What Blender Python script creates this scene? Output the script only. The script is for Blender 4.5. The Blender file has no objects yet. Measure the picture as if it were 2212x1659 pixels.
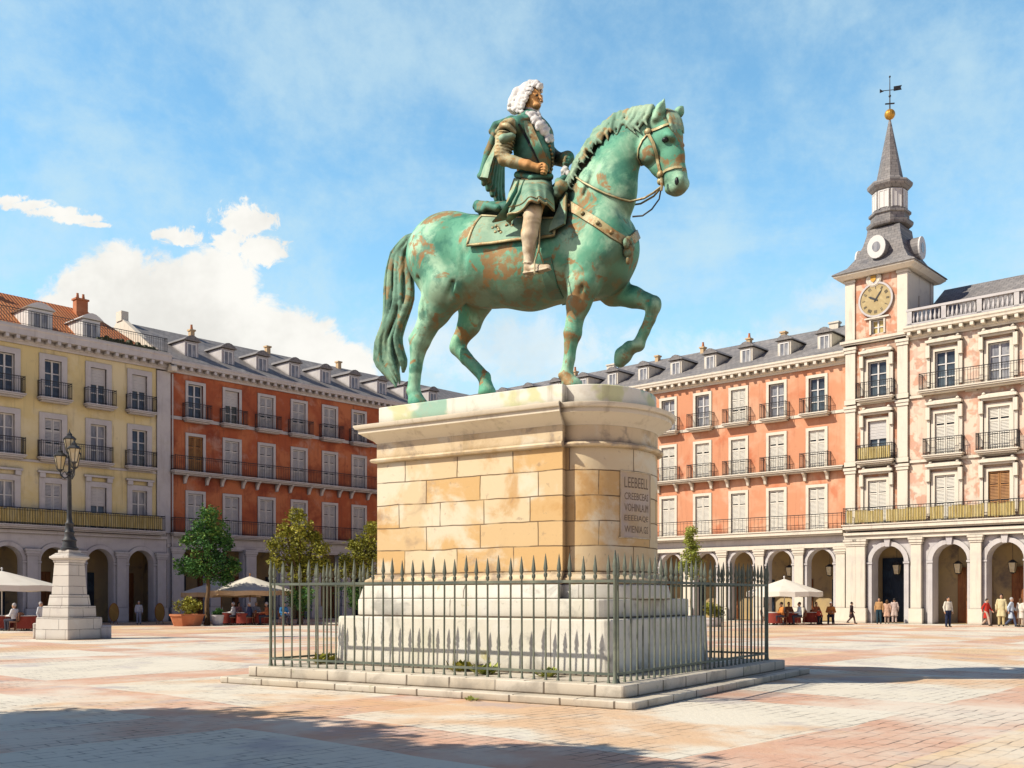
import bpy, bmesh, math, random
import numpy as np
from mathutils import Vector, Matrix
from mathutils.bvhtree import BVHTree

R = math.radians
PI = math.pi
scene = bpy.context.scene
COL = scene.collection
random.seed(7)

# ---------------------------------------------------------------- camera constants (survey of the place)
EYE, FOC, CX, HY = 1.65, 2200.0, 1106.0, 1290.0


def at(px, py, Y):
    return Vector(((px - CX) / FOC * Y, Y, EYE + (HY - py) / FOC * Y))


# ---------------------------------------------------------------- objects, labels
def props(o, label=None, cat=None, group=None, kind=None):
    if label: o['label'] = label
    if cat: o['category'] = cat
    if group: o['group'] = group
    if kind: o['kind'] = kind
    return o


def thing(name, label, cat, loc=(0, 0, 0), rz=0.0, group=None):
    o = bpy.data.objects.new(name, None)
    COL.objects.link(o)
    o.location = loc
    o.rotation_euler = (0, 0, rz)
    o.empty_display_size = 0.2
    return props(o, label, cat, group)


def put(name, mesh, parent=None, loc=(0, 0, 0), rz=0.0, scale=None):
    o = bpy.data.objects.new(name, mesh)
    COL.objects.link(o)
    if parent is not None:
        o.parent = parent
    o.location = loc
    o.rotation_euler = (0, 0, rz)
    if scale: o.scale = scale
    return o


def copy_tree(o, parent=None):
    c = o.copy()
    COL.objects.link(c)
    if parent is not None:
        c.parent = parent
    for ch in list(o.children):
        copy_tree(ch, c)
    return c


# ---------------------------------------------------------------- mesh builder
class MB:
    def __init__(s):
        s.v, s.f, s.mi = [], [], []
        s.uv = {}
        s.M = Matrix.Identity(4)
        s.k = 0

    def add(s, verts, faces, uvs=None):
        b = len(s.v)
        for p in verts:
            q = s.M @ Vector(p)
            s.v.append((q.x, q.y, q.z))
        for i, f in enumerate(faces):
            if uvs is not None:
                s.uv[len(s.f)] = uvs[i]
            s.f.append(tuple(b + j for j in f))
            s.mi.append(s.k)
        return s

    def box(s, x0, x1, y0, y1, z0, z1):
        v = [(x0, y0, z0), (x1, y0, z0), (x1, y1, z0), (x0, y1, z0), (x0, y0, z1), (x1, y0, z1), (x1, y1, z1), (x0, y1, z1)]
        return s.add(v, [(0, 3, 2, 1), (4, 5, 6, 7), (0, 1, 5, 4), (1, 2, 6, 5), (2, 3, 7, 6), (3, 0, 4, 7)])

    def cbox(s, c, sx, sy, sz):
        return s.box(c[0] - sx / 2, c[0] + sx / 2, c[1] - sy / 2, c[1] + sy / 2, c[2] - sz / 2, c[2] + sz / 2)

    def taper(s, c, w0, d0, w1, d1, z0, z1):
        x, y = c
        v = []
        for w, d, z in ((w0, d0, z0), (w1, d1, z1)):
            v += [(x - w / 2, y - d / 2, z), (x + w / 2, y - d / 2, z), (x + w / 2, y + d / 2, z), (x - w / 2, y + d / 2, z)]
        return s.add(v, [(0, 3, 2, 1), (4, 5, 6, 7), (0, 1, 5, 4), (1, 2, 6, 5), (2, 3, 7, 6), (3, 0, 4, 7)])

    def prism(s, poly, z0, z1, caps=True, top=None):
        """poly counter-clockwise seen from above; side faces carry uv = (perimeter length, z)"""
        n = len(poly)
        top = top or poly
        v = [(p[0], p[1], z0) for p in poly] + [(p[0], p[1], z1) for p in top]
        f, uv, L = [], [], 0.0
        for i in range(n):
            j = (i + 1) % n
            d = math.hypot(poly[j][0] - poly[i][0], poly[j][1] - poly[i][1])
            f.append((i, j, n + j, n + i))
            uv.append([(L, z0), (L + d, z0), (L + d, z1), (L, z1)])
            L += d
        if caps:
            f.append(tuple(range(n - 1, -1, -1)))
            uv.append([(poly[i][0], poly[i][1]) for i in range(n - 1, -1, -1)])
            f.append(tuple(range(n, 2 * n)))
            uv.append([(p[0], p[1]) for p in top])
        return s.add(v, f, uv)

    def rings(s, rings, cap=True):
        """list of equal-length closed rings of points"""
        n = len(rings[0])
        v, f = [], []
        for r in rings:
            v += [tuple(p) for p in r]
        for k in range(len(rings) - 1):
            for i in range(n):
                j = (i + 1) % n
                f.append((k * n + i, k * n + j, (k + 1) * n + j, (k + 1) * n + i))
        if cap:
            f.append(tuple(range(n - 1, -1, -1)))
            b = (len(rings) - 1) * n
            f.append(tuple(range(b, b + n)))
        return s.add(v, f)

    def lathe(s, prof, c=(0, 0, 0), seg=16, cap=True):
        return s.rings([[(c[0] + r * math.cos(2 * PI * i / seg), c[1] + r * math.sin(2 * PI * i / seg), c[2] + z) for i in range(seg)] for r, z in prof], cap)

    def tube(s, pts, r, seg=8, flat=1.0, up=None):
        pts = [Vector(p) for p in pts]
        n = len(pts)
        rr = r if isinstance(r, (list, tuple)) else [r] * n
        prev = Vector(up) if up is not None else None
        rings = []
        for i in range(n):
            t = (pts[min(i + 1, n - 1)] - pts[max(i - 1, 0)])
            if t.length < 1e-9: t = Vector((0, 0, 1))
            t.normalize()
            if prev is None:
                prev = Vector((0, 0, 1)) if abs(t.z) < 0.9 else Vector((1, 0, 0))
            a = prev - t * prev.dot(t)
            if a.length < 1e-6:
                a = t.orthogonal()
            a.normalize()
            if up is None: prev = a
            b = t.cross(a)
            rings.append([pts[i] + a * (math.cos(2 * PI * k / seg) * rr[i]) + b * (math.sin(2 * PI * k / seg) * rr[i] * flat) for k in range(seg)])
        return s.rings(rings)

    def sweep_x(s, prof, x0, x1):
        """profile in (y,z) swept along x, clockwise or not; closed"""
        n = len(prof)
        v = [(x0, p[0], p[1]) for p in prof] + [(x1, p[0], p[1]) for p in prof]
        f = [(i, n + i, n + (i + 1) % n, (i + 1) % n) for i in range(n)]
        f += [tuple(range(n)), tuple(range(2 * n - 1, n - 1, -1))]
        return s.add(v, f)

    def ball(s, c, rx, ry=None, rz=None, seg=12, ring=8):
        ry = ry or rx
        rz = rz or rx
        prof = []
        rings = []
        for k in range(ring + 1):
            th = -PI / 2 + PI * k / ring
            cr = max(math.cos(th), 0.02)
            rings.append([(c[0] + rx * cr * math.cos(2 * PI * i / seg), c[1] + ry * cr * math.sin(2 * PI * i / seg), c[2] + rz * math.sin(th)) for i in range(seg)])
        return s.rings(rings)

    def mesh(s, name, mats, smooth=None, recalc=True):
        me = bpy.data.meshes.new(name)
        me.from_pydata(s.v, [], s.f)
        for m in (mats if isinstance(mats, (list, tuple)) else [mats]):
            me.materials.append(m)
        for i, p in enumerate(me.polygons):
            p.material_index = s.mi[i]
        if s.uv:
            l = me.uv_layers.new(name='map')
            for i, p in enumerate(me.polygons):
                u = s.uv.get(i)
                if u:
                    for j, li in enumerate(p.loop_indices):
                        l.data[li].uv = u[j]
        if recalc:
            bm = bmesh.new()
            bm.from_mesh(me)
            bmesh.ops.recalc_face_normals(bm, faces=bm.faces)
            bm.to_mesh(me)
            bm.free()
        if smooth is not None:
            me.polygons.foreach_set('use_smooth', [True] * len(me.polygons))
            if smooth < 179:
                me.set_sharp_from_angle(angle=R(smooth))
        me.update()
        return me

    def obj(s, name, mats, parent=None, smooth=None, bevel=0.0, loc=(0, 0, 0), rz=0.0, recalc=True):
        o = put(name, s.mesh(name, mats, smooth, recalc), parent, loc, rz)
        if bevel:
            bv = o.modifiers.new('edge', 'BEVEL')
            bv.width = bevel
            bv.segments = 2
            bv.limit_method = 'ANGLE'
            bv.angle_limit = R(40)
        return o


# ---------------------------------------------------------------- node materials
def srgb(r, g, b):
    f = lambda c: (c / 255 / 12.92) if c <= 10 else ((c / 255 + 0.055) / 1.055) ** 2.4
    return (f(r), f(g), f(b), 1.0)


class NT:
    def __init__(s, tree):
        s.t = tree

    def n(s, typ, **kw):
        n = s.t.nodes.new(typ)
        for k, v in kw.items():
            if k.startswith('i_'):
                n.inputs[k[2:].replace('_', ' ')].default_value = v
            else:
                setattr(n, k, v)
        return n

    def l(s, a, b):
        s.t.links.new(a, b)

    def math(s, op, a, b=None, c=None, clamp=False):
        n = s.t.nodes.new('ShaderNodeMath')
        n.operation = op
        n.use_clamp = clamp
        for i, x in enumerate((a, b, c)):
            if x is None: continue
            if isinstance(x, (int, float)): n.inputs[i].default_value = x
            else: s.l(x, n.inputs[i])
        return n.outputs[0]

    def mix(s, fac, a, b, mode='MIX'):
        n = s.t.nodes.new('ShaderNodeMix')
        n.data_type = 'RGBA'
        n.blend_type = mode
        for key, x in ((0, fac), (6, a), (7, b)):
            if isinstance(x, (int, float, tuple)): n.inputs[key].default_value = x
            else: s.l(x, n.inputs[key])
        return n.outputs[2]

    def remap(s, x, a, b, c=0.0, d=1.0):
        n = s.t.nodes.new('ShaderNodeMapRange')
        n.interpolation_type = 'SMOOTHSTEP'
        s.l(x, n.inputs[0])
        for i, q in enumerate((a, b, c, d)): n.inputs[i + 1].default_value = q
        return n.outputs[0]

    def noise(s, vec, scale, detail=4.0, rough=0.55, dist=0.0):
        n = s.t.nodes.new('ShaderNodeTexNoise')
        n.inputs['Scale'].default_value = scale
        n.inputs['Detail'].default_value = detail
        n.inputs['Roughness'].default_value = rough
        n.inputs['Distortion'].default_value = dist
        s.l(vec, n.inputs['Vector'])
        return n.outputs['Fac']


def mat(name, base, layers=(), rough=0.85, metal=0.0, bump=None, coord='Object', spec=0.3, stretch=None, extra=None, crease_shade=None, streak=None):
    """layers: (colour, noise scale, lo, hi, strength[, detail]) blotches mixed over the base one after another"""
    m = bpy.data.materials.new(name)
    m.use_nodes = True
    t = m.node_tree
    g = NT(t)
    p = t.nodes['Principled BSDF']
    tc = g.n('ShaderNodeTexCoord')
    vec = tc.outputs[coord]
    if stretch:
        mp = g.n('ShaderNodeMapping')
        mp.inputs['Scale'].default_value = stretch
        g.l(vec, mp.inputs['Vector'])
        vec = mp.outputs['Vector']
    c = base
    for k, L in enumerate(layers):
        off = g.n('ShaderNodeMapping')
        off.inputs['Location'].default_value = (k * 13.1 + 3, k * 7.7, k * 5.3)
        g.l(vec, off.inputs['Vector'])
        f = g.noise(off.outputs['Vector'], L[1], L[5] if len(L) > 5 else 5.0, 0.6, 0.3)
        f = g.remap(f, L[2], L[3])
        f = g.math('MULTIPLY', f, L[4])
        c = g.mix(f, c, L[0])
    if streak:                       # rain runs: noise drawn out down the wall
        mp2 = g.n('ShaderNodeMapping')
        mp2.inputs['Scale'].default_value = (2.6, 2.6, .22)
        g.l(vec, mp2.inputs['Vector'])
        f = g.remap(g.noise(mp2.outputs['Vector'], 1.3, 6, .65, .2), .52, .74)
        c = g.mix(g.math('MULTIPLY', f, streak[1]), c, streak[0])
    if extra:
        c = extra(g, vec, c, p)
    if crease_shade:                         # occlusion shade painted into the colour of corners and recesses
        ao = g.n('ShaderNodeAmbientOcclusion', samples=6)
        ao.inputs['Distance'].default_value = crease_shade[0]
        f = g.math('MULTIPLY', g.remap(ao.outputs['AO'], .30, .88, 1.0, 0.0), crease_shade[1])
        c = g.mix(f, c, crease_shade[2])
    if isinstance(c, tuple): p.inputs['Base Color'].default_value = c
    else: g.l(c, p.inputs['Base Color'])
    p.inputs['Roughness'].default_value = rough
    p.inputs['Metallic'].default_value = metal
    p.inputs['Specular IOR Level'].default_value = spec
    if bump:
        b = g.n('ShaderNodeBump')
        b.inputs['Strength'].default_value = bump[1]
        b.inputs['Distance'].default_value = bump[2] if len(bump) > 2 else 0.02
        g.l(g.noise(vec, bump[0], 6.0, 0.6), b.inputs['Height'])
        g.l(b.outputs[0], p.inputs['Normal'])
    return m


# ---------------------------------------------------------------- signed-distance sculpting (numpy surface nets)
def smin(a, b, k):
    h = np.clip(0.5 + 0.5 * (b - a) / k, 0, 1)
    return b + (a - b) * h - k * h * (1 - h)


class Sculpt:
    """queue tapered capsules and ellipsoids, then blend them on a grid sized to fit"""

    def __init__(s, h):
        s.h = h
        s.q = []

    def _alloc(s):
        lo, hi = np.full(3, 1e9), np.full(3, -1e9)
        for kind, a in s.q:
            if a['op'] != 'add': continue
            if kind == 'cap':
                p, q = np.array(a['p'], float), np.array(a['q'], float)
                m = np.array([1, max(1, a['ls']), 1]) * max(a['r0'], a['r1'])
                lo, hi = np.minimum(lo, np.minimum(p, q) - m), np.maximum(hi, np.maximum(p, q) + m)
            else:
                c, m = np.array(a['c'], float), max(a['r'])
                lo, hi = np.minimum(lo, c - m), np.maximum(hi, c + m)
        s.lo, hi = lo - 4 * s.h - .03, hi + 4 * s.h + .03
        h = s.h
        s.n = np.ceil((np.array(hi, float) - s.lo) / h).astype(int) + 1
        s.d = np.full(tuple(s.n), 1e3, np.float32)

    def _window(s, lo, hi):
        i0 = np.clip(np.floor((np.array(lo) - s.lo) / s.h).astype(int), 0, s.n - 1)
        i1 = np.clip(np.ceil((np.array(hi) - s.lo) / s.h).astype(int) + 1, 1, s.n)
        sl = tuple(slice(a, b) for a, b in zip(i0, i1))
        ax = [s.lo[k] + s.h * np.arange(i0[k], i1[k]) for k in range(3)]
        return sl, np.meshgrid(*ax, indexing='ij', sparse=True)

    def _put(s, sl, d, k, op):
        cur = s.d[sl]
        if op == 'add': s.d[sl] = smin(cur, d, k) if k > 0 else np.minimum(cur, d)
        elif op == 'cut': s.d[sl] = -smin(-cur, d, k) if k > 0 else np.maximum(cur, -d)

    def cap(s, p, q, r0, r1, k=0.05, ls=1.0, op='add'):
        s.q.append(('cap', dict(p=p, q=q, r0=r0, r1=r1, k=k, ls=ls, op=op)))

    def ell(s, c, r, k=0.05, rot=0.0, op='add', yaw=0.0):
        s.q.append(('ell', dict(c=c, r=r, k=k, rot=rot, op=op, yaw=yaw)))

    def _cap(s, p, q, r0, r1, k, ls, op):
        """tapered capsule; ls squeezes it along y"""
        p, q = np.array(p, float), np.array(q, float)
        m = max(r0, r1) * max(1, ls) + k * 1.5 + 3 * s.h
        lo, hi = np.minimum(p, q) - m, np.maximum(p, q) + m
        if np.any(hi < s.lo): return
        sl, (X, Y, Z) = s._window(lo, hi)
        sc = np.array([1, 1 / ls, 1])
        P, Q = p * sc, q * sc
        ba = Q - P
        L = max(float(ba @ ba), 1e-9)
        ax, ay, az = X - P[0], Y / ls - P[1], Z - P[2]
        t = np.clip((ax * ba[0] + ay * ba[1] + az * ba[2]) / L, 0, 1)
        d = np.sqrt((ax - ba[0] * t) ** 2 + (ay - ba[1] * t) ** 2 + (az - ba[2] * t) ** 2) - (r0 + (r1 - r0) * t)
        if ls < 1: d = d * (0.5 + 0.5 * ls)
        s._put(sl, d.astype(np.float32), k, op)

    def chain(s, pts, rad, k=0.05, ls=1.0, op='add'):
        for i in range(len(pts) - 1):
            s.cap(pts[i], pts[i + 1], rad[i], rad[i + 1], k, ls, op)

    def _ell(s, c, r, k, rot, op, yaw):
        """ellipsoid, rotated in the x-z plane by rot and about z by yaw"""
        c, r = np.array(c, float), np.array(r, float)
        m = r.max() + k * 1.5 + 3 * s.h
        sl, (X, Y, Z) = s._window(c - m, c + m)
        x, y, z = X - c[0], Y - c[1], Z - c[2]
        if yaw:
            x, y = x * math.cos(yaw) + y * math.sin(yaw), -x * math.sin(yaw) + y * math.cos(yaw)
        if rot:
            x, z = x * math.cos(rot) + z * math.sin(rot), -x * math.sin(rot) + z * math.cos(rot)
        k0 = np.maximum(np.sqrt((x / r[0]) ** 2 + (y / r[1]) ** 2 + (z / r[2]) ** 2), .02)
        k1 = np.sqrt((x / r[0] ** 2) ** 2 + (y / r[1] ** 2) ** 2 + (z / r[2] ** 2) ** 2) + .02 / r.max()
        s._put(sl, (k0 * (k0 - 1) / k1).astype(np.float32), k, op)

    def extract(s):
        s._alloc()
        for kind, a in s.q:
            (s._cap if kind == 'cap' else s._ell)(**a)
        d = s.d
        d[0], d[-1] = 1e2, 1e2
        d[:, 0], d[:, -1] = 1e2, 1e2
        d[:, :, 0], d[:, :, -1] = 1e2, 1e2
        ins = d < 0
        nx, ny, nz = d.shape
        c = [(i, j, k) for i in (0, 1) for j in (0, 1) for k in (0, 1)]
        sub = lambda a, i, j, k: a[i:nx - 1 + i, j:ny - 1 + j, k:nz - 1 + k]
        cnt = sum(sub(ins, *q).astype(np.int8) for q in c)
        act = (cnt > 0) & (cnt < 8)
        idx = np.argwhere(act)
        vid = np.full(act.shape, -1, np.int64)
        vid[act] = np.arange(len(idx))
        cv = np.stack([sub(d, *q)[act] for q in c], 1)
        acc = np.zeros((len(idx), 3))
        num = np.zeros(len(idx))
        for a in range(8):
            for b in range(a + 1, 8):
                if sum(abs(c[a][m] - c[b][m]) for m in range(3)) != 1: continue
                da, db = cv[:, a], cv[:, b]
                x = (da < 0) != (db < 0)
                t = np.where(x, da / np.where(x, da - db, 1), 0)
                pa, pb = np.array(c[a], float), np.array(c[b], float)
                acc += np.where(x[:, None], pa + (pb - pa) * t[:, None], 0)
                num += x
        verts = s.lo + s.h * (idx + acc / np.maximum(num, 1)[:, None])
        faces = []
        for axis in range(3):
            o1, o2 = [(1, 2), (2, 0), (0, 1)][axis]
            n = list(d.shape)
            sl0 = [slice(1, n[m] - 1) for m in range(3)]
            sl0[axis] = slice(0, n[axis] - 1)
            sl1 = list(sl0)
            sl1[axis] = slice(1, n[axis])
            a, b = ins[tuple(sl0)], ins[tuple(sl1)]
            for flip, mask in ((False, a & ~b), (True, ~a & b)):
                e = np.argwhere(mask)
                if len(e) == 0: continue
                e = e + np.array([0 if m == axis else 1 for m in range(3)])
                q = []
                for u, w in ((-1, -1), (0, -1), (0, 0), (-1, 0)):
                    cc = e.copy()
                    cc[:, o1] += u
                    cc[:, o2] += w
                    q.append(vid[cc[:, 0], cc[:, 1], cc[:, 2]])
                q = np.stack(q, 1)
                if flip: q = q[:, ::-1]
                faces.append(q)
        return verts, np.concatenate(faces)

    def mesh(s, name, m, relax=2):
        v, f = s.extract()
        if relax:
            e = np.concatenate([f[:, [0, 1]], f[:, [1, 2]], f[:, [2, 3]], f[:, [3, 0]]])
            for _ in range(relax):
                a = np.zeros_like(v)
                n = np.zeros(len(v))
                np.add.at(a, e[:, 0], v[e[:, 1]])
                np.add.at(n, e[:, 0], 1)
                np.add.at(a, e[:, 1], v[e[:, 0]])
                np.add.at(n, e[:, 1], 1)
                v = v * 0.5 + 0.5 * a / np.maximum(n, 1)[:, None]
        me = bpy.data.meshes.new(name)
        me.from_pydata(v.tolist(), [], f.tolist())
        me.materials.append(m)
        me.polygons.foreach_set('use_smooth', [True] * len(me.polygons))
        me.update()
        return me
# ================================================================ materials
M = {}
CREAM = (0.80, 0.72, 0.56, 1)
M['granite'] = mat('pale_granite', (0.62, 0.57, 0.48, 1), [((0.46, 0.40, 0.30, 1), 0.9, .45, .75, .6), ((0.70, 0.68, 0.62, 1), 2.2, .5, .7, .6), ((0.30, 0.30, 0.20, 1), 1.3, .62, .8, .5)], bump=(30, .25, .01))
M['trim'] = mat('grey_stone_trim', (0.62, 0.59, 0.57, 1), [((0.46, 0.43, 0.43, 1), 1.4, .4, .75, .6), ((0.60, 0.57, 0.50, 1), 4, .5, .7, .5)], bump=(20, .25, .01), crease_shade=(.30, .8, (0.09, 0.075, 0.065, 1)), streak=((0.40, 0.35, 0.31, 1), .45))
M['trim_white'] = mat('pale_stone_trim', (0.78, 0.71, 0.58, 1), [((0.52, 0.46, 0.38, 1), 1.2, .5, .8, .55), ((0.74, 0.69, 0.58, 1), 3, .5, .7, .5)], bump=(20, .25, .01), crease_shade=(.30, .8, (0.09, 0.075, 0.065, 1)), streak=((0.40, 0.35, 0.31, 1), .45))
M['arcade_grey'] = mat('grey_arcade_stone', (0.62, 0.59, 0.57, 1), [((0.46, 0.43, 0.44, 1), .7, .42, .75, .7), ((0.55, 0.52, 0.46, 1), 2.4, .5, .7, .5)], bump=(12, .3, .015), crease_shade=(.30, .8, (0.09, 0.075, 0.065, 1)), streak=((0.40, 0.35, 0.31, 1), .45))
M['arcade_pale'] = mat('pale_arcade_stone', (0.76, 0.69, 0.56, 1), [((0.60, 0.54, 0.48, 1), .7, .45, .75, .7), ((0.74, 0.70, 0.60, 1), 2.4, .5, .7, .5)], bump=(12, .3, .015), crease_shade=(.30, .8, (0.09, 0.075, 0.065, 1)), streak=((0.40, 0.35, 0.31, 1), .45))
M['ochre'] = mat('ochre_stucco', (0.76, 0.62, 0.30, 1), [((0.82, 0.71, 0.44, 1), .30, .44, .60, .85), ((0.60, 0.48, 0.24, 1), .40, .53, .70, .7), ((0.50, 0.45, 0.36, 1), .6, .57, .74, .6), ((0.42, 0.34, 0.2, 1), 2.2, .6, .8, .4)], bump=(25, .2, .01), crease_shade=(.5, .75, (0.16, 0.12, 0.07, 1)), streak=((0.32, 0.26, 0.16, 1), .5))
M['brick_red'] = mat('brick_red_stucco', (0.44, 0.115, 0.048, 1), [((0.58, 0.20, 0.085, 1), .30, .45, .60, .9), ((0.26, 0.058, 0.03, 1), .38, .50, .66, .85), ((0.54, 0.32, 0.24, 1), .55, .56, .72, .7), ((0.24, 0.07, 0.05, 1), 2.2, .56, .75, .5)], bump=(25, .2, .01), crease_shade=(.5, .8, (0.06, 0.025, 0.02, 1)), streak=((0.15, 0.05, 0.035, 1), .6))
M['orange'] = mat('orange_stucco', (0.68, 0.31, 0.17, 1), [((0.74, 0.43, 0.27, 1), .30, .44, .60, .9), ((0.60, 0.18, 0.08, 1), .40, .54, .68, .75), ((0.70, 0.44, 0.30, 1), .7, .58, .72, .6), ((0.46, 0.16, 0.08, 1), 2.2, .6, .78, .4)], bump=(25, .2, .01), crease_shade=(.5, .75, (0.20, 0.06, 0.03, 1)), streak=((0.42, 0.15, 0.08, 1), .45))
M['fresco'] = mat('painted_fresco', (0.78, 0.62, 0.48, 1), [((0.66, 0.34, 0.22, 1), .95, .50, .57, .8, 3), ((0.78, 0.70, 0.56, 1), 1.1, .52, .60, .75, 2), ((0.50, 0.32, 0.24, 1), 2.0, .58, .64, .55, 2), ((0.64, 0.40, 0.30, 1), 1.5, .55, .6, .5, 1)], bump=(25, .15, .01), crease_shade=(.5, .8, (0.20, 0.13, 0.09, 1)), streak=((0.42, 0.30, 0.22, 1), .5))
M['fresco_deep'] = mat('painted_fresco_deep', (0.72, 0.50, 0.36, 1), [((0.64, 0.27, 0.15, 1), 1.2, .46, .54, .8, 2), ((0.76, 0.60, 0.44, 1), 1.4, .52, .6, .8, 2), ((0.48, 0.22, 0.14, 1), 2.6, .6, .66, .5, 2)], bump=(25, .15, .01), crease_shade=(.5, .8, (0.20, 0.10, 0.06, 1)), streak=((0.44, 0.22, 0.14, 1), .5))
def slates(g, vec, c, p):
    sp = g.n('ShaderNodeSeparateXYZ')
    g.l(vec, sp.inputs[0])
    cv = g.n('ShaderNodeCombineXYZ')
    g.l(sp.outputs[0], cv.inputs[0])
    g.l(g.math('MULTIPLY', sp.outputs[2], 1.9), cv.inputs[1])
    br = g.n('ShaderNodeTexBrick', offset=.5)
    br.inputs['Scale'].default_value = 1
    br.inputs['Brick Width'].default_value = .42
    br.inputs['Row Height'].default_value = .34
    br.inputs['Mortar Size'].default_value = .018
    br.inputs['Color1'].default_value = (.75, .75, .75, 1)
    br.inputs['Color2'].default_value = (1.15, 1.12, 1.1, 1)
    br.inputs['Mortar'].default_value = (.35, .35, .38, 1)
    g.l(cv.outputs[0], br.inputs['Vector'])
    return g.mix(.75, c, g.mix(1.0, c, br.outputs['Color'], 'MULTIPLY'))


M['slate'] = mat('grey_slate', (0.26, 0.245, 0.235, 1), [((0.35, 0.33, 0.31, 1), .4, .4, .7, .8), ((0.13, 0.135, 0.16, 1), .8, .5, .75, .7), ((0.28, 0.25, 0.22, 1), 4, .55, .75, .4)], rough=.7, bump=(14, .4, .02), extra=slates, streak=((0.12, 0.11, 0.11, 1), .5))
M['slate_blue'] = mat('blue_slate', (0.10, 0.13, 0.18, 1), [((0.16, 0.18, 0.22, 1), .5, .4, .7, .7), ((0.06, 0.08, 0.12, 1), 1.2, .5, .75, .6)], rough=.65, bump=(14, .4, .02), extra=slates, streak=((0.12, 0.11, 0.11, 1), .5))


def tiles(g, vec, c, p):
    w = g.n('ShaderNodeTexWave', wave_type='BANDS', bands_direction='X')
    w.inputs['Scale'].default_value = 1.4
    w.inputs['Distortion'].default_value = .6
    g.l(vec, w.inputs['Vector'])
    b = g.n('ShaderNodeBump')
    b.inputs['Strength'].default_value = .8
    b.inputs['Distance'].default_value = .06
    g.l(w.outputs['Fac'], b.inputs['Height'])
    g.l(b.outputs[0], p.inputs['Normal'])
    return g.mix(g.math('MULTIPLY', w.outputs['Fac'], .25), c, (0.30, 0.08, 0.03, 1))


M['tile'] = mat('orange_roof_tile', (0.58, 0.20, 0.07, 1), [((0.68, 0.29, 0.11, 1), .5, .4, .7, .7), ((0.36, 0.11, 0.05, 1), .9, .52, .75, .7), ((0.5, 0.26, 0.14, 1), 5, .5, .7, .5)], extra=tiles)
M['white_paint'] = mat('white_paint', (0.72, 0.70, 0.66, 1), [((0.55, 0.53, 0.50, 1), 1.5, .5, .8, .5)], rough=.6)
M['shutter'] = mat('pale_shutter_paint', (0.62, 0.60, 0.57, 1), [((0.45, 0.44, 0.43, 1), 2.2, .45, .75, .6), ((0.70, 0.66, 0.58, 1), 5, .5, .7, .4)], rough=.65)
M['shutter_cream'] = mat('cream_shutter_paint', (0.74, 0.70, 0.60, 1), [((0.56, 0.52, 0.46, 1), 2.2, .5, .75, .5)], rough=.65)
M['wood'] = mat('brown_door_wood', (0.24, 0.085, 0.028, 1), [((0.36, 0.15, 0.05, 1), 1.2, .4, .7, .8), ((0.08, 0.03, 0.015, 1), 2.0, .5, .75, .6)], rough=.6, stretch=(3, 3, .5), bump=(8, .3, .02))
M['wood_light'] = mat('honey_wood', (0.40, 0.20, 0.07, 1), [((0.26, 0.11, 0.04, 1), 1.2, .45, .7, .7)], rough=.6, stretch=(3, 3, .6))
M['glass'] = mat('dark_window_glass', (0.045, 0.06, 0.07, 1), [((0.12, 0.16, 0.18, 1), .6, .45, .7, .7), ((0.02, 0.02, 0.02, 1), 1.4, .5, .7, .6)], rough=.08, spec=.6)
M['curtain_glass'] = mat('curtained_window_glass', (0.36, 0.36, 0.37, 1), [((0.16, 0.17, 0.19, 1), .8, .42, .62, .8), ((0.55, 0.54, 0.5, 1), 1.7, .5, .7, .7)], rough=.15, spec=.5, stretch=(3, 1, .6))
M['iron'] = mat('black_wrought_iron', (0.03, 0.032, 0.035, 1), [((0.09, 0.085, 0.08, 1), 3, .45, .75, .6)], rough=.55, spec=.4)
M['fence_iron'] = mat('green_grey_fence_iron', (0.10, 0.12, 0.095, 1), [((0.26, 0.28, 0.20, 1), 1.1, .42, .7, .8), ((0.03, 0.04, 0.045, 1), 2.2, .5, .75, .7), ((0.16, 0.10, 0.05, 1), 6, .58, .75, .6)], rough=.6, bump=(40, .3, .004))
M['reed'] = mat('golden_reed_screen', (0.52, 0.40, 0.14, 1), [((0.66, 0.56, 0.28, 1), 2.5, .42, .65, .8), ((0.32, 0.22, 0.06, 1), 3.5, .5, .7, .8)], stretch=(3, 1, .3))
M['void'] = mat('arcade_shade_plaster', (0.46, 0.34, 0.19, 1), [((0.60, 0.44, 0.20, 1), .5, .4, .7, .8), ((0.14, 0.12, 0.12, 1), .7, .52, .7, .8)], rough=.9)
M['dark_door'] = mat('dark_blue_door', (0.018, 0.03, 0.05, 1), [((0.05, 0.09, 0.14, 1), .7, .45, .7, .8), ((0.01, 0.01, 0.012, 1), 1.4, .5, .7, .6)], rough=.5)
M['gold'] = mat('gilded_metal', (0.62, 0.34, 0.06, 1), [((0.40, 0.18, 0.03, 1), 2, .45, .7, .7)], rough=.38, metal=.55)
M['clock'] = mat('old_gold_dial', (0.48, 0.37, 0.18, 1), [((0.38, 0.28, 0.12, 1), 1.5, .45, .7, .7), ((0.72, 0.60, 0.32, 1), 3, .5, .7, .6)], rough=.6)
M['canvas'] = mat('cream_canvas', (0.80, 0.75, 0.64, 1), [((0.66, 0.58, 0.46, 1), .8, .5, .75, .5)], rough=.9)
M['canvas_tan'] = mat('tan_canvas', (0.62, 0.42, 0.22, 1), [((0.70, 0.52, 0.32, 1), 1.2, .45, .7, .6)], rough=.9)
M['terracotta'] = mat('terracotta_clay', (0.50, 0.18, 0.08, 1), [((0.62, 0.28, 0.14, 1), 1.2, .4, .7, .7), ((0.34, 0.11, 0.05, 1), 2.0, .5, .75, .6)], bump=(18, .2, .01))
M['bark'] = mat('tree_bark', (0.16, 0.10, 0.05, 1), [((0.26, 0.17, 0.08, 1), 3, .45, .7, .7), ((0.07, 0.045, 0.03, 1), 5, .5, .7, .6)], stretch=(3, 3, .6), bump=(8, .5, .03))


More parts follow.
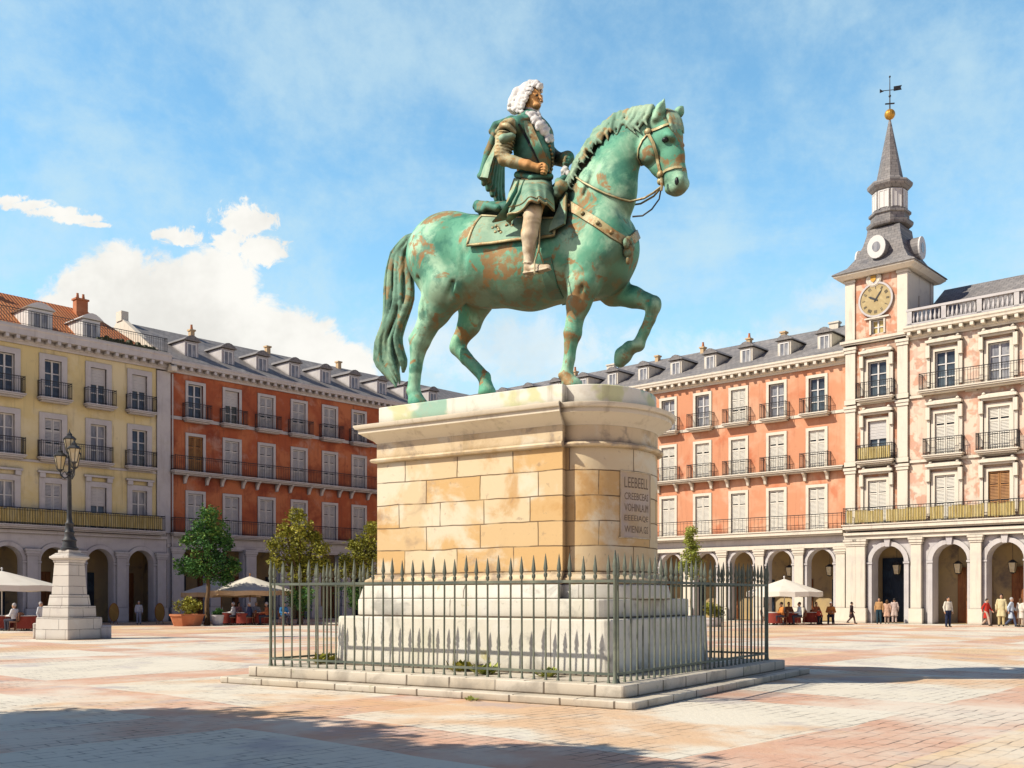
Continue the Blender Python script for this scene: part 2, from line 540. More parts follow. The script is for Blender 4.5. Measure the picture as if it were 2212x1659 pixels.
def leafy(name, a, b, c):
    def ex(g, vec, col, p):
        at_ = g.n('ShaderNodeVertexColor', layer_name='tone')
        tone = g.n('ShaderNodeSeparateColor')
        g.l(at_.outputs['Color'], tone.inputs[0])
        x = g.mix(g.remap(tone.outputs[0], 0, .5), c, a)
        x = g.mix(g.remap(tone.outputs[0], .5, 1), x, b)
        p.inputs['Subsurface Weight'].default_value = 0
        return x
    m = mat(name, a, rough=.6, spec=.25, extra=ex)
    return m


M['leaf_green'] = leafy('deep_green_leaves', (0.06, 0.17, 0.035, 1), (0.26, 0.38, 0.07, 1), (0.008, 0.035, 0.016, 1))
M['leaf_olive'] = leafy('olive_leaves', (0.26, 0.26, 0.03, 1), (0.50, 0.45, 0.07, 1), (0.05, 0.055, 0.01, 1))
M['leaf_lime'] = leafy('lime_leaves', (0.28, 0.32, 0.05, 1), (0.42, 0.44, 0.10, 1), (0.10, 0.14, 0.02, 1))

# ---------------------------------------------------------------- paving
A48 = math.atan2(.743, .67)


def paving(g, vec, c, p):
    mp = g.n('ShaderNodeMapping')
    mp.inputs['Rotation'].default_value = (0, 0, -A48)
    g.l(vec, mp.inputs['Vector'])
    v = mp.outputs['Vector']
    # slightly wandering edges
    nz = g.n('ShaderNodeTexNoise')
    nz.inputs['Scale'].default_value = .35
    g.l(v, nz.inputs['Vector'])
    sub = g.n('ShaderNodeVectorMath', operation='MULTIPLY_ADD')
    g.l(nz.outputs['Color'], sub.inputs[0])
    sub.inputs[1].default_value = (.5, .5, 0)
    g.l(v, sub.inputs[2])
    sx = g.n('ShaderNodeSeparateXYZ')
    g.l(sub.outputs[0], sx.inputs[0])
    X, Y = sx.outputs[0], sx.outputs[1]
    fx = g.math('FRACT', g.math('MULTIPLY', X, 1 / 7.4))
    fy = g.math('FRACT', g.math('MULTIPLY', g.math('ADD', Y, 3.3), 1 / 7.4))
    bx = g.math('LESS_THAN', fx, .22)
    by = g.math('LESS_THAN', fy, .24)
    band = g.math('MAXIMUM', bx, by)
    # panels of alternating tone
    ix = g.math('FLOOR', g.math('MULTIPLY', X, 1 / 7.4))
    iy = g.math('FLOOR', g.math('MULTIPLY', g.math('ADD', Y, 3.3), 1 / 7.4))
    wn = g.n('ShaderNodeTexWhiteNoise', noise_dimensions='2D')
    cv = g.n('ShaderNodeCombineXYZ')
    g.l(ix, cv.inputs[0])
    g.l(iy, cv.inputs[1])
    g.l(cv.outputs[0], wn.inputs['Vector'])
    panel = g.mix(g.math('GREATER_THAN', wn.outputs['Value'], .68), (0.80, 0.73, 0.59, 1), (0.78, 0.56, 0.34, 1))
    wear = g.remap(g.noise(vec, .8, 5, .65), .30, .60, .45, 1.0)
    col = g.mix(g.math('MULTIPLY', band, wear), panel, (0.70, 0.42, 0.29, 1))
    # worn blotches
    for k, (cc, sc, lo, hi, st) in enumerate((((0.82, 0.76, 0.63, 1), .22, .48, .62, .75), ((0.74, 0.46, 0.25, 1), .19, .52, .63, .8), ((0.46, 0.40, 0.41, 1), .45, .55, .70, .6), ((0.42, 0.36, 0.30, 1), 2.2, .6, .78, .4))):
        of = g.n('ShaderNodeMapping')
        of.inputs['Location'].default_value = (k * 17.3, k * 9.1, 0)
        g.l(vec, of.inputs['Vector'])
        col = g.mix(g.math('MULTIPLY', g.remap(g.noise(of.outputs['Vector'], sc, 5, .6, .3), lo, hi), st), col, cc)
    # setts: joints partly silted up
    br = g.n('ShaderNodeTexBrick', offset=.5)
    br.inputs['Scale'].default_value = 1.0
    br.inputs['Brick Width'].default_value = .42
    br.inputs['Row Height'].default_value = .20
    br.inputs['Mortar Size'].default_value = .012
    br.inputs['Mortar Smooth'].default_value = .3
    br.inputs['Color1'].default_value = (1, 1, 1, 1)
    br.inputs['Color2'].default_value = (.82, .80, .78, 1)
    br.inputs['Mortar'].default_value = (0, 0, 0, 1)
    wob = g.n('ShaderNodeVectorMath', operation='MULTIPLY_ADD')
    n2 = g.n('ShaderNodeTexNoise')
    n2.inputs['Scale'].default_value = 1.3
    g.l(v, n2.inputs['Vector'])
    g.l(n2.outputs['Color'], wob.inputs[0])
    wob.inputs[1].default_value = (.16, .16, 0)
    g.l(v, wob.inputs[2])
    g.l(wob.outputs[0], br.inputs['Vector'])
    open_ = g.math('MULTIPLY', g.remap(g.noise(vec, .55, 4, .65), .40, .62), g.remap(g.noise(vec, 3.4, 3, .6), .36, .56, .15, 1.0))
    jm = g.math('MULTIPLY', br.outputs['Fac'], open_)
    col = g.mix(.55, col, g.mix(1.0, col, br.outputs['Color'], 'MULTIPLY')) if False else g.mix(g.math('MULTIPLY', jm, .85), col, (0.14, 0.105, 0.09, 1))
    tone = g.n('ShaderNodeSeparateColor')
    g.l(br.outputs['Color'], tone.inputs[0])
    shade = g.math('MULTIPLY', g.math('SUBTRACT', 1.0, tone.outputs[0]), .8)
    col = g.mix(g.math('MULTIPLY', g.math('MULTIPLY', shade, open_), g.math('SUBTRACT', 1.0, br.outputs['Fac'])), col, (0.34, 0.28, 0.26, 1))
    b = g.n('ShaderNodeBump')
    b.inputs['Strength'].default_value = .8
    b.inputs['Distance'].default_value = .03
    h = g.math('SUBTRACT', g.math('MULTIPLY', g.noise(vec, 14, 5, .6), .5), jm)
    g.l(h, b.inputs['Height'])
    g.l(b.outputs[0], p.inputs['Normal'])
    return col


M['paving'] = mat('plaza_paving', CREAM, rough=.85, spec=.2, extra=paving)
mb = MB()
S = 600
mb.add([(-S, -S, 0), (S, -S, 0), (S, S, 0), (-S, S, 0)], [(0, 1, 2, 3)])
ground = mb.obj('ground', M['paving'])
props(ground, 'pale stone plaza paving crossed by pink bands', kind='structure')

# ================================================================ camera, sun, sky
cam_d = bpy.data.cameras.new('camera')
cam = bpy.data.objects.new('camera', cam_d)
COL.objects.link(cam)
cam.location = (0, 0, EYE)
cam.rotation_euler = (R(90), 0, 0)
cam_d.sensor_width = 36
cam_d.lens = 36 * FOC / 2212
cam_d.shift_y = (HY - 829.5) / 2212
cam_d.clip_start = 0.1
cam_d.clip_end = 2500
scene.camera = cam

SUN_EL = 42.0
SUN_AZ = math.degrees(math.atan2(-.955, -.295))      # clockwise from +Y
az = R(SUN_AZ)
to_sun = Vector((math.sin(az) * math.cos(R(SUN_EL)), math.cos(az) * math.cos(R(SUN_EL)), math.sin(R(SUN_EL))))
sd = bpy.data.lights.new('sun', 'SUN')
sd.energy = 5.0
sd.angle = R(0.5)
sd.color = (1.0, 0.92, 0.79)
so = bpy.data.objects.new('sun', sd)
COL.objects.link(so)
so.rotation_euler = to_sun.to_track_quat('Z', 'Y').to_euler()

w = bpy.data.worlds.new('World')
scene.world = w
w.use_nodes = True
w.cycles.sampling_method = 'MANUAL'
w.cycles.sample_map_resolution = 512
t = w.node_tree
t.nodes.clear()
g = NT(t)
out = g.n('ShaderNodeOutputWorld')
bg = g.n('ShaderNodeBackground')
bg.inputs['Strength'].default_value = 0.15
g.l(bg.outputs[0], out.inputs['Surface'])
sky = g.n('ShaderNodeTexSky', sky_type='NISHITA', sun_disc=False)
sky.sun_elevation = R(SUN_EL)
sky.sun_rotation = az % (2 * PI)
sky.altitude = 650
sky.air_density = 1.0
sky.dust_density = 0.6
sky.ozone_density = 2.0
tc = g.n('ShaderNodeTexCoord')
V = tc.outputs['Generated']
sx = g.n('ShaderNodeSeparateXYZ')
g.l(V, sx.inputs[0])
dx, dy, dz = sx.outputs
# soft mottled veil over the blue, denser towards the horizon
den = g.math('ADD', g.math('MAXIMUM', dz, 0.0), .22)
pv = g.n('ShaderNodeCombineXYZ')
g.l(g.math('DIVIDE', dx, den), pv.inputs[0])
g.l(g.math('DIVIDE', dy, den), pv.inputs[1])
veil = g.noise(pv.outputs[0], 1.6, 8, .62, .5)
fine = g.noise(V, 9, 6, .65)
grain = g.noise(V, 34, 5, .7)
veil = g.math('ADD', g.math('ADD', g.math('MULTIPLY', veil, .56), g.math('MULTIPLY', fine, .32)), g.math('MULTIPLY', grain, .12))
low = g.remap(dz, 0.0, .42, 1.0, 0.0)
vf = g.math('ADD', g.remap(veil, .40, .62, 0.0, .66), g.math('MULTIPLY', low, .55), clamp=True)
vf = g.math('MINIMUM', vf, .93)
vf = g.math('MULTIPLY', vf, g.math('MULTIPLY', g.remap(dy, -.1, .5, .05, 1.0), g.remap(dz, .5, .8, 1.0, .2)))  # veil thinned overhead and behind the viewpoint to cut the fill light
SKYK = 1 / 0.15
base = g.mix(1.0, sky.outputs[0], (1.35, 1.85, 1.70, 1), 'MULTIPLY')
# unseen sky overhead and behind the viewpoint dimmed and violet-tinted to shape the fill
deep = g.math('MULTIPLY', g.remap(dy, -.25, .35, .30, 1.0), g.remap(dz, .5, .85, 1.0, .34))
dm = g.n('ShaderNodeVectorMath', operation='SCALE')
g.l(base, dm.inputs[0])
g.l(deep, dm.inputs['Scale'])
base = g.mix(g.math('MAXIMUM', g.remap(dy, -.25, .35, 1.0, 0.0), g.remap(dz, .5, .8, 0.0, 1.0)), dm.outputs[0], g.mix(1.0, dm.outputs[0], (1.12, .74, 1.06, 1), 'MULTIPLY'))
col = g.mix(vf, base, (0.62 * SKYK, 0.82 * SKYK, 0.90 * SKYK, 1))
# heaped clouds standing over the left wing: ellipses in direction space
gy = g.math('MAXIMUM', dy, .02)
gx = g.math('DIVIDE', dx, gy)
gz = g.math('DIVIDE', dz, gy)
cvec = g.n('ShaderNodeCombineXYZ')
g.l(gx, cvec.inputs[0])
g.l(gz, cvec.inputs[1])
wob = g.math('MULTIPLY', g.math('SUBTRACT', g.noise(cvec.outputs[0], 16, 8, .66, .4), .5), 1.5)

wob2 = g.math('MULTIPLY', g.math('SUBTRACT', g.noise(cvec.outputs[0], 55, 8, .68, .5), .5), 2.6)
wob = g.math('ADD', wob, g.math('MULTIPLY', wob2, .16))


def puff(px, py, rx, ry):
    a = g.math('MULTIPLY', g.math('SUBTRACT', gx, (px - CX) / FOC), FOC / rx)
    b = g.math('MULTIPLY', g.math('SUBTRACT', gz, (HY - py) / FOC), FOC / ry)
    return g.math('SQRT', g.math('ADD', g.math('MULTIPLY', a, a), g.math('MULTIPLY', b, b)))


d = None
for q in ((235, 635, 110, 92), (300, 700, 190, 130), (470, 640, 90, 100), (430, 740, 200, 130), (600, 760, 130, 90), (160, 730, 110, 100), (700, 800, 110, 70)):
    e = puff(*q)
    d = e if d is None else g.math('MINIMUM', d, e)
d2 = None
for q in ((528, 478, 58, 38), (490, 520, 50, 26), (400, 512, 52, 20), (345, 505, 26, 12), (10, 432, 55, 13), (60, 443, 60, 13), (115, 457, 60, 12), (165, 473, 50, 10), (205, 486, 28, 6), (560, 540, 60, 30)):
    e = puff(*q)
    d2 = e if d2 is None else g.math('MINIMUM', d2, e)
cm = g.remap(g.math('ADD', d, wob), .90, 1.20, 1.0, 0.0)
cm2 = g.remap(g.math('ADD', d2, g.math('ADD', g.math('MULTIPLY', wob, .9), wob2)), .70, 1.20, 1.0, 0.0)
d3 = None
for q in ((1680, 760, 240, 60), (1100, 760, 330, 80), (1900, 640, 160, 40)):
    e = puff(*q)
    d3 = e if d3 is None else g.math('MINIMUM', d3, e)
cm3 = g.math('MULTIPLY', g.remap(g.math('ADD', d3, g.math('MULTIPLY', wob, 2.2)), .2, 1.3, 1.0, 0.0), .5)
cm = g.math('MAXIMUM', g.math('MAXIMUM', cm, cm2), cm3)
cm = g.math('MULTIPLY', cm, g.math('GREATER_THAN', dy, .05))
shade = g.remap(g.noise(cvec.outputs[0], 7, 5, .6), .40, .66, 1.0, .82)
cl = g.n('ShaderNodeVectorMath', operation='SCALE')
cl.inputs[0].default_value = (1.0 * SKYK, 0.985 * SKYK, 0.93 * SKYK)
g.l(shade, cl.inputs['Scale'])
col = g.mix(cm, col, cl.outputs[0])
g.l(col, bg.inputs['Color'])

scene.view_settings.view_transform = 'Standard'
scene.view_settings.look = 'None'
scene.view_settings.exposure = 0
scene.cycles.use_denoising = True
scene.cycles.max_bounces = 6
scene.cycles.diffuse_bounces = 2
# ================================================================ buildings round the plaza
CORN = Vector((-4.15, 90.3, 0))
dL = Vector((-.67, -.743, 0))
dR = Vector((.743, -.67, 0))
RZL = math.atan2(.743, .67)
RZR = math.atan2(-.67, .743)
Z1, Z2, Z3 = 6.05, 10.27, 13.95          # floor levels of the three upper storeys


def wall_face(mb, W, z0, z1, openings, reveal=.32, x0=0.0, y=0.0):
    """front sheet at y with rectangular or arched openings (x0,x1,z0,z1,arch) and their reveals"""
    xs = sorted({x0, W} | {o[0] for o in openings} | {o[1] for o in openings})
    zs = sorted({z0, z1} | {o[2] for o in openings} | {o[3] for o in openings})
    for i in range(len(xs) - 1):
        for j in range(len(zs) - 1):
            cx, cz = (xs[i] + xs[i + 1]) / 2, (zs[j] + zs[j + 1]) / 2
            if any(o[0] < cx < o[1] and o[2] < cz < o[3] for o in openings): continue
            mb.add([(xs[i], y, zs[j]), (xs[i + 1], y, zs[j]), (xs[i + 1], y, zs[j + 1]), (xs[i], y, zs[j + 1])], [(0, 1, 2, 3)])
    for a, b, c, d, arch in openings:
        yr = y + reveal
        if not arch:
            pts = [(a, c), (a, d), (b, d), (b, c)]
            closed = True
        else:
            r = (b - a) / 2
            N = 12
            arc = [((a + b) / 2 - r * math.cos(PI * k / N), d - r + r * math.sin(PI * k / N)) for k in range(N + 1)]
            for k in range(N):
                (xa, za), (xb, zb) = arc[k], arc[k + 1]
                mb.add([(xa, y, za), (xb, y, zb), (xb, y, d), (xa, y, d)], [(0, 1, 2, 3)] if d - max(za, zb) > 1e-6 else [(0, 1, 2, 3)])
            pts = [(a, c)] + arc + [(b, c)]
            closed = c > z0 + .01
        n = len(pts)
        for k in range(n if closed else n - 1):
            p, q = pts[k], pts[(k + 1) % n]
            mb.add([(p[0], y, p[1]), (q[0], y, q[1]), (q[0], yr, q[1]), (p[0], yr, p[1])], [(0, 1, 2, 3)])


# ---- window kits (origin: middle of the sill line, y = wall face) -> meshes shared by every copy
_kit = {}


def kit(key, fn):
    if key not in _kit: _kit[key] = fn()
    return _kit[key]


def m_surround(w, h, tw, m, style='plain'):
    def f():
        mb = MB()
        p = -.06
        mb.box(-w / 2 - tw, -w / 2, p, .30, 0, h + tw)
        mb.box(w / 2, w / 2 + tw, p, .30, 0, h + tw)
        mb.box(-w / 2, w / 2, p, .30, h, h + tw)
        if style == 'corn':      # flat hood on little corner brackets
            mb.box(-w / 2 - tw - .10, w / 2 + tw + .10, -.20, -.001, h + tw + .28, h + tw + .40)
            for s in (-1, 1):
                mb.box(s * (w / 2 + tw / 2) - .17, s * (w / 2 + tw / 2) + .17, -.18, -.001, h + tw + .003, h + tw + .277)
        if style == 'pedi':
            mb.box(-w / 2 - tw - .25, w / 2 + tw + .25, -.42, -.001, h + tw + .30, h + tw + .46)
            mb.box(-w / 2 - tw - .12, w / 2 + tw + .12, -.28, -.001, h + tw + .17, h + tw + .297)
            for s in (-1, 1):
                mb.box(s * (w / 2 + tw + .14) - .12, s * (w / 2 + tw + .14) + .12, -.30, -.001, h - .35, h + tw + .167)
                mb.box(s * (w / 2 + tw + .14) - .09, s * (w / 2 + tw + .14) + .09, -.14, -.001, .25, h - .353)
                mb.ball((s * (w / 2 + tw - .02), -.2, h + tw + .57), .11)
            mb.sweep_x([(-.40, h + tw + .463), (-.05, h + tw + .463), (-.05, h + tw + .62)], -w / 2 - tw - .1, w / 2 + tw + .1)
        return mb.mesh('window_surround', m)
    return kit(('sur', w, h, tw, m.name, style), f)


def m_sash(w, h, rows, m):
    def f():
        mb = MB()
        t = .07
        y0, y1 = .16, .22
        mb.box(-w / 2, -w / 2 + t, y0, y1, 0, h)
        mb.box(w / 2 - t, w / 2, y0, y1, 0, h)
        mb.box(-w / 2 + t, w / 2 - t, y0, y1, 0, t)
        mb.box(-w / 2 + t, w / 2 - t, y0, y1, h - t, h)
        mb.box(-.05, .05, y0 - .01, y1, t, h - t)
        for k in range(1, rows):
            z = h * k / rows
            mb.box(-w / 2 + t, -.05, y0 + .01, y1, z - .03, z + .03)
            mb.box(.05, w / 2 - t, y0 + .01, y1, z - .03, z + .03)
        return mb.mesh('sash', m)
    return kit(('sash', w, h, rows, m.name), f)


def m_pane(w, h, m):
    def f():
        mb = MB()
        mb.box(-w / 2 - .05, w / 2 + .05, .225, .245, -.02, h + .05)
        return mb.mesh('pane', m)
    return kit(('pane', w, h, m.name), f)


def m_blind(w, h, m):
    def f():
        mb = MB()
        n = max(4, int(h / .09))
        for k in range(n):
            z = h * k / n
            mb.box(-w / 2 + .03, w / 2 - .03, .10 + .012 * (k % 2), .14, z + .004, z + h / n - .004)
        return mb.mesh('blind', m)
    return kit(('blind', w, h, m.name), f)


def m_shutter(w, h, m):
    """one leaf, hinge at x=0, w wide: stiles, rails and sloping louvres"""
    def f():
        mb = MB()
        t = .075
        y0, y1 = .06, .105
        mb.box(0.01, t, y0, y1, .02, h - .01)
        mb.box(w - t, w - .01, y0, y1, .02, h - .01)
        for z in (.02, h * .33, h * .68, h - .11):
            mb.box(t, w - t, y0, y1, z, z + .1)
        k = .16
        while k < h - .16:
            if abs(k - h * .33 - .05) > .09 and abs(k - h * .68 - .05) > .09:
                mb.add([(t, y0 + .005, k), (w - t, y0 + .005, k), (w - t, y1 - .005, k + .075), (t, y1 - .005, k + .075)], [(0, 1, 2, 3)])
            k += .085
        return mb.mesh('shutter', m, recalc=False)
    return kit(('shut', w, h, m.name), f)


def m_rail(w, d, h=1.0, gap=.13, panel=False):
    """balcony railing of bars round three sides"""
    def f():
        mb = MB()
        r = .012

        def run(a, b):
            L = math.hypot(b[0] - a[0], b[1] - a[1])
            ux, uy = (b[0] - a[0]) / L, (b[1] - a[1]) / L
            for z, q in ((.10, .014), (h * .86, .010), (h, .024)):
                mb.tube([(a[0], a[1], z), (b[0], b[1], z)], q, 4)
            n = max(1, round(L / gap))
            for i in range(n + 1):
                x, y = a[0] + ux * L * i / n, a[1] + uy * L * i / n
                big = i in (0, n)
                mb.tube([(x, y, 0), (x, y, h + (.05 if big else 0))], .022 if big else r, 4)
        run((-w / 2, -d), (w / 2, -d))
        if d > .2:
            run((-w / 2, -d), (-w / 2, -.02))
            run((w / 2, -d), (w / 2, -.02))
        return mb.mesh('railing', M['iron'])
    return kit(('rail', w, d, h, gap), f)


def m_slab(w, d, m, th=.16):
    def f():
        mb = MB()
        mb.box(-w / 2 - .06, w / 2 + .06, -d - .06, -.002, -.07, 0)
        mb.box(-w / 2, w / 2, -d, -.002, -th, -.073)
        mb.box(-w / 2 + .1, w / 2 - .1, -d + .14, -.002, -th - .1, -th - .003)
        return mb.mesh('balcony_slab', m)
    return kit(('slab', w, d, m.name, th), f)


def m_bracket(m):
    def f():
        mb = MB()
        prof = [(-.002, 0), (-.5, 0), (-.5, -.14), (-.36, -.22), (-.22, -.42), (-.16, -.62), (-.002, -.66)]
        mb.sweep_x(prof, -.09, .09)
        return mb.mesh('bracket', m)
    return kit(('brk', m.name), f)


def add_window(root, x, z, w, h, style, trim, tw=.2, sur='plain', shut=None):
    o = put('window', m_surround(w, h, tw, trim, sur), root, (x, 0, z))
    put('sash', m_sash(w, h, 3, M['white_paint']), o)
    shut = shut or M['shutter']
    if style == 'shut':
        put('pane', m_pane(w, h, M['glass']), o)
        put('shutter', m_shutter(w / 2, h, shut), o, (-w / 2, 0, 0))
        put('shutter', m_shutter(w / 2, h, shut), o, (0, 0, 0))
    elif style == 'glass':
        put('pane', m_pane(w, h, M['glass']), o)
    elif style == 'curtain':
        put('pane', m_pane(w, h, M['curtain_glass']), o)
    elif style == 'half':
        put('pane', m_pane(w, h, M['glass']), o)
        put('blind', m_blind(w, h * .45, M['shutter']), o, (0, 0, h * .55))
    elif style == 'ajar':
        put('pane', m_pane(w, h, M['curtain_glass']), o)
        put('shutter', m_shutter(w / 2, h, shut), o, (-w / 2, 0, 0))
        s = put('shutter', m_shutter(w / 2, h, shut), o, (w / 2, .02, 0), PI * .62)
    elif style == 'brown':
        put('pane', m_pane(w, h, M['glass']), o)
        put('shutter', m_shutter(w / 2, h, M['wood_light']), o, (-w / 2, 0, 0))
        put('shutter', m_shutter(w / 2, h, M['wood_light']), o, (0, 0, 0))
    return o


def add_balcony(root, x, z, w, d, trim, h=1.0, gap=.13):
    o = put('balcony', m_slab(w, d, trim), root, (x, 0, z))
    put('railing', m_rail(w - .04, d, h, gap), o)
    return o


def cornice(root, x0, x1, z, m, proj=.7, H=.75, y=0.0, step=.62, xa=None, xb=None):
    mb = MB()
    prof = [(y - .003, z - H), (y - .10, z - H), (y - .12, z - H + .14), (y - .24, z - H + .18), (y - .24, z - H + .40), (y - proj + .08, z - H + .43), (y - proj + .06, z - .20), (y - proj, z - .12), (y - proj, z), (y + .3, z), (y + .3, z - H)]
    prof[-1] = (y - .003, z - H)
    prof[-2] = (y - .003, z)
    prof = prof[:-1]
    mb.sweep_x(prof, x0, x1)
    x = x0 + .3
    while x < x1 - .3:
        mb.box(x - .10, x + .10, y - proj + .12, y - .243, z - H + .20, z - H + .427)
        x += step
    return mb.obj('cornice', m, root)


def roof_wing(root, x0, x1, ez, rz, run, m, over=.65, back=13.0, name='roof'):
    mb = MB()
    t = .18
    mb.sweep_x([(-over, ez), (run, rz), (back, ez), (back, ez - t), (run, rz - t), (-over, ez - t)], x0, x1)
    return mb.obj(name, m, root)


def dormer(root, x, z, y, w, h, m_roof, m_wall, deep=2.4, arched=False):
    """white front with a small window and a little pitched roof running back into the slope"""
    mb = MB()
    mb.box(-w / 2, w / 2, 0, deep, 0, h)
    mb.sweep_x([(0, 0)], 0, 0) if False else None
    o = mb.obj('dormer', m_wall, root, loc=(x, y, z))
    rb = MB()
    ov = .16
    g_ = .38
    n = 7
    arc = [(-w / 2 - ov + (w + 2 * ov) * i / (n - 1), h + .003 + g_ * math.sin(PI * i / (n - 1))) for i in range(n)]
    poly = arc + [(w / 2 + ov, h - .06 + .003), (-w / 2 - ov, h - .06 + .003)] if False else arc
    v = [(p[0], -ov, p[1] + .05) for p in poly] + [(p[0], deep + 1.2, p[1] + .05) for p in poly]
    k = len(poly)
    f = [(i, (i + 1) % k, k + (i + 1) % k, k + i) for i in range(k)] + [tuple(range(k)), tuple(range(2 * k - 1, k - 1, -1))]
    rb.add(v, f)
    rb.obj('dormer_roof', m_roof, o)
    wb = MB()
    ww, wh = w * .62, h * .74
    wb.box(-ww / 2, ww / 2, -.012, .02, .12, .12 + wh)
    fo = wb.obj('pane', M['curtain_glass'], o)
    sb = MB()
    for a, b in ((-ww / 2 - .05, -ww / 2 + .03), (-.03, .03), (ww / 2 - .03, ww / 2 + .05)):
        sb.box(a, b, -.05, -.013, .08, .16 + wh)
    sb.box(-ww / 2 - .05, ww / 2 + .05, -.055, -.014, .05, .12)
    sb.box(-ww / 2 - .05, ww / 2 + .05, -.055, -.014, .12 + wh, .2 + wh)
    sb.obj('sash', M['white_paint'], o)
    return o


def chimney(root, x, y, z, w, d, h, m, pots=2):
    mb = MB()
    mb.box(-w / 2, w / 2, -d / 2, d / 2, -1.2, h)
    mb.box(-w / 2 - .07, w / 2 + .07, -d / 2 - .07, d / 2 + .07, h + .003, h + .12)
    o = mb.obj('chimney', m, root, loc=(x, y, z))
    pb = MB()
    for i in range(pots):
        px = (i - (pots - 1) / 2) * w * .5
        pb.lathe([(.10, h + .12), (.11, h + .2), (.08, h + .45), (.09, h + .5)], (px, 0, 0), 8)
    if pots: pb.obj('chimney_pot', M['terracotta'], o)
    return o


def pier(root, x, m, w=.75, d=.30, h=5.05, z0=0.0, cap=True):
    def f():
        mb = MB()
        mb.box(-w / 2 - .10, w / 2 + .10, -d - .10, -.003, 0, .95)
        mb.box(-w / 2, w / 2, -d, -.003, .953, h - .42)
        mb.box(-w / 2 - .05, w / 2 + .05, -d - .05, -.003, h - .417, h - .30)
        mb.box(-w / 2 - .10, w / 2 + .10, -d - .10, -.003, h - .297, h - .12)
        mb.box(-w / 2 - .14, w / 2 + .14, -d - .14, -.003, h - .117, h)
        return mb.mesh('column', m)
    return put('column', kit(('pier', w, d, h, m.name), f), root, (x, 0, z0))


def archivolts(mb, ops, y, proj=.09, tw=.26):
    for a, b, c, d, arch in ops:
        if not arch: continue
        r, cx, zs = (b - a) / 2, (a + b) / 2, d - (b - a) / 2
        N = 14
        ring = []
        for k in range(N + 1):
            t_ = PI * k / N
            ring.append([(cx - rr * math.cos(t_), yy, zs + rr * math.sin(t_)) for rr, yy in ((r + .01, y - .003), (r + .01, y - proj), (r + tw, y - proj), (r + tw, y - .003))])
        mb.rings(ring)
        for s in (-1, 1):
            mb.box(*sorted((cx + s * (r + .01), cx + s * (r + tw))), y - proj, y - .003, 0, zs - .12)
            mb.box(*sorted((cx + s * (r - .03), cx + s * (r + tw + .06))), y - proj - .05, y - .004, zs - .117, zs - .003)


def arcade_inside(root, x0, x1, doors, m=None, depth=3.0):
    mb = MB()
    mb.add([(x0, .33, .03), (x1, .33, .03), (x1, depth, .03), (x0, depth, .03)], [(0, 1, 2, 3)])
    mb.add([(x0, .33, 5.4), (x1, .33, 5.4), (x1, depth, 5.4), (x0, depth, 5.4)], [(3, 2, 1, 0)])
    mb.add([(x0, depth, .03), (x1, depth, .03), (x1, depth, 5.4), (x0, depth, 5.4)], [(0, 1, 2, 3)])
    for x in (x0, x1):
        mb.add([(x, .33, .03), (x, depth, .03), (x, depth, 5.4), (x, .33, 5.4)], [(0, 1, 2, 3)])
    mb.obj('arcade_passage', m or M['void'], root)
    for x, w, h, dm in doors:
        db = MB()
        y = depth - .02
        db.box(x - w / 2, x + w / 2, y - .10, y, .04, h)
        n = 4
        for i in range(n):
            for j in range(3):
                a = x - w / 2 + w * (i + .14) / n
                db.box(a, a + w * .72 / n, y - .14, y - .103, .04 + h * (j + .1) / 3, .04 + h * (j + .88) / 3 - .05)
        db.obj('shop_door', dm, root)


def mass(root, x0, x1, z1, back, m, z0=0.0, front=.33):
    """the body of the block behind its front: sides and back"""
    mb = MB()
    mb.add([(x0, front - .33, z0), (x0, back, z0), (x0, back, z1), (x0, front - .33, z1)], [(0, 1, 2, 3)])
    mb.add([(x1, front - .33, z0), (x1, back, z0), (x1, back, z1), (x1, front - .33, z1)], [(3, 2, 1, 0)])
    mb.add([(x0, back, z0), (x1, back, z0), (x1, back, z1), (x0, back, z1)], [(3, 2, 1, 0)])
    mb.add([(x0, front - .33, z1 - .05), (x1, front - .33, z1 - .05), (x1, back, z1 - .05), (x0, back, z1 - .05)], [(0, 1, 2, 3)])
    return mb.obj('side_wall', m, root)


def string_course(root, x0, x1, z, h, proj, m, gaps=(), name='string_course'):
    xs = [x0]
    for a, b in sorted(gaps): xs += [a, b]
    xs.append(x1)
    for i in range(0, len(xs), 2):
        if xs[i + 1] > xs[i] + .02:
            mb = MB()
            mb.box(xs[i], xs[i + 1], -proj, -.0025, z, z + h)
            mb.obj(name, m, root)


# ---------------------------------------------------------------- brick-red block, left wing
rd = random.Random(3)
red = thing('terraced_building', 'brick red terraced block with slate roof and row of grey dormers', 'building', CORN + dL * 28.7, RZL)
W = 28.7
wx = [2.15 + 2.9 * i for i in range(9)]
ww = 1.15
ops = []
for x in wx:
    ops += [(x - ww / 2, x + ww / 2, Z1 + .0, Z1 + 2.75, 0), (x - ww / 2, x + ww / 2, Z2, Z2 + 2.5, 0), (x - ww / 2, x + ww / 2, Z3, Z3 + 2.4, 0)]
mb = MB()
wall_face(mb, W, 6.0, 17.2, ops)
mb.obj('wall', M['brick_red'], red)
mass(red, 0, W + 11, 17.4, 12.5, M['brick_red'])
pw = [0.75 + 2.9 * i for i in range(10)]
aops = [(pw[i] + .55, pw[i + 1] - .55, 0, 4.95, 0) for i in range(9)]
mb = MB()
wall_face(mb, W, 0, 6.0, aops, .6)
mb.box(0, W, -.05, -.003, 5.05, 5.25)
mb.obj('arcade', M['arcade_grey'], red)
for i, x in enumerate(pw): pier(red, x, M['arcade_grey'], .8, .16, 5.05)
arcade_inside(red, .1, W - .1, [(x, 1.9, 3.2, M['wood'] if k % 3 else M['dark_door']) for k, x in enumerate(wx)])
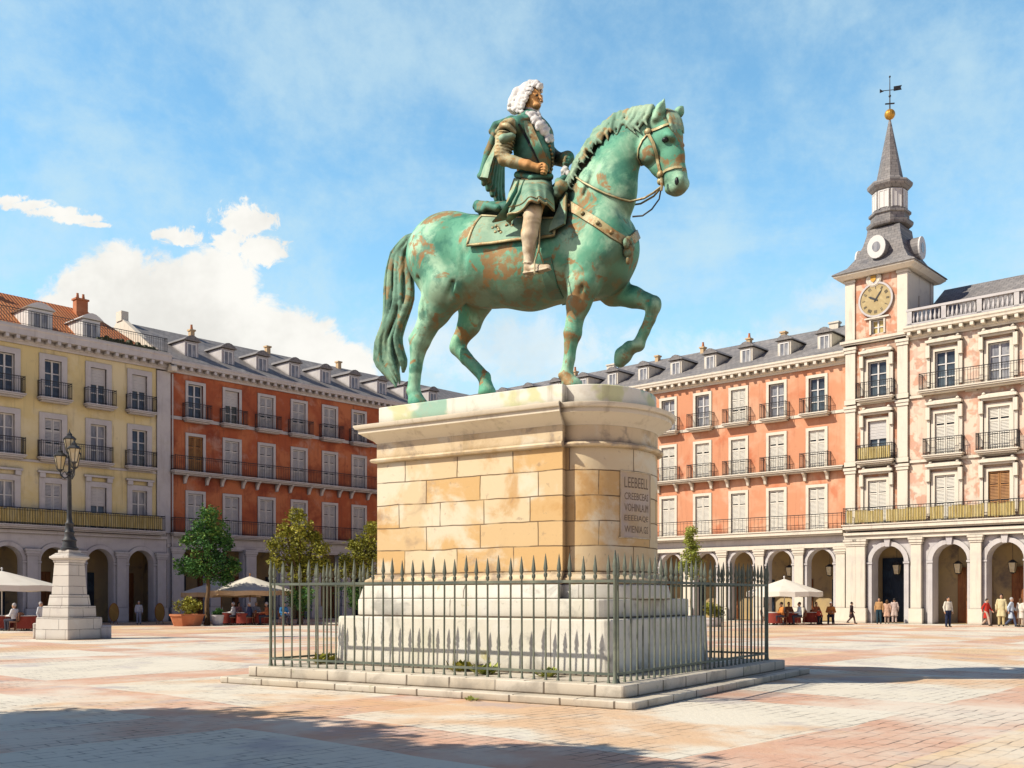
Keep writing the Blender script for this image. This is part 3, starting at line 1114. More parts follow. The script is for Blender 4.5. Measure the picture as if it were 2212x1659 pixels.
st = [['shut'] * 9, ['brown', 'shut', 'shut', 'shut', 'shut', 'shut', 'shut', 'half', 'shut'], ['glass', 'half', 'shut', 'shut', 'shut', 'curtain', 'shut', 'glass', 'shut']]
for i, x in enumerate(wx):
    add_window(red, x, Z1, ww, 2.75, st[0][i], M['trim'])
    add_window(red, x, Z2, ww, 2.5, st[1][i], M['trim'])
    add_window(red, x, Z3, ww, 2.4, st[2][i], M['trim'])
    add_balcony(red, x, Z3, 1.95, .55, M['trim'])
    for s in (-1, 1):
        put('bracket', m_bracket(M['trim']), red, (x + s * .85, 0, Z2 - .17))
for z, d in ((Z2, .62), (Z1, .55)):
    o = put('balcony', m_slab(W - .5, d, M['trim']), red, (W / 2, 0, z))
    put('railing', m_rail(W - .6, d, 1.0, .15), o)
string_course(red, 0, W, Z3 - .16, .22, .05, M['trim'], [(x - 1.04, x + 1.04) for x in wx])
cornice(red, 0, W, 17.7, M['trim'])
roof_wing(red, 0, W + 13, 17.72, 21.5, 6.5, M['slate'])
mb = MB()
mb.add([(-.05, -.75, 17.2), (-.05, 6.5, 21.85), (-.05, 13, 17.2), (.35, -.75, 17.2), (.35, 6.5, 21.85), (.35, 13, 17.2), (-.05, -.75, 16.9), (-.05, 13, 16.9), (.35, -.75, 16.9), (.35, 13, 16.9)],
       [(0, 1, 4, 3), (1, 2, 5, 4), (0, 6, 7, 2, 1), (3, 4, 5, 9, 8), (0, 3, 8, 6), (2, 7, 9, 5), (6, 8, 9, 7)])
mb.box(-.12, .42, 6.1, 6.9, 21.5, 22.2)
mb.obj('gable_wall', M['trim_white'], red)
for i, x in enumerate(wx):
    dormer(red, x + .15, 18.25, .75, 1.05, 1.25, M['slate'], M['trim'])
for x in (5.5, 12.3, 19.5):
    chimney(red, x, 6.2, 21.5, .34, .34, .30, M['canvas_tan'], 1 if x < 6 else 0)
# quoin strip and drainpipe between the two left-hand blocks
mb = MB()
mb.box(-.75, .22, -.10, -.003, 6.0, 16.9)
mb.obj('quoin_strip', M['arcade_grey'], red)
mb = MB()
mb.tube([(.35, -.14, .3), (.35, -.14, 16.8)], .055, 6)
mb.obj('drainpipe', M['trim'], red)

# ---------------------------------------------------------------- ochre block, far left
LO = 19.0
och = thing('corner_building', 'ochre yellow block under an orange tiled hipped roof with white attic dormers', 'building', CORN + dL * (28.7 + LO + .01), RZL)
W = LO
wx = [LO + 28.7 - s for s in (44.8, 42.0, 39.2, 36.35, 33.45, 30.65)]
ww, tw = 1.05, .34
ops = []
for x in wx:
    ops += [(x - ww / 2, x + ww / 2, Z1, Z1 + 2.65, 0), (x - ww / 2, x + ww / 2, Z2, Z2 + 2.45, 0), (x - ww / 2, x + ww / 2, Z3, Z3 + 2.4, 0)]
mb = MB()
wall_face(mb, W - .76, 6.0, 17.2, ops)
mb.obj('wall', M['ochre'], och)
mass(och, 0, W - .02, 17.4, 11.5, M['ochre'])
aops = [(x - .88 + .1, x + .88 + .1, 0, 4.75, 1) for x in wx]
mb = MB()
wall_face(mb, W, 0, 6.0, aops, .7)
archivolts(mb, aops, 0)
mb.box(0, W, -.16, -.003, 5.55, 5.75)
mb.obj('arcade', M['arcade_grey'], och)
for x in wx: pier(och, x - 1.33, M['arcade_grey'], .62, .22, 4.6)
pier(och, wx[-1] + 1.5, M['arcade_grey'], .62, .22, 4.6)
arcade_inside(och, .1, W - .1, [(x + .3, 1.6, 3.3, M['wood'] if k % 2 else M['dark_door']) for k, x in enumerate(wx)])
st = [['shut', 'shut', 'curtain', 'shut', 'half', 'curtain'], ['shut', 'shut', 'curtain', 'shut', 'curtain', 'glass'], ['glass', 'glass', 'glass', 'glass', 'half', 'half']]
for i, x in enumerate(wx):
    add_window(och, x, Z1, ww, 2.65, st[0][i], M['trim'], tw, 'corn')
    add_window(och, x, Z2, ww, 2.45, st[1][i], M['trim'], tw)
    add_window(och, x, Z3, ww, 2.4, st[2][i], M['trim'], tw)
    add_balcony(och, x, Z3, 1.9, .55, M['trim'])
    if i in (0, 2): add_balcony(och, x, Z2, 2.0, .5, M['trim'])
o = add_balcony(och, wx[3] + 1.35, Z2, 4.6, .5, M['trim'])
add_balcony(och, wx[5], Z2, 2.0, .5, M['trim'])
add_balcony(och, wx[1], Z2, 2.0, .5, M['trim'])
o = put('balcony', m_slab(W - .6, .6, M['trim']), och, (W / 2 - .1, 0, Z1))
put('railing', m_rail(W - .7, .6, 1.0, .15), o)
mb = MB()
x = -W / 2 + .5
while x < W / 2 - .6:
    dx_ = .14 + rd.random() * .10
    mb.box(x, x + dx_ - .02, -.56 + rd.random() * .02, -.535, .08 + rd.random() * .04, .92 + rd.random() * .06)
    x += dx_
mb.obj('reed_screen', M['reed'], o)
string_course(och, 0, W - .76, Z2 - .35, .14, .05, M['trim'])
cornice(och, 0, W - .02, 17.95, M['trim'], .8, .95)
mb = MB()
mb.box(0, W - .02, -.55, 12, 17.953, 18.08)
mb.obj('terrace', M['trim_white'], och)
# hipped tile roof
mb = MB()
e0, e1, rzz = 18.1, 18.1, 21.6
A = [(0, .9, e0), (W - .3, .9, e0), (W - .3, 11.4, e0), (0, 11.4, e0), (0, 6.0, rzz), (W - 2.7, 6.0, rzz)]
mb.add(A, [(0, 1, 5, 4), (1, 2, 5), (2, 3, 4, 5), (0, 4, 3), (0, 3, 2, 1)])
mb.obj('roof', M['tile'], och)
for x, w_ in ((wx[3] - .45, 1.5), (wx[4] - .1, 1.15), (wx[1], 1.3)):
    dormer(och, x, 18.1, .75, w_, 1.45, M['white_paint'], M['white_paint'], 2.6)
chimney(och, W - 3.5, 5.2, 21.0, .8, .55, .95, M['terracotta'], 2)
chimney(och, W - 9.6, 5.6, 21.3, .45, .45, .5, M['terracotta'], 2)
mb = MB()
mb.M = Matrix.Translation((W / 2 - .05, 0, 18.08))
bm_ = m_rail(W - .3, .42, .95, .16)
put('parapet_railing', bm_, och, (W / 2 - .05, 0, 18.08))
mb = MB()
for i in range(16):
    x = W - 4.6 + i * .27
    mb.ball((x, .25 + rd.random() * .2, 18.2 + rd.random() * .25), .16 + rd.random() * .12, seg=6, ring=4)
mb.obj('roof_planting', M['leaf_olive'], och)

# ---------------------------------------------------------------- orange block, right wing
org = thing('terraced_building', 'bright orange sunlit terraced block with white trim beside the clock tower', 'building', CORN, RZR)
W = 35.25
wx = [33.06 - 2.94 * i for i in range(11)]
wx = wx[::-1]
ww = 1.15
ops = []
for x in wx:
    ops += [(x - ww / 2, x + ww / 2, Z1 + .1, Z1 + 2.95, 0), (x - ww / 2, x + ww / 2, Z2, Z2 + 2.55, 0), (x - ww / 2, x + ww / 2, Z3, Z3 + 2.4, 0)]
mb = MB()
wall_face(mb, W, 6.0, 17.2, ops)
mb.obj('wall', M['orange'], org)
mass(org, -11, W, 17.4, 12.5, M['orange'])
aops = [(x - .92 + .25, x + .92 + .25, 0, 4.85, 1) for x in wx]
mb = MB()
wall_face(mb, W, 0, 6.0, aops, .6)
archivolts(mb, aops, 0, .06, .18)
mb.box(0, W, -.05, -.003, 5.85, 5.997)
mb.obj('arcade', M['arcade_grey'], org)
mb = MB()
mb.box(0, W, -.22, -.053, 4.95, 5.22)
mb.obj('impost_band', M['trim_white'], org)
for x in wx: pier(org, x + 1.72, M['arcade_pale'], .62, .2, 4.94)
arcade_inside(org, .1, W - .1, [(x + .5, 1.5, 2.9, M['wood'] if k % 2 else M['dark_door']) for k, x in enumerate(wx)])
st = [['shut'] * 11, ['shut'] * 11, ['shut'] * 6 + ['curtain', 'curtain', 'shut', 'curtain', 'glass']]
for i, x in enumerate(wx):
    add_window(org, x, Z1 + .1, ww, 2.85, st[0][i], M['trim_white'], .2, 'plain', M['shutter_cream'])
    add_window(org, x, Z2, ww, 2.55, st[1][i], M['trim_white'], .2, 'plain', M['shutter_cream'])
    add_window(org, x, Z3, ww, 2.4, st[2][i], M['trim_white'], .2, 'plain', M['shutter_cream'])
    add_balcony(org, x, Z3, 1.95, .6, M['trim_white'])
    o = put('railing', m_rail(1.95, .55, 1.0, .13), org, (x, 0, Z2))
    for s in (-1, 1):
        put('bracket', m_bracket(M['trim_white']), org, (x + s * .8, 0, Z2 - .17))
o = put('balcony', m_slab(W - .3, .62, M['trim_white']), org, (W / 2, 0, Z2))
o = put('balcony', m_slab(W - .3, .6, M['trim_white'], .3), org, (W / 2, 0, Z1 + .1))
put('railing', m_rail(W - .4, .6, 1.0, .30), o)
string_course(org, 0, W, Z3 - .16, .2, .06, M['trim_white'], [(x - 1.04, x + 1.04) for x in wx])
cornice(org, 0, W, 17.7, M['trim_white'])
roof_wing(org, -13, W, 17.72, 21.3, 6.5, M['slate'])
for i, x in enumerate(wx):
    dormer(org, x + .2, 18.2, .75, 1.0, 1.2, M['slate'], M['trim_white'])
for x, w_, p_ in ((31.5, .8, 0), (27.5, .4, 0), (24.6, .35, 1), (20.5, .35, 1), (16.2, .35, 0), (11.5, .9, 0), (7.5, .4, 1)):
    chimney(org, x, 6.2, 21.3, w_ * .85, .4, .16, M['canvas_tan'] if w_ < .5 else M['trim_white'], p_)

# ---------------------------------------------------------------- town hall with the clock tower
TP = .45
hall = thing('town_hall', 'fresco-painted town hall with slate-spired clock tower and arched ground floor', 'town hall', CORN + dR * 35.3 - Vector((.67, .743, 0)) * TP, RZR)
W = 21.0
TW = 3.95
wx = [2.05, 6.25, 9.35, 12.45, 15.55, 18.65]
ww = 1.2
rows = ((6.35, 2.75), (10.35, 2.55), (14.35, 2.35))
ops = []
for x in wx:
    for z, h in rows: ops.append((x - ww / 2, x + ww / 2, z, z + h, 0))
mb = MB()
wall_face(mb, TW, 6.0, 17.9, [o for o in ops if o[0] < TW])
mb.obj('wall', M['fresco_deep'], hall)
mb = MB()
wall_face(mb, W, 6.0, 17.9, [o for o in ops if o[0] > TW], x0=TW)
mb.obj('wall', M['fresco'], hall)
mass(hall, 0, W, 17.95, 12, M['trim_white'])
aw = 1.02
acx = [2.75, 6.55, 9.7, 12.8, 15.9, 18.9]
aops = [(x - aw, x + aw, 0, 4.9, 1) for x in acx]
mb = MB()
wall_face(mb, W, 0, 6.0, aops, .9)
archivolts(mb, aops, 0, .10, .30)
for x in acx:
    mb.taper((x, -.09), .26, .22, .40, .30, 4.85, 5.35)
mb.obj('arcade', M['arcade_grey'], hall)
mb = MB()
mb.box(0, W, -.34, -.003, 5.36, 5.62)
mb.box(0, W, -.48, -.004, 5.623, 5.80)
mb.obj('impost_band', M['trim_white'], hall)
px_ = [.42, 1.05] + [(acx[i] + acx[i + 1]) / 2 for i in range(len(acx) - 1)]
px_[2] -= .05
for x in px_: pier(hall, x, M['arcade_pale'], .62, .34, 5.35)
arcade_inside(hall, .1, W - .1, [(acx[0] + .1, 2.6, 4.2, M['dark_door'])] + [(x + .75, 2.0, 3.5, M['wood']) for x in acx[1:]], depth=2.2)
st = [['shut', 'shut', 'brown', 'shut', 'shut', 'shut'], ['half', 'shut', 'shut', 'shut', 'shut', 'shut'], ['glass', 'glass', 'curtain', 'shut', 'glass', 'shut']]
for i, x in enumerate(wx):
    for r_, (z, h) in enumerate(rows):
        add_window(hall, x, z, ww, h, st[r_][i], M['trim_white'], .22, 'pedi', M['shutter_cream'])
    if i == 0:
        add_balcony(hall, x, 14.35, 2.3, .55, M['trim_white'])
        o = add_balcony(hall, x, 10.35, 2.3, .55, M['trim_white'])
        mb = MB()
        for k in range(12): mb.box(-1.05 + k * .176, -1.05 + k * .176 + .15, -.53, -.51, .06, .84)
        mb.obj('reed_screen', M['reed'], o)
    else:
        add_balcony(hall, x, 10.35, 2.3, .55, M['trim_white'])
o = put('balcony', m_slab(W - TW - 1.0, .6, M['trim_white']), hall, ((W + TW + .8) / 2, 0, 14.35))
put('railing', m_rail(W - TW - 1.1, .6, 1.0, .16), o)
o = put('balcony', m_slab(W - .1, .7, M['trim_white'], .3), hall, (W / 2, 0, 6.3))
put('railing', m_rail(W - .2, .7, 1.05, .16), o)
mb = MB()
x = -W / 2 + .3
while x < W / 2 - .4:
    dx_ = .14 + rd.random() * .12
    if rd.random() < .86:
        mb.box(x, x + dx_ - .02, -.65 + rd.random() * .02, -.63, .06 + rd.random() * .06, .82 + rd.random() * .12)
    x += dx_
mb.obj('reed_screen', M['reed'], o)
# pilasters, string courses
for x, z0, z1 in ((.32, 6.05, 17.9), (TW - .25, 6.05, 17.9)):
    def f(z0=z0, z1=z1):
        mb = MB()
        for a, b in ((6.05, 9.95), (10.1, 13.95), (14.1, 17.75)):
            mb.box(-.32, .32, -.16, -.003, a + .3, b - .32)
            mb.box(-.38, .38, -.22, -.003, a, a + .297)
            mb.box(-.38, .38, -.22, -.003, b - .317, b - .12)
            mb.box(-.43, .43, -.27, -.003, b - .117, b + .05)
        return mb.mesh('pilaster', M['trim_white'])
    put('pilaster', kit('pil', f), hall, (x, 0, 0))
for z in (10.0, 14.0):
    string_course(hall, 0, W, z, .16, .12, M['trim_white'], [(-.2, .76), (TW - .7, TW + .2)] + ([(x - 1.22, x + 1.22) for x in wx[1:]] if z > 13 else []))
cornice(hall, TW + .02, W, 18.4, M['trim_white'], .75, .75)
mb = MB()
mb.box(TW + .02, W, -.5, 1.4, 18.403, 18.5)
x = TW + .3
while x < W:
    mb.box(x - .14, x + .14, -.44, -.12, 18.503, 19.35)
    x += 2.06
mb.box(TW + .1, W, -.46, -.10, 19.353, 19.5)
mb.box(TW + .1, W, -.44, -.12, 18.503, 18.6)
x = TW + .5
while x < W:
    k = (x - TW - .3) % 2.06
    if .16 < k < 1.9:
        mb.lathe([(.05, 18.6), (.10, 18.78), (.10, 18.9), (.05, 19.1), (.05, 19.353)], (x, -.28, 0), 6)
    x += .26
mb.obj('balustrade', M['arcade_grey'], hall)
mb = MB()
mb.sweep_x([(.8, 18.5), (6.5, 22.3), (12, 18.5)], TW + .02, W)
mb.obj('roof', M['slate'], hall)
mb = MB()
mb.box(TW + .5, TW + 1.2, .5, 1.6, 18.5, 19.7)
mb.obj('roof_hatch', M['slate_blue'], hall)

# the tower rises from the left end of the hall
TD = 4.4
tx0, tx1 = 0.0, TW
zt0, zt1 = 18.0, 22.35
mb = MB()
wall_face(mb, tx1 - .6, zt0, zt1, [(1.65, 2.45, 18.45, 19.35, 0)], .25, x0=tx0 + .6)
mb.obj('tower_front', M['fresco_deep'], hall)
mb = MB()
mb.add([(tx1, 0, 17.9), (tx1, TD, 17.9), (tx1, TD, zt1), (tx1, 0, zt1)], [(0, 1, 2, 3)])
mb.add([(tx0, 0, 17.9), (tx0, TD, 17.9), (tx0, TD, zt1), (tx0, 0, zt1)], [(3, 2, 1, 0)])
mb.add([(tx0, TD, 17.9), (tx1, TD, 17.9), (tx1, TD, zt1), (tx0, TD, zt1)], [(3, 2, 1, 0)])
mb.box(tx1 + .003, tx1 + .05, 1.9, 2.3, 19.6, 20.9)
mb.obj('tower_wall', M['trim_white'], hall)
for a, b in ((tx0 - .04, tx0 + .6), (tx1 - .6, tx1 + .04)):
    mb = MB()
    mb.box(a, b, -.10, .3, 18.23, zt1 - .35)
    mb.box(a - .05, b + .05, -.16, .35, zt1 - .347, zt1 - .1)
    mb.obj('tower_pilaster', M['trim_white'], hall)
mb = MB()
mb.box(tx1 - .3, tx1 + .04, TD - .5, TD + .04, 18.23, zt1 - .1)
mb.obj('tower_pilaster', M['trim_white'], hall)
mb = MB()
mb.box(tx0 - .22, tx1 + .22, -.26, TD + .2, 17.95, 18.05)
mb.box(tx0 - .30, tx1 + .30, -.34, TD + .3, 18.053, 18.22)
mb.obj('tower_string_course', M['trim_white'], hall)
# little window under the dial
o = put('window', m_surround(.8, .9, .12, M['trim_white']), hall, (2.05, 0, 18.45))
put('sash', m_sash(.8, .9, 2, M['white_paint']), o)
put('pane', m_pane(.8, .9, M['reed']), o)
mb = MB()
mb.box(1.25, 2.85, -.14, -.063, 19.42, 19.52)
mb.obj('sill_band', M['trim_white'], hall)
# dial
ck = MB()
cxk, czk = 1.98, 20.62
N = 40
ck.M = Matrix.Translation((cxk, 0, czk)) @ Matrix.Rotation(R(90), 4, 'X')
ck.lathe([(1.0, .003), (1.0, .10)], (0, 0, 0), N)
dial = ck.obj('clock_dial', M['clock'], hall)
mb = MB()
mb.M = Matrix.Translation((cxk, 0, czk)) @ Matrix.Rotation(R(90), 4, 'X')
mb.rings([[(r_ * math.cos(2 * PI * i / N), r_ * math.sin(2 * PI * i / N), z) for i in range(N)] for r_, z in ((1.0, .003), (1.12, .003), (1.12, .15), (1.0, .15), (1.0, .003))], cap=False)
mb.obj('clock_rim', M['arcade_grey'], dial)
mb = MB()
for k in range(12):
    a = 2 * PI * k / 12
    mb.M = Matrix.Translation((cxk, 0, czk)) @ Matrix.Rotation(a, 4, 'Y')
    strokes = (1, 2, 3, 2, 1, 2, 3, 4, 2, 1, 2, 3)[k]
    for j in range(strokes):
        q = (j - (strokes - 1) / 2) * .07
        mb.box(q - .016, q + .016, -.115, -.103, .68, .88)
mb.obj('clock_numerals', M['iron'], dial)
for a, L, wd in ((R(-62), .55, .05), (R(35), .72, .035)):
    mb = MB()
    mb.M = Matrix.Translation((cxk, 0, czk)) @ Matrix.Rotation(a, 4, 'Y')
    mb.add([(-wd, -.13, -.15), (wd, -.13, -.15), (wd * 1.3, -.13, L * .7), (0, -.13, L), (-wd * 1.3, -.13, L * .7), (-wd, -.118, -.15), (wd, -.118, -.15), (wd * 1.3, -.118, L * .7), (0, -.118, L), (-wd * 1.3, -.118, L * .7)],
           [(0, 1, 2, 3, 4), (9, 8, 7, 6, 5), (0, 5, 6, 1), (1, 6, 7, 2), (2, 7, 8, 3), (3, 8, 9, 4), (4, 9, 5, 0)])
    mb.obj('clock_hand', M['iron'], dial)
# carved round crest over the dial
mb = MB()
mb.M = Matrix.Translation((1.85, -.02, 22.0 - .05)) @ Matrix.Rotation(R(90), 4, 'X')
mb.lathe([(.50, 0), (.50, .10), (.40, .16), (.34, .12), (.01, .14)], (0, 0, 0), 18)
cr = mb.obj('crest', M['trim_white'], hall)
mb = MB()
mb.add([(1.68, -.20, 22.15), (2.02, -.20, 22.15), (2.02, -.20, 21.88), (1.85, -.20, 21.72), (1.68, -.20, 21.88)], [(0, 1, 2, 3, 4)])
mb.obj('crest_shield', M['gold'], cr)
# flared roof, lantern, spire
rcx, rcy = (tx0 + tx1) / 2, TD / 2


def sq(hw, hd, z):
    return [(rcx - hw, rcy - hd, z), (rcx + hw, rcy - hd, z), (rcx + hw, rcy + hd, z), (rcx - hw, rcy + hd, z)]


mb = MB()
mb.rings([sq(2.35, 2.55, 22.20), sq(2.62, 2.82, 22.42), sq(2.62, 2.82, 22.52)])
mb.obj('tower_eaves', M['trim_white'], hall)
mb = MB()
prof = [(2.70, 2.90, 22.523), (2.66, 2.86, 22.6), (1.98, 2.12, 23.05), (1.55, 1.62, 23.75), (1.27, 1.29, 24.5), (1.10, 1.10, 25.2), (1.05, 1.05, 25.6)]
mb.rings([sq(*p) for p in prof])
mb.obj('tower_roof', M['slate'], hall)
for i, (ax, ay, rz_) in enumerate(((rcx, rcy - 2.1, 0), (rcx + 2.0, rcy, PI / 2), (rcx - 2.0, rcy, -PI / 2))):
    mb = MB()
    mb.M = Matrix.Rotation(R(90), 4, 'X')
    pts = [(.58 * math.cos(2 * PI * k / 20), .72 * math.sin(2 * PI * k / 20)) for k in range(20)]
    mb.prism(pts, -1.4, .02)
    o = mb.obj('tower_dormer', M['slate'], hall, loc=(ax, ay, 24.02), rz=rz_)
    mb = MB()
    mb.M = Matrix.Rotation(R(90), 4, 'X')
    mb.prism([(p[0] * 1.02, p[1] * 1.02) for p in pts], .023, .12)
    o2 = mb.obj('dormer_front', M['white_paint'], o)
    mb = MB()
    mb.M = Matrix.Rotation(R(90), 4, 'X')
    mb.prism([(p[0] * .45, p[1] * .45) for p in pts], .123, .14)
    mb.obj('pane', M['curtain_glass'], o)
mb = MB()
oc = lambda r_, z: [(rcx + r_ * math.cos(2 * PI * (i + .5) / 8), rcy + r_ * math.sin(2 * PI * (i + .5) / 8), z) for i in range(8)]
mb.rings([oc(1.38, 25.735), oc(1.45, 25.876), oc(1.45, 26.017), oc(1.2, 26.064), oc(1.2, 26.487), oc(1.32, 26.534), oc(1.32, 26.675), oc(1.08, 26.722)])
mb.rings([oc(1.08, 26.675), oc(1.05, 28.085), oc(1.16, 28.132), oc(1.38, 28.367), oc(1.42, 28.508), oc(1.40, 28.602), oc(.95, 28.743)])
mb.obj('lantern', M['slate'], hall)
for i in range(8):
    a = 2 * PI * (i + 1) / 8
    mb = MB()
    mb.box(-.26, .26, -.02, .05, 0, 1.05)
    mb.box(-.34, -.263, -.05, .03, -.06, 1.12)
    mb.box(.263, .34, -.05, .03, -.06, 1.12)
    mb.box(-.26, .26, -.05, .03, 1.053, 1.12)
    mb.box(-.025, .025, -.045, -.023, 0, 1.05)
    rr = 1.0
    mb.obj('louvre', M['white_paint'], hall, loc=(rcx + rr * math.cos(a), rcy + rr * math.sin(a), 26.891), rz=a + PI / 2)
mb = MB()
mb.rings([oc(1.0, 28.696), oc(.82, 28.978), oc(.07, 32.832)])
mb.obj('spire', M['slate'], hall)
mb = MB()
mb.ball((rcx, rcy, 33.227), .34, seg=16, ring=10)
mb.tube([(rcx, rcy, 32.738), (rcx, rcy, 32.973)], .06, 8)
mb.obj('spire_ball', M['gold'], hall)
mb = MB()
mb.tube([(rcx, rcy, 33.490), (rcx, rcy, 35.652)], [.05, .025], 6)
ux, uy = math.cos(-RZR), math.sin(-RZR)      # the vane swings along the wind, roughly across the square
P_ = lambda k, z: (rcx + ux * k, rcy + uy * k, z)
mb.tube([P_(-.62, 34.759), P_(.75, 34.900)], .025, 5)
mb.tube([P_(-.3, 33.913), P_(.3, 33.960)], .05, 5)
mb.add([P_(.25, 34.759), P_(.78, 34.853), P_(.72, 35.013), P_(.80, 35.163), P_(.25, 35.069)], [(0, 1, 2, 3, 4)])
mb.add([P_(-.66, 34.618), P_(-.38, 34.740), P_(-.66, 34.900)], [(0, 1, 2)])
mb.ball((rcx, rcy, 35.699), .07, seg=6, ring=4)
mb.ball((rcx, rcy, 34.430), .09, seg=6, ring=4)
mb.obj('weather_vane', M['iron'], hall)

# ---------------------------------------------------------------- lanterns hanging in the arches of the right wing
lx = [('orange', CORN + dR * (33.06 + .25), .10), ('orange', CORN + dR * (30.12 + .25), .10)]
for x in acx[:4]:
    lx.append(('hall', hall.location + dR * x, .35))
lab = ['small lantern under the orange block arch nearest the clock tower', 'small lantern under the second orange block arch from the clock tower', 'glowing lantern in the dark archway under the clock tower', 'hanging lantern in the hall arch next to the dark archway',
       'hanging lantern in the second brown-doored hall arch', 'hanging lantern in the third brown-doored hall arch']
M['lamp_glass'] = mat('honey_lamp_glass', (0.62, 0.50, 0.28, 1), [((0.75, 0.68, 0.5, 1), 4, .4, .7, .7)], rough=.25)
src = None
for (k, p, dy_), lb in zip(lx, lab):
    if src is None:
        t_ = src = thing('hanging_lantern', lb, 'lantern')
        mb = MB()
        mb.taper((0, 0), .26, .26, .40, .40, -.62, -.05)
        mb.obj('lamp_glass', M['lamp_glass'], t_)
        mb = MB()
        for s in ((-1, -1), (1, -1), (1, 1), (-1, 1)):
            mb.tube([(s[0] * .13, s[1] * .13, -.63), (s[0] * .205, s[1] * .205, -.04)], .016, 5)
        mb.taper((0, 0), .46, .46, .10, .10, -.047, .14)
        mb.taper((0, 0), .10, .10, .30, .30, -.70, -.623)
        mb.obj('lamp_frame', M['iron'], t_)
        mb = MB()
        mb.tube([(0, 0, .14), (0, 0, 1.62)], .014, 5)
        mb.obj('chain', M['iron'], t_)
    else:
        t_ = copy_tree(src)
        t_['label'] = lb
    t_['group'] = 'lanterns hanging in the arches'
    q = p - Vector((-.67, -.743, 0)) * 1.4
    t_.location = (q.x, q.y, 3.76)
    t_.rotation_euler = (0, 0, RZR)
# ================================================================ monument: steps, pedestal, fence
O = Vector((.223, 20.46, 0))
RZM = -R(33)
UU = Vector((math.cos(RZM), math.sin(RZM), 0))
VV = Vector((-math.sin(RZM), math.cos(RZM), 0))


def rrect(a0, a1, b0, b1, r=0.0, n=5):
    if r <= 0: return [(a0, b0), (a1, b0), (a1, b1), (a0, b1)]
    pts = []
    for cx, cy, s in ((a1 - r, b0 + r, -90), (a1 - r, b1 - r, 0), (a0 + r, b1 - r, 90), (a0 + r, b0 + r, 180)):
        for k in range(n + 1):
            t_ = R(s + 90 * k / n)
            pts.append((cx + r * math.cos(t_), cy + r * math.sin(t_)))
    return pts


def ashlar(name, c1, c2, mortar, bw, rh, layers, msize=.012, spread=.9):
    def ex(g, vec, c, p):
        uv = g.n('ShaderNodeTexCoord').outputs['UV']
        n2 = g.n('ShaderNodeTexNoise')
        n2.inputs['Scale'].default_value = 1.7
        g.l(uv, n2.inputs['Vector'])
        wob = g.n('ShaderNodeVectorMath', operation='MULTIPLY_ADD')
        g.l(n2.outputs['Color'], wob.inputs[0])
        wob.inputs[1].default_value = (.05, .05, 0)
        g.l(uv, wob.inputs[2])
        br = g.n('ShaderNodeTexBrick', offset=.42, squash=.8, squash_frequency=3)
        br.inputs['Scale'].default_value = 1
        br.inputs['Brick Width'].default_value = bw
        br.inputs['Row Height'].default_value = rh
        br.inputs['Mortar Size'].default_value = msize
        br.inputs['Mortar Smooth'].default_value = .25
        br.inputs['Color1'].default_value = (0, 0, 0, 1)
        br.inputs['Color2'].default_value = (1, 1, 1, 1)
        br.inputs['Mortar'].default_value = (.5, .5, .5, 1)
        g.l(wob.outputs[0], br.inputs['Vector'])
        sp = g.n('ShaderNodeSeparateColor')
        g.l(br.outputs['Color'], sp.inputs[0])
        tone = g.mix(g.remap(sp.outputs[0], .15, .75), c1, c2)
        col = g.mix(spread, c, tone)
        for k, (cc, sc, lo, hi, stg) in enumerate(layers):
            of = g.n('ShaderNodeMapping')
            of.inputs['Location'].default_value = (k * 7.3, k * 3.1, k * 2.2)
            g.l(vec, of.inputs['Vector'])
            col = g.mix(g.math('MULTIPLY', g.remap(g.noise(of.outputs['Vector'], sc, 6, .6, .4), lo, hi), stg), col, cc)
        gap = g.remap(g.noise(vec, 2.2, 3, .5), .35, .5)
        jm = g.math('MULTIPLY', br.outputs['Fac'], g.math('ADD', g.math('MULTIPLY', gap, .5), .5))
        col = g.mix(g.math('MULTIPLY', jm, .85), col, mortar)
        b = g.n('ShaderNodeBump')
        b.inputs['Strength'].default_value = .6
        b.inputs['Distance'].default_value = .02
        g.l(g.math('SUBTRACT', g.math('MULTIPLY', g.noise(vec, 16, 6, .65), .35), jm), b.inputs['Height'])
        g.l(b.outputs[0], p.inputs['Normal'])
        return col
    return mat(name, c1, rough=.85, spec=.2, extra=ex, crease_shade=(.30, .7, (0.14, 0.09, 0.05, 1)), streak=((0.40, 0.27, 0.14, 1), .30))


ORANGE_ST = (0.62, 0.36, 0.13, 1)
M['ped'] = ashlar('honey_ashlar', (0.78, 0.63, 0.40, 1), (0.70, 0.44, 0.18, 1), (0.13, 0.08, 0.045, 1), 1.28, .455,
                  [((0.82, 0.74, 0.56, 1), .7, .5, .62, .8), ((0.60, 0.33, 0.11, 1), .9, .55, .68, .75), ((0.36, 0.25, 0.18, 1), 1.3, .56, .72, .6), ((0.30, 0.20, 0.15, 1), 6, .62, .74, .5)])
M['ped_band'] = mat('weathered_moulding_stone', (0.72, 0.57, 0.36, 1), [((0.46, 0.30, 0.13, 1), 1.3, .48, .68, .75), ((0.76, 0.70, 0.56, 1), 1.9, .52, .68, .6), ((0.26, 0.20, 0.17, 1), 2.2, .50, .66, .65), ((0.42, 0.36, 0.08, 1), 1.1, .66, .76, .6)], bump=(22, .4, .012), crease_shade=(.28, .8, (0.13, 0.085, 0.05, 1)), streak=((0.32, 0.25, 0.15, 1), .45))
M['ped_cap'] = mat('pale_cap_stone', (0.78, 0.69, 0.53, 1), [((0.56, 0.48, 0.36, 1), 1.2, .52, .72, .6), ((0.40, 0.42, 0.20, 1), .9, .64, .74, .45), ((0.34, 0.29, 0.25, 1), 4, .6, .78, .45)], bump=(22, .35, .01), crease_shade=(.28, .8, (0.16, 0.12, 0.08, 1)), streak=((0.32, 0.25, 0.15, 1), .45))
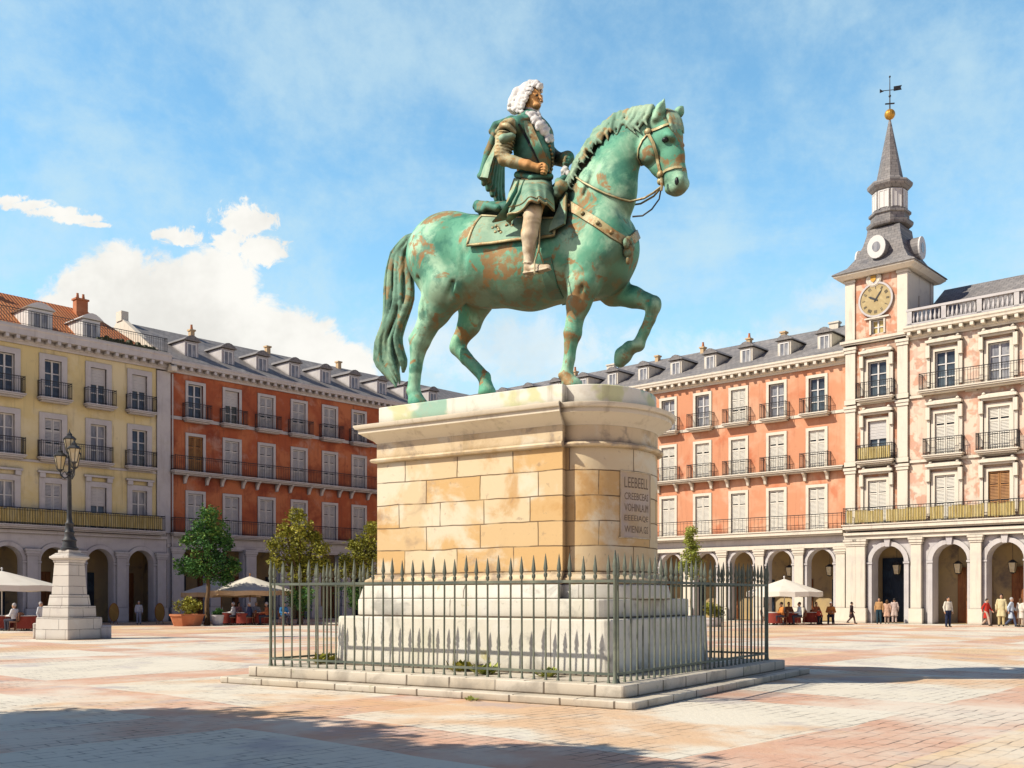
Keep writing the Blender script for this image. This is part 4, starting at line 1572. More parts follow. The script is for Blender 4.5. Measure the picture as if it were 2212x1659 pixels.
M['plinth'] = mat('verdigris_stained_plinth_stone', (0.82, 0.78, 0.67, 1), [((0.60, 0.62, 0.22, 1), 1.0, .55, .63, .6, 3), ((0.24, 0.50, 0.37, 1), .75, .54, .60, .8, 3), ((0.55, 0.48, 0.36, 1), 3, .56, .74, .5)], bump=(22, .3, .01), crease_shade=(.28, .8, (0.16, 0.14, 0.09, 1)), streak=((0.32, 0.25, 0.15, 1), .45))
M['base_stone'] = ashlar('pale_base_stone', (0.78, 0.74, 0.63, 1), (0.70, 0.66, 0.54, 1), (0.16, 0.13, 0.10, 1), 2.6, 1.0,
                         [((0.80, 0.78, 0.70, 1), .8, .48, .66, .7), ((0.54, 0.53, 0.38, 1), 1.0, .56, .72, .55), ((0.32, 0.31, 0.27, 1), 1.5, .53, .70, .65), ((0.50, 0.44, 0.14, 1), 1.4, .63, .70, .75), ((0.26, 0.24, 0.21, 1), 7, .6, .74, .5)], .012, .8)
M['step_stone'] = ashlar('step_granite', (0.72, 0.65, 0.53, 1), (0.64, 0.56, 0.43, 1), (0.10, 0.08, 0.06, 1), 1.15, 5.0,
                         [((0.74, 0.68, 0.56, 1), .9, .48, .66, .7), ((0.40, 0.36, 0.29, 1), 1.4, .52, .68, .7), ((0.30, 0.32, 0.14, 1), 2.0, .62, .72, .6), ((0.26, 0.22, 0.18, 1), 8, .6, .74, .5)], .02, .8)

steps = thing('stepped_base', 'two low stone steps under the railed monument', 'steps', O, RZM)
FA, FB = 3.74, 3.25
mb = MB()
mb.prism(rrect(-FA - .75, FA + .65, -FB - .65, FB + 1.45, .10, 3), 0.0, .125)
mb.obj('lower_step', M['step_stone'], steps, bevel=.02)
mb = MB()
mb.prism(rrect(-FA - .32, FA + .30, -FB - .30, FB + .80, .05, 2), .126, .32)
mb.obj('upper_step', M['step_stone'], steps, bevel=.02)

ped = thing('pedestal', 'tall honey-coloured stone pedestal with rounded end and carved inscription', 'pedestal', O + Vector((0, 0, .321)), RZM)
PZ = .321
mb = MB()
mb.prism(rrect(-3.08, 3.10, -2.2, 2.2, .16, 4), 0, .955, top=rrect(-3.05, 3.07, -2.17, 2.17, .16, 4))
mb.obj('base_block', M['base_stone'], ped, bevel=.03)
mb = MB()
mb.prism(rrect(-2.84, 2.84, -1.92, 1.92, .3, 5), .956, 1.30)
mb.obj('base_step', M['base_stone'], ped, bevel=.03)
PA0, PA1, PB, BOW = -2.54, 1.785, 1.5, .985


def dplan(off=0.0, n=28, corner=True):
    """plan of the die: square back end, flat sides, short return and a bowed front end"""
    pts = [(PA0 - off, -PB - off), (PA1 + off * .35, -PB - off)]
    hb = PB - .16 + off
    a0 = PA1 - .02 + off * .2
    ra = BOW + .02 + off * .8
    for k in range(n + 1):
        t_ = -PI / 2 + PI * k / n
        pts.append((a0 + ra * math.cos(t_), hb * math.sin(t_)))
    pts += [(PA1 + off * .35, PB + off), (PA0 - off, PB + off)]
    return pts


mb = MB()
mb.prism(dplan(.26), 1.301, 1.56, top=dplan(.20))
mb.obj('base_plinth', M['base_stone'], ped, smooth=35, bevel=.02)


def moulding(name, prof, m, parent=None, sm=40):
    mb = MB()
    mb.rings([[(p[0], p[1], z) for p in dplan(o_)] for o_, z in prof])
    return mb.obj(name, m, parent or ped, smooth=sm)


moulding('base_moulding', [(.16, 1.561), (.20, 1.60), (.20, 1.66), (.12, 1.70), (.08, 1.74), (.08, 1.775)], M['ped_band'])
mb = MB()
mb.prism(dplan(0), 1.776, 4.02)
mb.obj('die', M['ped'], ped, smooth=35)
moulding('string_moulding', [(.01, 4.021), (.09, 4.04), (.11, 4.075), (.09, 4.11), (.01, 4.13)], M['ped_band'])
mb = MB()
mb.prism(dplan(0.005), 4.131, 4.42)
mb.obj('frieze', M['ped_band'], ped, smooth=35)
moulding('cornice', [(.01, 4.421), (.05, 4.47), (.10, 4.50), (.16, 4.545), (.24, 4.60), (.27, 4.615), (.27, 4.69), (.32, 4.70), (.345, 4.745), (.345, 4.775), (.24, 4.80)], M['ped_cap'])
mb = MB()
mb.prism(dplan(-.02), 4.795, 5.16)
mb.obj('plinth', M['plinth'], ped, smooth=35, bevel=.02)
PTOP = PZ + 5.16

# inscription panel following the bowed end
hb, a0, ra = PB - .16, PA1 - .02, BOW + .02


def bowpt(t_, z, off):
    nx, ny = math.cos(t_) / ra, math.sin(t_) / hb
    L = math.hypot(nx, ny)
    return (a0 + ra * math.cos(t_) + off * nx / L, hb * math.sin(t_) + off * ny / L, z)


T0, T1 = -.62, .02
mb = MB()
zb, zt = 2.42, 3.60
N = 12
for (oa, za_, zb_, ta, tb) in ((.008, zb, zt, T0, T1), ):
    ring = []
    for k in range(N + 1):
        t_ = ta + (tb - ta) * k / N
        ring.append([bowpt(t_, za_, .002), bowpt(t_, za_, oa), bowpt(t_, zb_, oa), bowpt(t_, zb_, .002)])
    mb.rings(ring)
M['plaque'] = mat('grey_inscription_stone', (0.62, 0.47, 0.30, 1), [((0.52, 0.44, 0.40, 1), 1.2, .45, .65, .8), ((0.52, 0.36, 0.18, 1), 1.8, .52, .7, .6)], bump=(24, .3, .008))
plq = mb.obj('inscription_panel', M['plaque'], ped)
mb = MB()
for (z_a, z_b, ta, tb) in ((zb - .02, zb, T0 - .04, T1 + .04), (zt, zt + .02, T0 - .015, T1 + .015), (zb, zt, T0 - .015, T0 - .002), (zb, zt, T1 + .002, T1 + .015)):
    ring = []
    for k in range(7):
        t_ = ta + (tb - ta) * k / 6
        ring.append([bowpt(t_, z_a + .001, .001), bowpt(t_, z_a + .001, .018), bowpt(t_, z_b - .001, .018), bowpt(t_, z_b - .001, .001)])
    mb.rings(ring)
mb.obj('panel_frame', M['ped_band'], plq)
M['ink'] = mat('dark_cut_lettering', (0.22, 0.16, 0.11, 1), rough=.9)
lines = [('LEEBEELL', .19), ('CREEBCEAS', .13), ('VOHINLA.IM', .14), ('EEEEIAQE', .12), ('WIENIA.GS', .13)]
zrow = [3.32, 3.10, 2.89, 2.70, 2.50]
allv, allf = [], []
for (txt, hh), z in zip(lines, zrow):
    cu = bpy.data.curves.new('txt', 'FONT')
    cu.body = txt
    cu.size = 1
    cu.resolution_u = 2
    to = bpy.data.objects.new('txt', cu)
    me = bpy.data.meshes.new_from_object(to)
    vs = [v.co.copy() for v in me.vertices]
    xa, xb = min(v.x for v in vs), max(v.x for v in vs)
    ya, yb = min(v.y for v in vs), max(v.y for v in vs)
    b = len(allv)
    for v in vs:
        t_ = T0 + .06 + (v.x - xa) / (xb - xa) * (T1 - T0 - .12)
        allv.append(bowpt(t_, z + (v.y - ya) / (yb - ya) * hh, .0115))
    for p in me.polygons: allf.append(tuple(b + i for i in p.vertices))
    bpy.data.objects.remove(to)
    bpy.data.curves.remove(cu)
    bpy.data.meshes.remove(me)
mb = MB()
mb.add(allv, allf)
mb.obj('lettering', M['ink'], plq, recalc=False)

# ---------------------------------------------------------------- iron fence
fence = thing('iron_fence', 'green-grey iron fence with spear points round the pedestal', 'fence', O + Vector((0, 0, .32)), RZM)


def picket_mesh():
    mb = MB()
    mb.lathe([(.030, 0), (.019, .05), (.0165, .3), (.0165, 1.62), (.032, 1.64), (.032, 1.68), (.018, 1.70), (.037, 1.76), (.032, 1.80), (.015, 1.93), (.003, 2.0)], (0, 0, 0), 7)
    return mb.mesh('picket', M['fence_iron'], 40)


pk = picket_mesh()
rf = random.Random(11)


def side(p, q, n, as_parts=True):
    p, q = Vector(p), Vector(q)
    far = MB()
    for i in range(n):
        c = p + (q - p) * ((i + .5) / n)
        h = 1 + rf.uniform(-.012, .02)
        if as_parts:
            o = put('picket', pk, fence, c, rf.uniform(0, PI), (1, 1, h))
            o.rotation_euler = (rf.uniform(-.008, .008), rf.uniform(-.008, .008), 0)
        else:
            far.lathe([(.018, 0), (.0145, .3), (.0145, 1.62), (.026, 1.66), (.014, 1.70), (.028, 1.76), (.012, 1.93), (.003, 2.0)], c, 6)
    if not as_parts:
        o = far.obj('picket', M['fence_iron'], fence, 40)
        props(o, kind='stuff')


FBK = 3.75
cn = [(-FA, -FB), (FA, -FB), (FA, FBK), (-FA, FBK)]
side((-FA, -FB, 0), (FA, -FB, 0), 33)
side((FA, -FB, 0), (FA, FBK, 0), 32)
side((-FA, FBK, 0), (-FA, -FB, 0), 31)
side((FA, FBK, 0), (-FA, FBK, 0), 33, False)
for i in range(4):
    a, b = Vector((*cn[i], 0)), Vector((*cn[(i + 1) % 4], 0))
    for z, hh, dd in ((1.58, .022, .016), (.14, .020, .014)):
        mb = MB()
        d_ = (b - a).normalized()
        n_ = Vector((-d_.y, d_.x, 0))
        pts = []
        for e in (a - d_ * .02, b + d_ * .02):
            pts.append([e + n_ * dd + Vector((0, 0, z - hh)), e + n_ * dd + Vector((0, 0, z + hh)), e - n_ * dd + Vector((0, 0, z + hh)), e - n_ * dd + Vector((0, 0, z - hh))])
        mb.rings(pts)
        mb.obj('rail', M['fence_iron'], fence)
mb = MB()
mb.lathe([(.05, 0), (.034, .06), (.030, .2), (.030, 1.66), (.045, 1.70), (.030, 1.74), (.044, 1.80), (.030, 1.9), (.012, 2.03), (.003, 2.06)], (0, 0, 0), 10)
post = mb.mesh('post', M['fence_iron'], 40)
for c in cn: put('post', post, fence, (c[0], c[1], 0))

# little weeds in the joints at the foot of the pedestal
wl = M['leaf_lime']


def tuft(name, label, a, b, z, s, m, n=26, seed=0):
    n = int(n * 1.7)
    rr_ = random.Random(seed)
    p = O + UU * a + VV * b + Vector((0, 0, z))
    mb = MB()
    tones = []
    for i in range(n):
        an, L = rr_.uniform(0, 2 * PI), s * rr_.uniform(.35, .9)
        ln = rr_.uniform(.35, 1.0)
        d_ = Vector((math.cos(an) * ln, math.sin(an) * ln, 1 - .4 * ln)).normalized()
        sd_ = Vector((-math.sin(an), math.cos(an), 0)) * L * .30
        b0 = Vector((math.cos(an), math.sin(an), 0)) * s * .6 * rr_.random()
        mid = b0 + d_ * L * .55
        tip = b0 + d_ * L + Vector((0, 0, -L * .15 * ln))
        mb.add([b0, mid + sd_, tip, mid - sd_], [(0, 1, 2, 3)])
        tones.append(rr_.uniform(.2, 1))
    me = mb.mesh(name, m, recalc=False)
    vc = me.color_attributes.new('tone', 'FLOAT_COLOR', 'CORNER')
    for i, p_ in enumerate(me.polygons):
        for li in p_.loop_indices: vc.data[li].color = (tones[i],) * 3 + (1,)
    o = put(name, me, None, p)
    return props(o, label, 'weed', 'weeds in the joints of the monument base')


tuft('weed', 'broad low green weed in front of the middle of the pedestal base', .95, -2.75, .322, .30, M['leaf_lime'], 40, 1)
tuft('weed', 'lime weed near the front right corner of the pedestal base', 2.2, -2.7, .322, .24, M['leaf_lime'], 30, 2)
tuft('weed', 'yellowish weed climbing the left end of the pedestal base', -3.35, -2.2, .322, .34, M['leaf_olive'], 30, 3)
tuft('weed', 'tiny green sprig on the paving beside the lower step', 1.6, -4.05, .002, .13, M['leaf_lime'], 14, 4)
tuft('weed', 'yellow weed against the pedestal base left of the broad green weed', .2, -2.4, .322, .32, M['leaf_olive'], 24, 5)
# ================================================================ bronze rider on horseback
HB = -.72                                  # the horse stands a little towards the front edge of the plinth


def L2(px, py, b):
    """survey helper: local point (a, b, z above plinth) seen along a sight line, on the plane b"""
    k = (px - CX) / FOC
    a = (k * (O.y + b * VV.y) - O.x - b * VV.x) / (UU.x - k * UU.y)
    Y = O.y + a * UU.y + b * VV.y
    return Vector((a, b, EYE + (HY - py) / FOC * Y - PTOP)), Y / FOC


def P(px, py, db=0.0):
    return L2(px, py, HB + db)[0]


def PS(px, py, db, s):
    """surveyed on the near side; s = 1 gives its mirror image on the far side"""
    q = P(px, py, -abs(db))
    return q if s < 0 else Vector((q.x, 2 * HB - q.y, q.z))


def rp(px, py, r):
    return r * L2(px, py, HB)[1]


def CHS(sc, pts, s, k=.05, ls=1.0, op='add'):
    sc.chain([PS(p[0], p[1], p[2], s) for p in pts], [rp(p[0], p[1], p[3]) for p in pts], k, ls, op)


def CH(sc, pts, k=.05, ls=1.0, op='add'):
    """pts: (px, py, offset in b, radius in px)"""
    sc.chain([P(*p[:3]) for p in pts], [rp(p[0], p[1], p[3]) for p in pts], k, ls, op)


def bronze(name, base, light, rust, dark, metal=.08, rough=.68, rs=1.3, rust_amt=.85, crease_shade=.9):
    def ex(g, vec, c, p):
        n1 = g.remap(g.noise(vec, 1.1, 5, .6, .5), .42, .62)
        col = g.mix(n1, base, light)
        n2 = g.remap(g.noise(vec, 1.9, 6, .65, .4), .48, .62)
        col = g.mix(g.math('MULTIPLY', n2, .72), col, dark)
        of = g.n('ShaderNodeMapping')
        of.inputs['Location'].default_value = (4.2, 9.1, 2.2)
        g.l(vec, of.inputs['Vector'])
        n3 = g.remap(g.noise(of.outputs['Vector'], rs * 1.25, 6, .62, .9), .535, .585)
        n3b = g.remap(g.noise(of.outputs['Vector'], rs * 5, 3, .6), .3, .55)
        col = g.mix(g.math('MULTIPLY', g.math('MULTIPLY', n3, n3b), rust_amt), col, rust)
        n4 = g.remap(g.noise(vec, 7, 6, .7), .55, .75)
        col = g.mix(g.math('MULTIPLY', n4, .35), col, dark)
        # underside shade painted into the patina: downward faces turn dark brown
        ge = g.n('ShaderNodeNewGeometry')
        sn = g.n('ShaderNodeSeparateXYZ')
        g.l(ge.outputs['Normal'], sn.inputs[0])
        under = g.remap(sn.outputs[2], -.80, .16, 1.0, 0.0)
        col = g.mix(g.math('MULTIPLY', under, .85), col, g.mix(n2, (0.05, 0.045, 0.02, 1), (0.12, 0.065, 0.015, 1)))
        b = g.n('ShaderNodeBump')
        b.inputs['Strength'].default_value = .35
        b.inputs['Distance'].default_value = .02
        g.l(g.noise(vec, 11, 6, .65), b.inputs['Height'])
        g.l(b.outputs[0], p.inputs['Normal'])
        return col
    return mat(name, base, rough=rough, metal=metal, spec=.35, extra=ex, crease_shade=(.22, crease_shade, (0.015, 0.03, 0.022, 1)), streak=(dark, .55))


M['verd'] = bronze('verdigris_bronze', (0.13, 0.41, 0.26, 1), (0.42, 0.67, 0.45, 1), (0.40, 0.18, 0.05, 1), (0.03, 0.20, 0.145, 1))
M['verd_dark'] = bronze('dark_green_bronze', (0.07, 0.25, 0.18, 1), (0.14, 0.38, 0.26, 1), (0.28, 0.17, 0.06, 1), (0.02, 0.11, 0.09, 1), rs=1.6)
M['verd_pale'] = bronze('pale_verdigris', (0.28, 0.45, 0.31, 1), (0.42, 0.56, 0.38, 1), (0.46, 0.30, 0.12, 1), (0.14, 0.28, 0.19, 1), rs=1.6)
M['verd_tail'] = bronze('streaked_bronze_hair', (0.16, 0.32, 0.22, 1), (0.30, 0.44, 0.28, 1), (0.34, 0.20, 0.07, 1), (0.04, 0.10, 0.07, 1), rs=1.4)
M['gilt'] = bronze('worn_gilt_bronze', (0.50, 0.42, 0.20, 1), (0.62, 0.54, 0.30, 1), (0.40, 0.20, 0.06, 1), (0.24, 0.22, 0.10, 1), rs=2.5, rough=.45)
M['tan_bronze'] = bronze('tan_bronze', (0.82, 0.42, 0.14, 1), (0.84, 0.46, 0.18, 1), (0.60, 0.27, 0.08, 1), (0.62, 0.29, 0.10, 1), rs=2.5, rust_amt=.4, crease_shade=.35)
M['cream_bronze'] = bronze('cream_weathered_bronze', (0.74, 0.60, 0.40, 1), (0.78, 0.66, 0.47, 1), (0.50, 0.30, 0.13, 1), (0.46, 0.34, 0.20, 1), rs=2.5, rust_amt=.4)
M['sleeve'] = bronze('straw_weathered_bronze', (0.54, 0.46, 0.24, 1), (0.62, 0.56, 0.34, 1), (0.52, 0.30, 0.10, 1), (0.30, 0.36, 0.20, 1), rs=2.5)
M['white_bronze'] = mat('lime_white_bronze', (0.76, 0.74, 0.70, 1), [((0.45, 0.44, 0.42, 1), 9, .5, .7, .7), ((0.62, 0.56, 0.48, 1), 4, .55, .75, .5)], rough=.7, bump=(26, .5, .02), crease_shade=(.10, .9, (0.05, 0.045, 0.04, 1)))
M['black_bronze'] = mat('black_bronze', (0.012, 0.014, 0.014, 1), rough=.4)

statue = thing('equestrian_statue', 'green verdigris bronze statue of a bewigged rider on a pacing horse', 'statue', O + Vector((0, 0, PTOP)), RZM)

# ---------------------------------------------------------------- horse
H = .03
sc = Sculpt(H)
# barrel, rump, chest
CH(sc, [(985, 552, 0, 88), (1060, 566, 0, 95), (1150, 572, 0, 95), (1235, 560, 0, 90)], .12, .80)
sc.ell(P(957, 545), (rp(957, 545, 88), .62, rp(957, 545, 82)), .15, R(18))
for s in (-1, 1):
    sc.ell(PS(944, 560, .36, s), (rp(944, 560, 62), .36, rp(944, 560, 84)), .14, R(12))      # haunches
    sc.ell(PS(1282, 535, .30, s), (rp(1282, 535, 66), .34, rp(1282, 535, 92)), .14, R(-16))    # shoulders
sc.ell(P(1318, 545), (rp(1318, 545, 60), .52, rp(1318, 545, 70)), .14, R(-20))
sc.ell(P(1300, 590), (rp(1300, 590, 60), .46, rp(1300, 590, 50)), .12)
# neck and crest
CH(sc, [(1272, 500, 0, 86), (1305, 420, 0, 74), (1330, 350, 0, 55), (1362, 300, 0, 45), (1400, 268, 0, 34)], .12, .56)
CH(sc, [(1232, 425, 0, 30), (1258, 352, 0, 18), (1296, 290, 0, 15), (1340, 256, 0, 14), (1395, 246, 0, 14)], .08, .7)
# head
CH(sc, [(1428, 264, 0, 27), (1442, 298, 0, 33), (1452, 340, 0, 27), (1459, 378, 0, 24), (1463, 396, 0, 24)], .06, .72)
sc.ell(P(1402, 318), (rp(1402, 318, 30), .19, rp(1402, 318, 38)), .05, R(8))
CH(sc, [(1402, 330, 0, 26), (1425, 360, 0, 20), (1445, 388, 0, 17)], .05, .62)
for s in (-1, 1):
    sc.ell(PS(1400, 322, .13, s), (rp(1400, 322, 25), .10, rp(1400, 322, 31)), .04, R(10))
    sc.ell(PS(1448, 294, .19, s), (rp(1448, 294, 15), .075, rp(1448, 294, 9)), .04, R(-40))   # brow
    sc.ell(PS(1436, 303, .235, s), (.075, .05, .055), .02, 0, 'cut')                       # eye socket
    sc.ell(PS(1467, 389, .11, s), (rp(1467, 389, 13), .065, rp(1467, 389, 13)), .05)              # nostril wing
    sc.ell(PS(1463, 390, .215, s), (.05, .06, .085), .02, R(15), 'cut')
sc.ell(P(1466, 408), (rp(1466, 408, 20), .145, rp(1466, 408, 13)), .05, R(25))
sc.ell(P(1452, 409), (rp(1452, 409, 17), .115, rp(1452, 409, 11)), .05)
for s in (-1, 1):
    sc.cap(PS(1484, 408, .05, s), PS(1456, 404, .18, s), .013, .013, .02, 1, 'cut')             # mouth
for e0, e1 in ((P(1420, 250, -.17), P(1437, 210, -.18)), (P(1461, 252, .13), P(1477, 226, .15))):
    d_ = e1 - e0
    sc.cap(e0 - d_ * .1, e0 + d_ * .42, .088, .094, .04, .8)
    sc.cap(e0 + d_ * .42, e1, .094, .012, .03, .8)
    sc.ell(e0 + d_ * .50 + Vector((.075, -.055, 0)), (.045, .05, .15), .02, R(-12), 'cut')
# near legs
NB, FB_ = -.40, .40
CH(sc, [(952, 560, NB * .7, 76), (964, 618, NB, 56), (940, 668, NB, 38), (922, 706, NB, 25)], .08, .74)
CH(sc, [(922, 706, NB, 25), (909, 738, NB, 21), (903, 757, NB, 17.5), (898, 795, NB, 14), (894, 835, NB, 14)], .04, .86)
CH(sc, [(917, 688, NB, 9), (894, 732, NB, 11), (897, 752, NB, 11)], .04)
sc.ell(P(893, 845, NB), (rp(893, 845, 17), .14, rp(893, 845, 13)), .04)
CH(sc, [(893, 846, NB, 13), (900, 862, NB, 15), (904, 874, NB, 20)], .03)
CH(sc, [(1282, 560, NB * .8, 52), (1262, 612, NB, 37), (1250, 655, NB, 27), (1241, 695, NB, 19)], .07, .78)
CH(sc, [(1241, 695, NB, 19), (1237, 722, NB, 19.5), (1233, 742, NB, 14.5), (1230, 775, NB, 12.5), (1224, 806, NB, 13.5)], .03, .9)
sc.ell(P(1222, 811, NB), (rp(1222, 811, 17), .14, rp(1222, 811, 12)), .03)
CH(sc, [(1223, 812, NB, 13), (1232, 824, NB, 15), (1238, 833, NB, 20)], .03)
# off legs
CH(sc, [(985, 590, FB_ * .7, 70), (1030, 636, FB_, 48), (1014, 700, FB_, 27), (992, 738, FB_, 19)], .08, .74)
CH(sc, [(992, 738, FB_, 19), (988, 750, FB_, 18), (1008, 775, FB_, 14.5), (1038, 806, FB_, 14)], .04, .86)
sc.ell(P(1046, 815, FB_), (rp(1046, 815, 16), .13, rp(1046, 815, 15)), .04)
CH(sc, [(1047, 818, FB_, 13), (1050, 834, FB_, 15), (1052, 846, FB_, 20)], .03)
CH(sc, [(1300, 585, FB_ * .8, 50), (1325, 630, FB_, 31), (1368, 642, FB_, 23), (1408, 655, FB_, 18)], .06, .8)
sc.ell(P(1412, 661, FB_), (rp(1412, 661, 17), .15, rp(1412, 661, 22)), .04, R(-20))
CH(sc, [(1411, 664, FB_, 16), (1404, 690, FB_, 13), (1392, 716, FB_, 12.5), (1380, 742, FB_, 13.5)], .03, .9)
sc.ell(P(1378, 746, FB_), (rp(1378, 746, 16), .14, rp(1378, 746, 14)), .03)
CH(sc, [(1378, 748, FB_, 12), (1360, 752, FB_, 16), (1346, 768, FB_, 20), (1340, 780, FB_, 15)], .03, .85)

def groove(pix, db, r_, k=.07):
    for i in range(len(pix) - 1):
        for s in (-1, 1):
            sc.cap(PS(*pix[i], db, s), PS(*pix[i + 1], db, s), r_, r_, k, 1, 'cut')


groove([(1230, 480), (1214, 530), (1210, 580), (1222, 618)], .71, .085, .06)          # behind the shoulder
groove([(1318, 510), (1332, 550), (1326, 595)], .60, .05, .07)                        # point of the shoulder
groove([(1004, 622), (994, 585), (1000, 545), (985, 505)], .76, .09, .07)
groove([(948, 700), (966, 655), (978, 610)], .66, .04, .05)
groove([(905, 600), (915, 650), (918, 690)], .64, .04, .06)                         # flank fold
groove([(1232, 640), (1226, 612), (1240, 590), (1270, 585), (1290, 600), (1286, 640)], .69, .055, .04)
groove([(1244, 690), (1250, 650), (1258, 620)], .60, .03, .04)
groove([(1040, 630), (1100, 652), (1160, 655)], .52, .05, .06)
groove([(1340, 372), (1350, 330), (1372, 300)], .345, .045, .05)
groove([(1262, 420), (1290, 350), (1330, 296)], .33, .035, .06)                        # jugular groove
for s in (-1, 1):
    sc.cap(PS(1418, 318, .255, s), PS(1444, 352, .20, s), .022, .018, .03, 1, 'cut')  # cheek bone
for hx, hy, hb, tx, ty in ((898, 868, NB, 914, 874), (1230, 829, NB, 1250, 834), (1050, 848, FB_, 1064, 856)):
    sc.chain([P(hx, hy, hb), P(tx, ty, hb)], [rp(hx, hy, 17), rp(tx, ty, 10)], .03)
    sc.ell(P(hx + 2, hy - 9, hb), (rp(hx, hy, 18), .155, .03), .02, R(-10))
sc.ell(P(1237, 717, NB), (rp(1237, 717, 20), .15, rp(1237, 717, 15)), .03)
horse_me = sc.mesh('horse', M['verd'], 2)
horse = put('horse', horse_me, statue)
BV = BVHTree.FromPolygons([v.co[:] for v in horse_me.vertices], [tuple(p.vertices) for p in horse_me.polygons])
Minv = (Matrix.Translation(statue.location) @ Matrix.Rotation(RZM, 4, 'Z')).inverted()
EYEL = Minv @ Vector((0, 0, EYE))


def hit(px, py, off=.02, tree=None):
    """where a sight line meets the sculpted surface"""
    d_ = (Minv @ at(px, py, 20)) - EYEL
    r_ = (tree or BV).ray_cast(EYEL, d_.normalized())
    if r_[0] is None: return None
    return r_[0] + r_[1] * off, r_[1]


def strap(name, pix, wd, m, parent, th=.012, n=40, mirror=False, off=.012, tree=None):
    """a flat band lying on the body along a line of surveyed points"""
    pts = []
    for i in range(n + 1):
        t_ = i / n * (len(pix) - 1)
        k = min(int(t_), len(pix) - 2)
        f = t_ - k
        q = hit(pix[k][0] + (pix[k + 1][0] - pix[k][0]) * f, pix[k][1] + (pix[k + 1][1] - pix[k][1]) * f, off, tree)
        if q: pts.append(q)
    return band(name, pts, wd, m, parent, th, mirror)


def band(name, pts, wd, m, parent, th=.012, mirror=False):
    mb = MB()
    for mir in ((1, -1) if mirror else (1,)):
        rings = []
        for i, (p, nn) in enumerate(pts):
            a, b = pts[max(i - 1, 0)][0], pts[min(i + 1, len(pts) - 1)][0]
            t_ = (b - a).normalized()
            s_ = t_.cross(nn).normalized() * wd / 2
            q = [p + s_, p + s_ * .9 + nn * th, p - s_ * .9 + nn * th, p - s_, p - nn * .02]
            if mir < 0:
                r_ = BV.ray_cast(Vector((p.x, HB + 3, p.z)), Vector((0, -1, 0)))
                if r_[0] is None: continue
                dy_ = r_[0].y + .012 - (2 * HB - p.y)
                q = [Vector((v.x, 2 * HB - v.y + dy_, v.z)) for v in q]
            rings.append(q)
        if len(rings) > 1: mb.rings(rings)
    return mb.obj(name, m, parent, smooth=50)


# eyes, nostrils
for s in (-1, 1):
    mb = MB()
    mb.ball(PS(1437, 302, .205, s), .062, .05, .045, 12, 8)
    mb.obj('eye', M['black_bronze'], horse, smooth=180)
    mb = MB()
    mb.ball(PS(1462, 391, .155, s), .042, .03, .072, 10, 6)
    mb.obj('nostril', M['black_bronze'], horse, smooth=180)

# tail: wavy locks falling from the dock
sc = Sculpt(.024)
rt = random.Random(5)
core = [(906, 510, 10.26), (888, 518, 15.96), (872, 545, 21.66), (864, 590, 22.8), (859, 640, 26.22), (850, 690, 25.08), (842, 735, 28.5), (848, 780, 29.64), (852, 812, 18.24), (852, 836, 5.7)]
CH(sc, [(p[0] + 2, p[1], 0, p[2] * .55) for p in core], .05, .8)
for j in range(13):
    ph, sp = rt.uniform(0, 6.28), (j - 6) / 6
    db = .22 * math.cos(j * 2.1)
    end = rt.uniform(.84, 1.0)
    pts = []
    for i in range(22):
        f = i / 21 * end
        k = f * (len(core) - 1)
        k0 = min(int(k), len(core) - 2)
        fx = k - k0
        x = core[k0][0] + (core[k0 + 1][0] - core[k0][0]) * fx
        y = core[k0][1] + (core[k0 + 1][1] - core[k0][1]) * fx
        rr_ = core[k0][2] + (core[k0 + 1][2] - core[k0][2]) * fx
        amp = sp * rr_ * (1.0 if f < .85 else .85)
        wave = (2 + 7 * f) * math.sin(f * 13 + ph * .35 + sp * .8)
        pts.append((x + amp + wave, y + 3 * math.sin(f * 9 + ph), (db + .05 * math.sin(f * 10 + ph)) * min(1, f * 2.5 + .2), (6.6 - 1.2 * f) * (1 if i < 19 else (22 - i) / 3.2)))
    CH(sc, pts, .006)
tail = put('tail', sc.mesh('tail', M['verd_tail'], 1), horse)

# mane: locks lying over the crest towards the near side, forelock
sc = Sculpt(.022)
cr = [(1236, 388), (1248, 360), (1262, 334), (1278, 308), (1296, 284), (1316, 266), (1338, 252), (1362, 244), (1388, 238), (1410, 236)]
for i in range(34):
    t_ = i / 33 * (len(cr) - 1)
    k = min(int(t_), len(cr) - 2)
    f = t_ - k
    x, y = cr[k][0] + (cr[k + 1][0] - cr[k][0]) * f, cr[k][1] + (cr[k + 1][1] - cr[k][1]) * f
    ln = rt.uniform(22, 52)
    wv = rt.uniform(-9, 9)
    ux, uy = -.75, .85          # locks sweep back and down
    nb = rt.uniform(-.24, -.17)
    CH(sc, [(x + 7, y + 8, .04, 6), (x - 3 + rt.uniform(-3, 2), y - 1 - rt.uniform(0, 4), -.04, 7.5), (x + ux * ln * .5 + 3 + wv * .4, y + uy * ln * .42, nb * .8, 6.5), (x + ux * ln * .85 - wv * .5 + 6, y + uy * ln * .85, nb, 4.8), (x + ux * ln + wv + 12, y + uy * ln * 1.2, nb * 1.12, 1.8)], .006)
    CH(sc, [(x + 6, y + 8, .06, 8), (x + 8, y + 18, .18, 7), (x + 2, y + 34, .24, 3)], .012)
for i in range(8):                 # forelock between the ears
    u_ = (i - 3.5) / 3.5
    CH(sc, [(1440 + 5 * u_, 240 + 2 * abs(u_), .03 * u_, 6.5), (1450 + 8 * u_, 246, -.02 + .05 * u_, 6.5), (1458 + 11 * u_, 258 + 3 * (i % 2), -.06 + .08 * u_, 5.5), (1462 + 12 * u_, 272 + 4 * (i % 3), -.08 + .10 * u_, 4), (1464 + 11 * u_ + 2 * (i % 2), 284 + 5 * (i % 3), -.08 + .1 * u_, 1.8)], .008)
put('mane', sc.mesh('mane', M['verd_pale'], 1), horse)

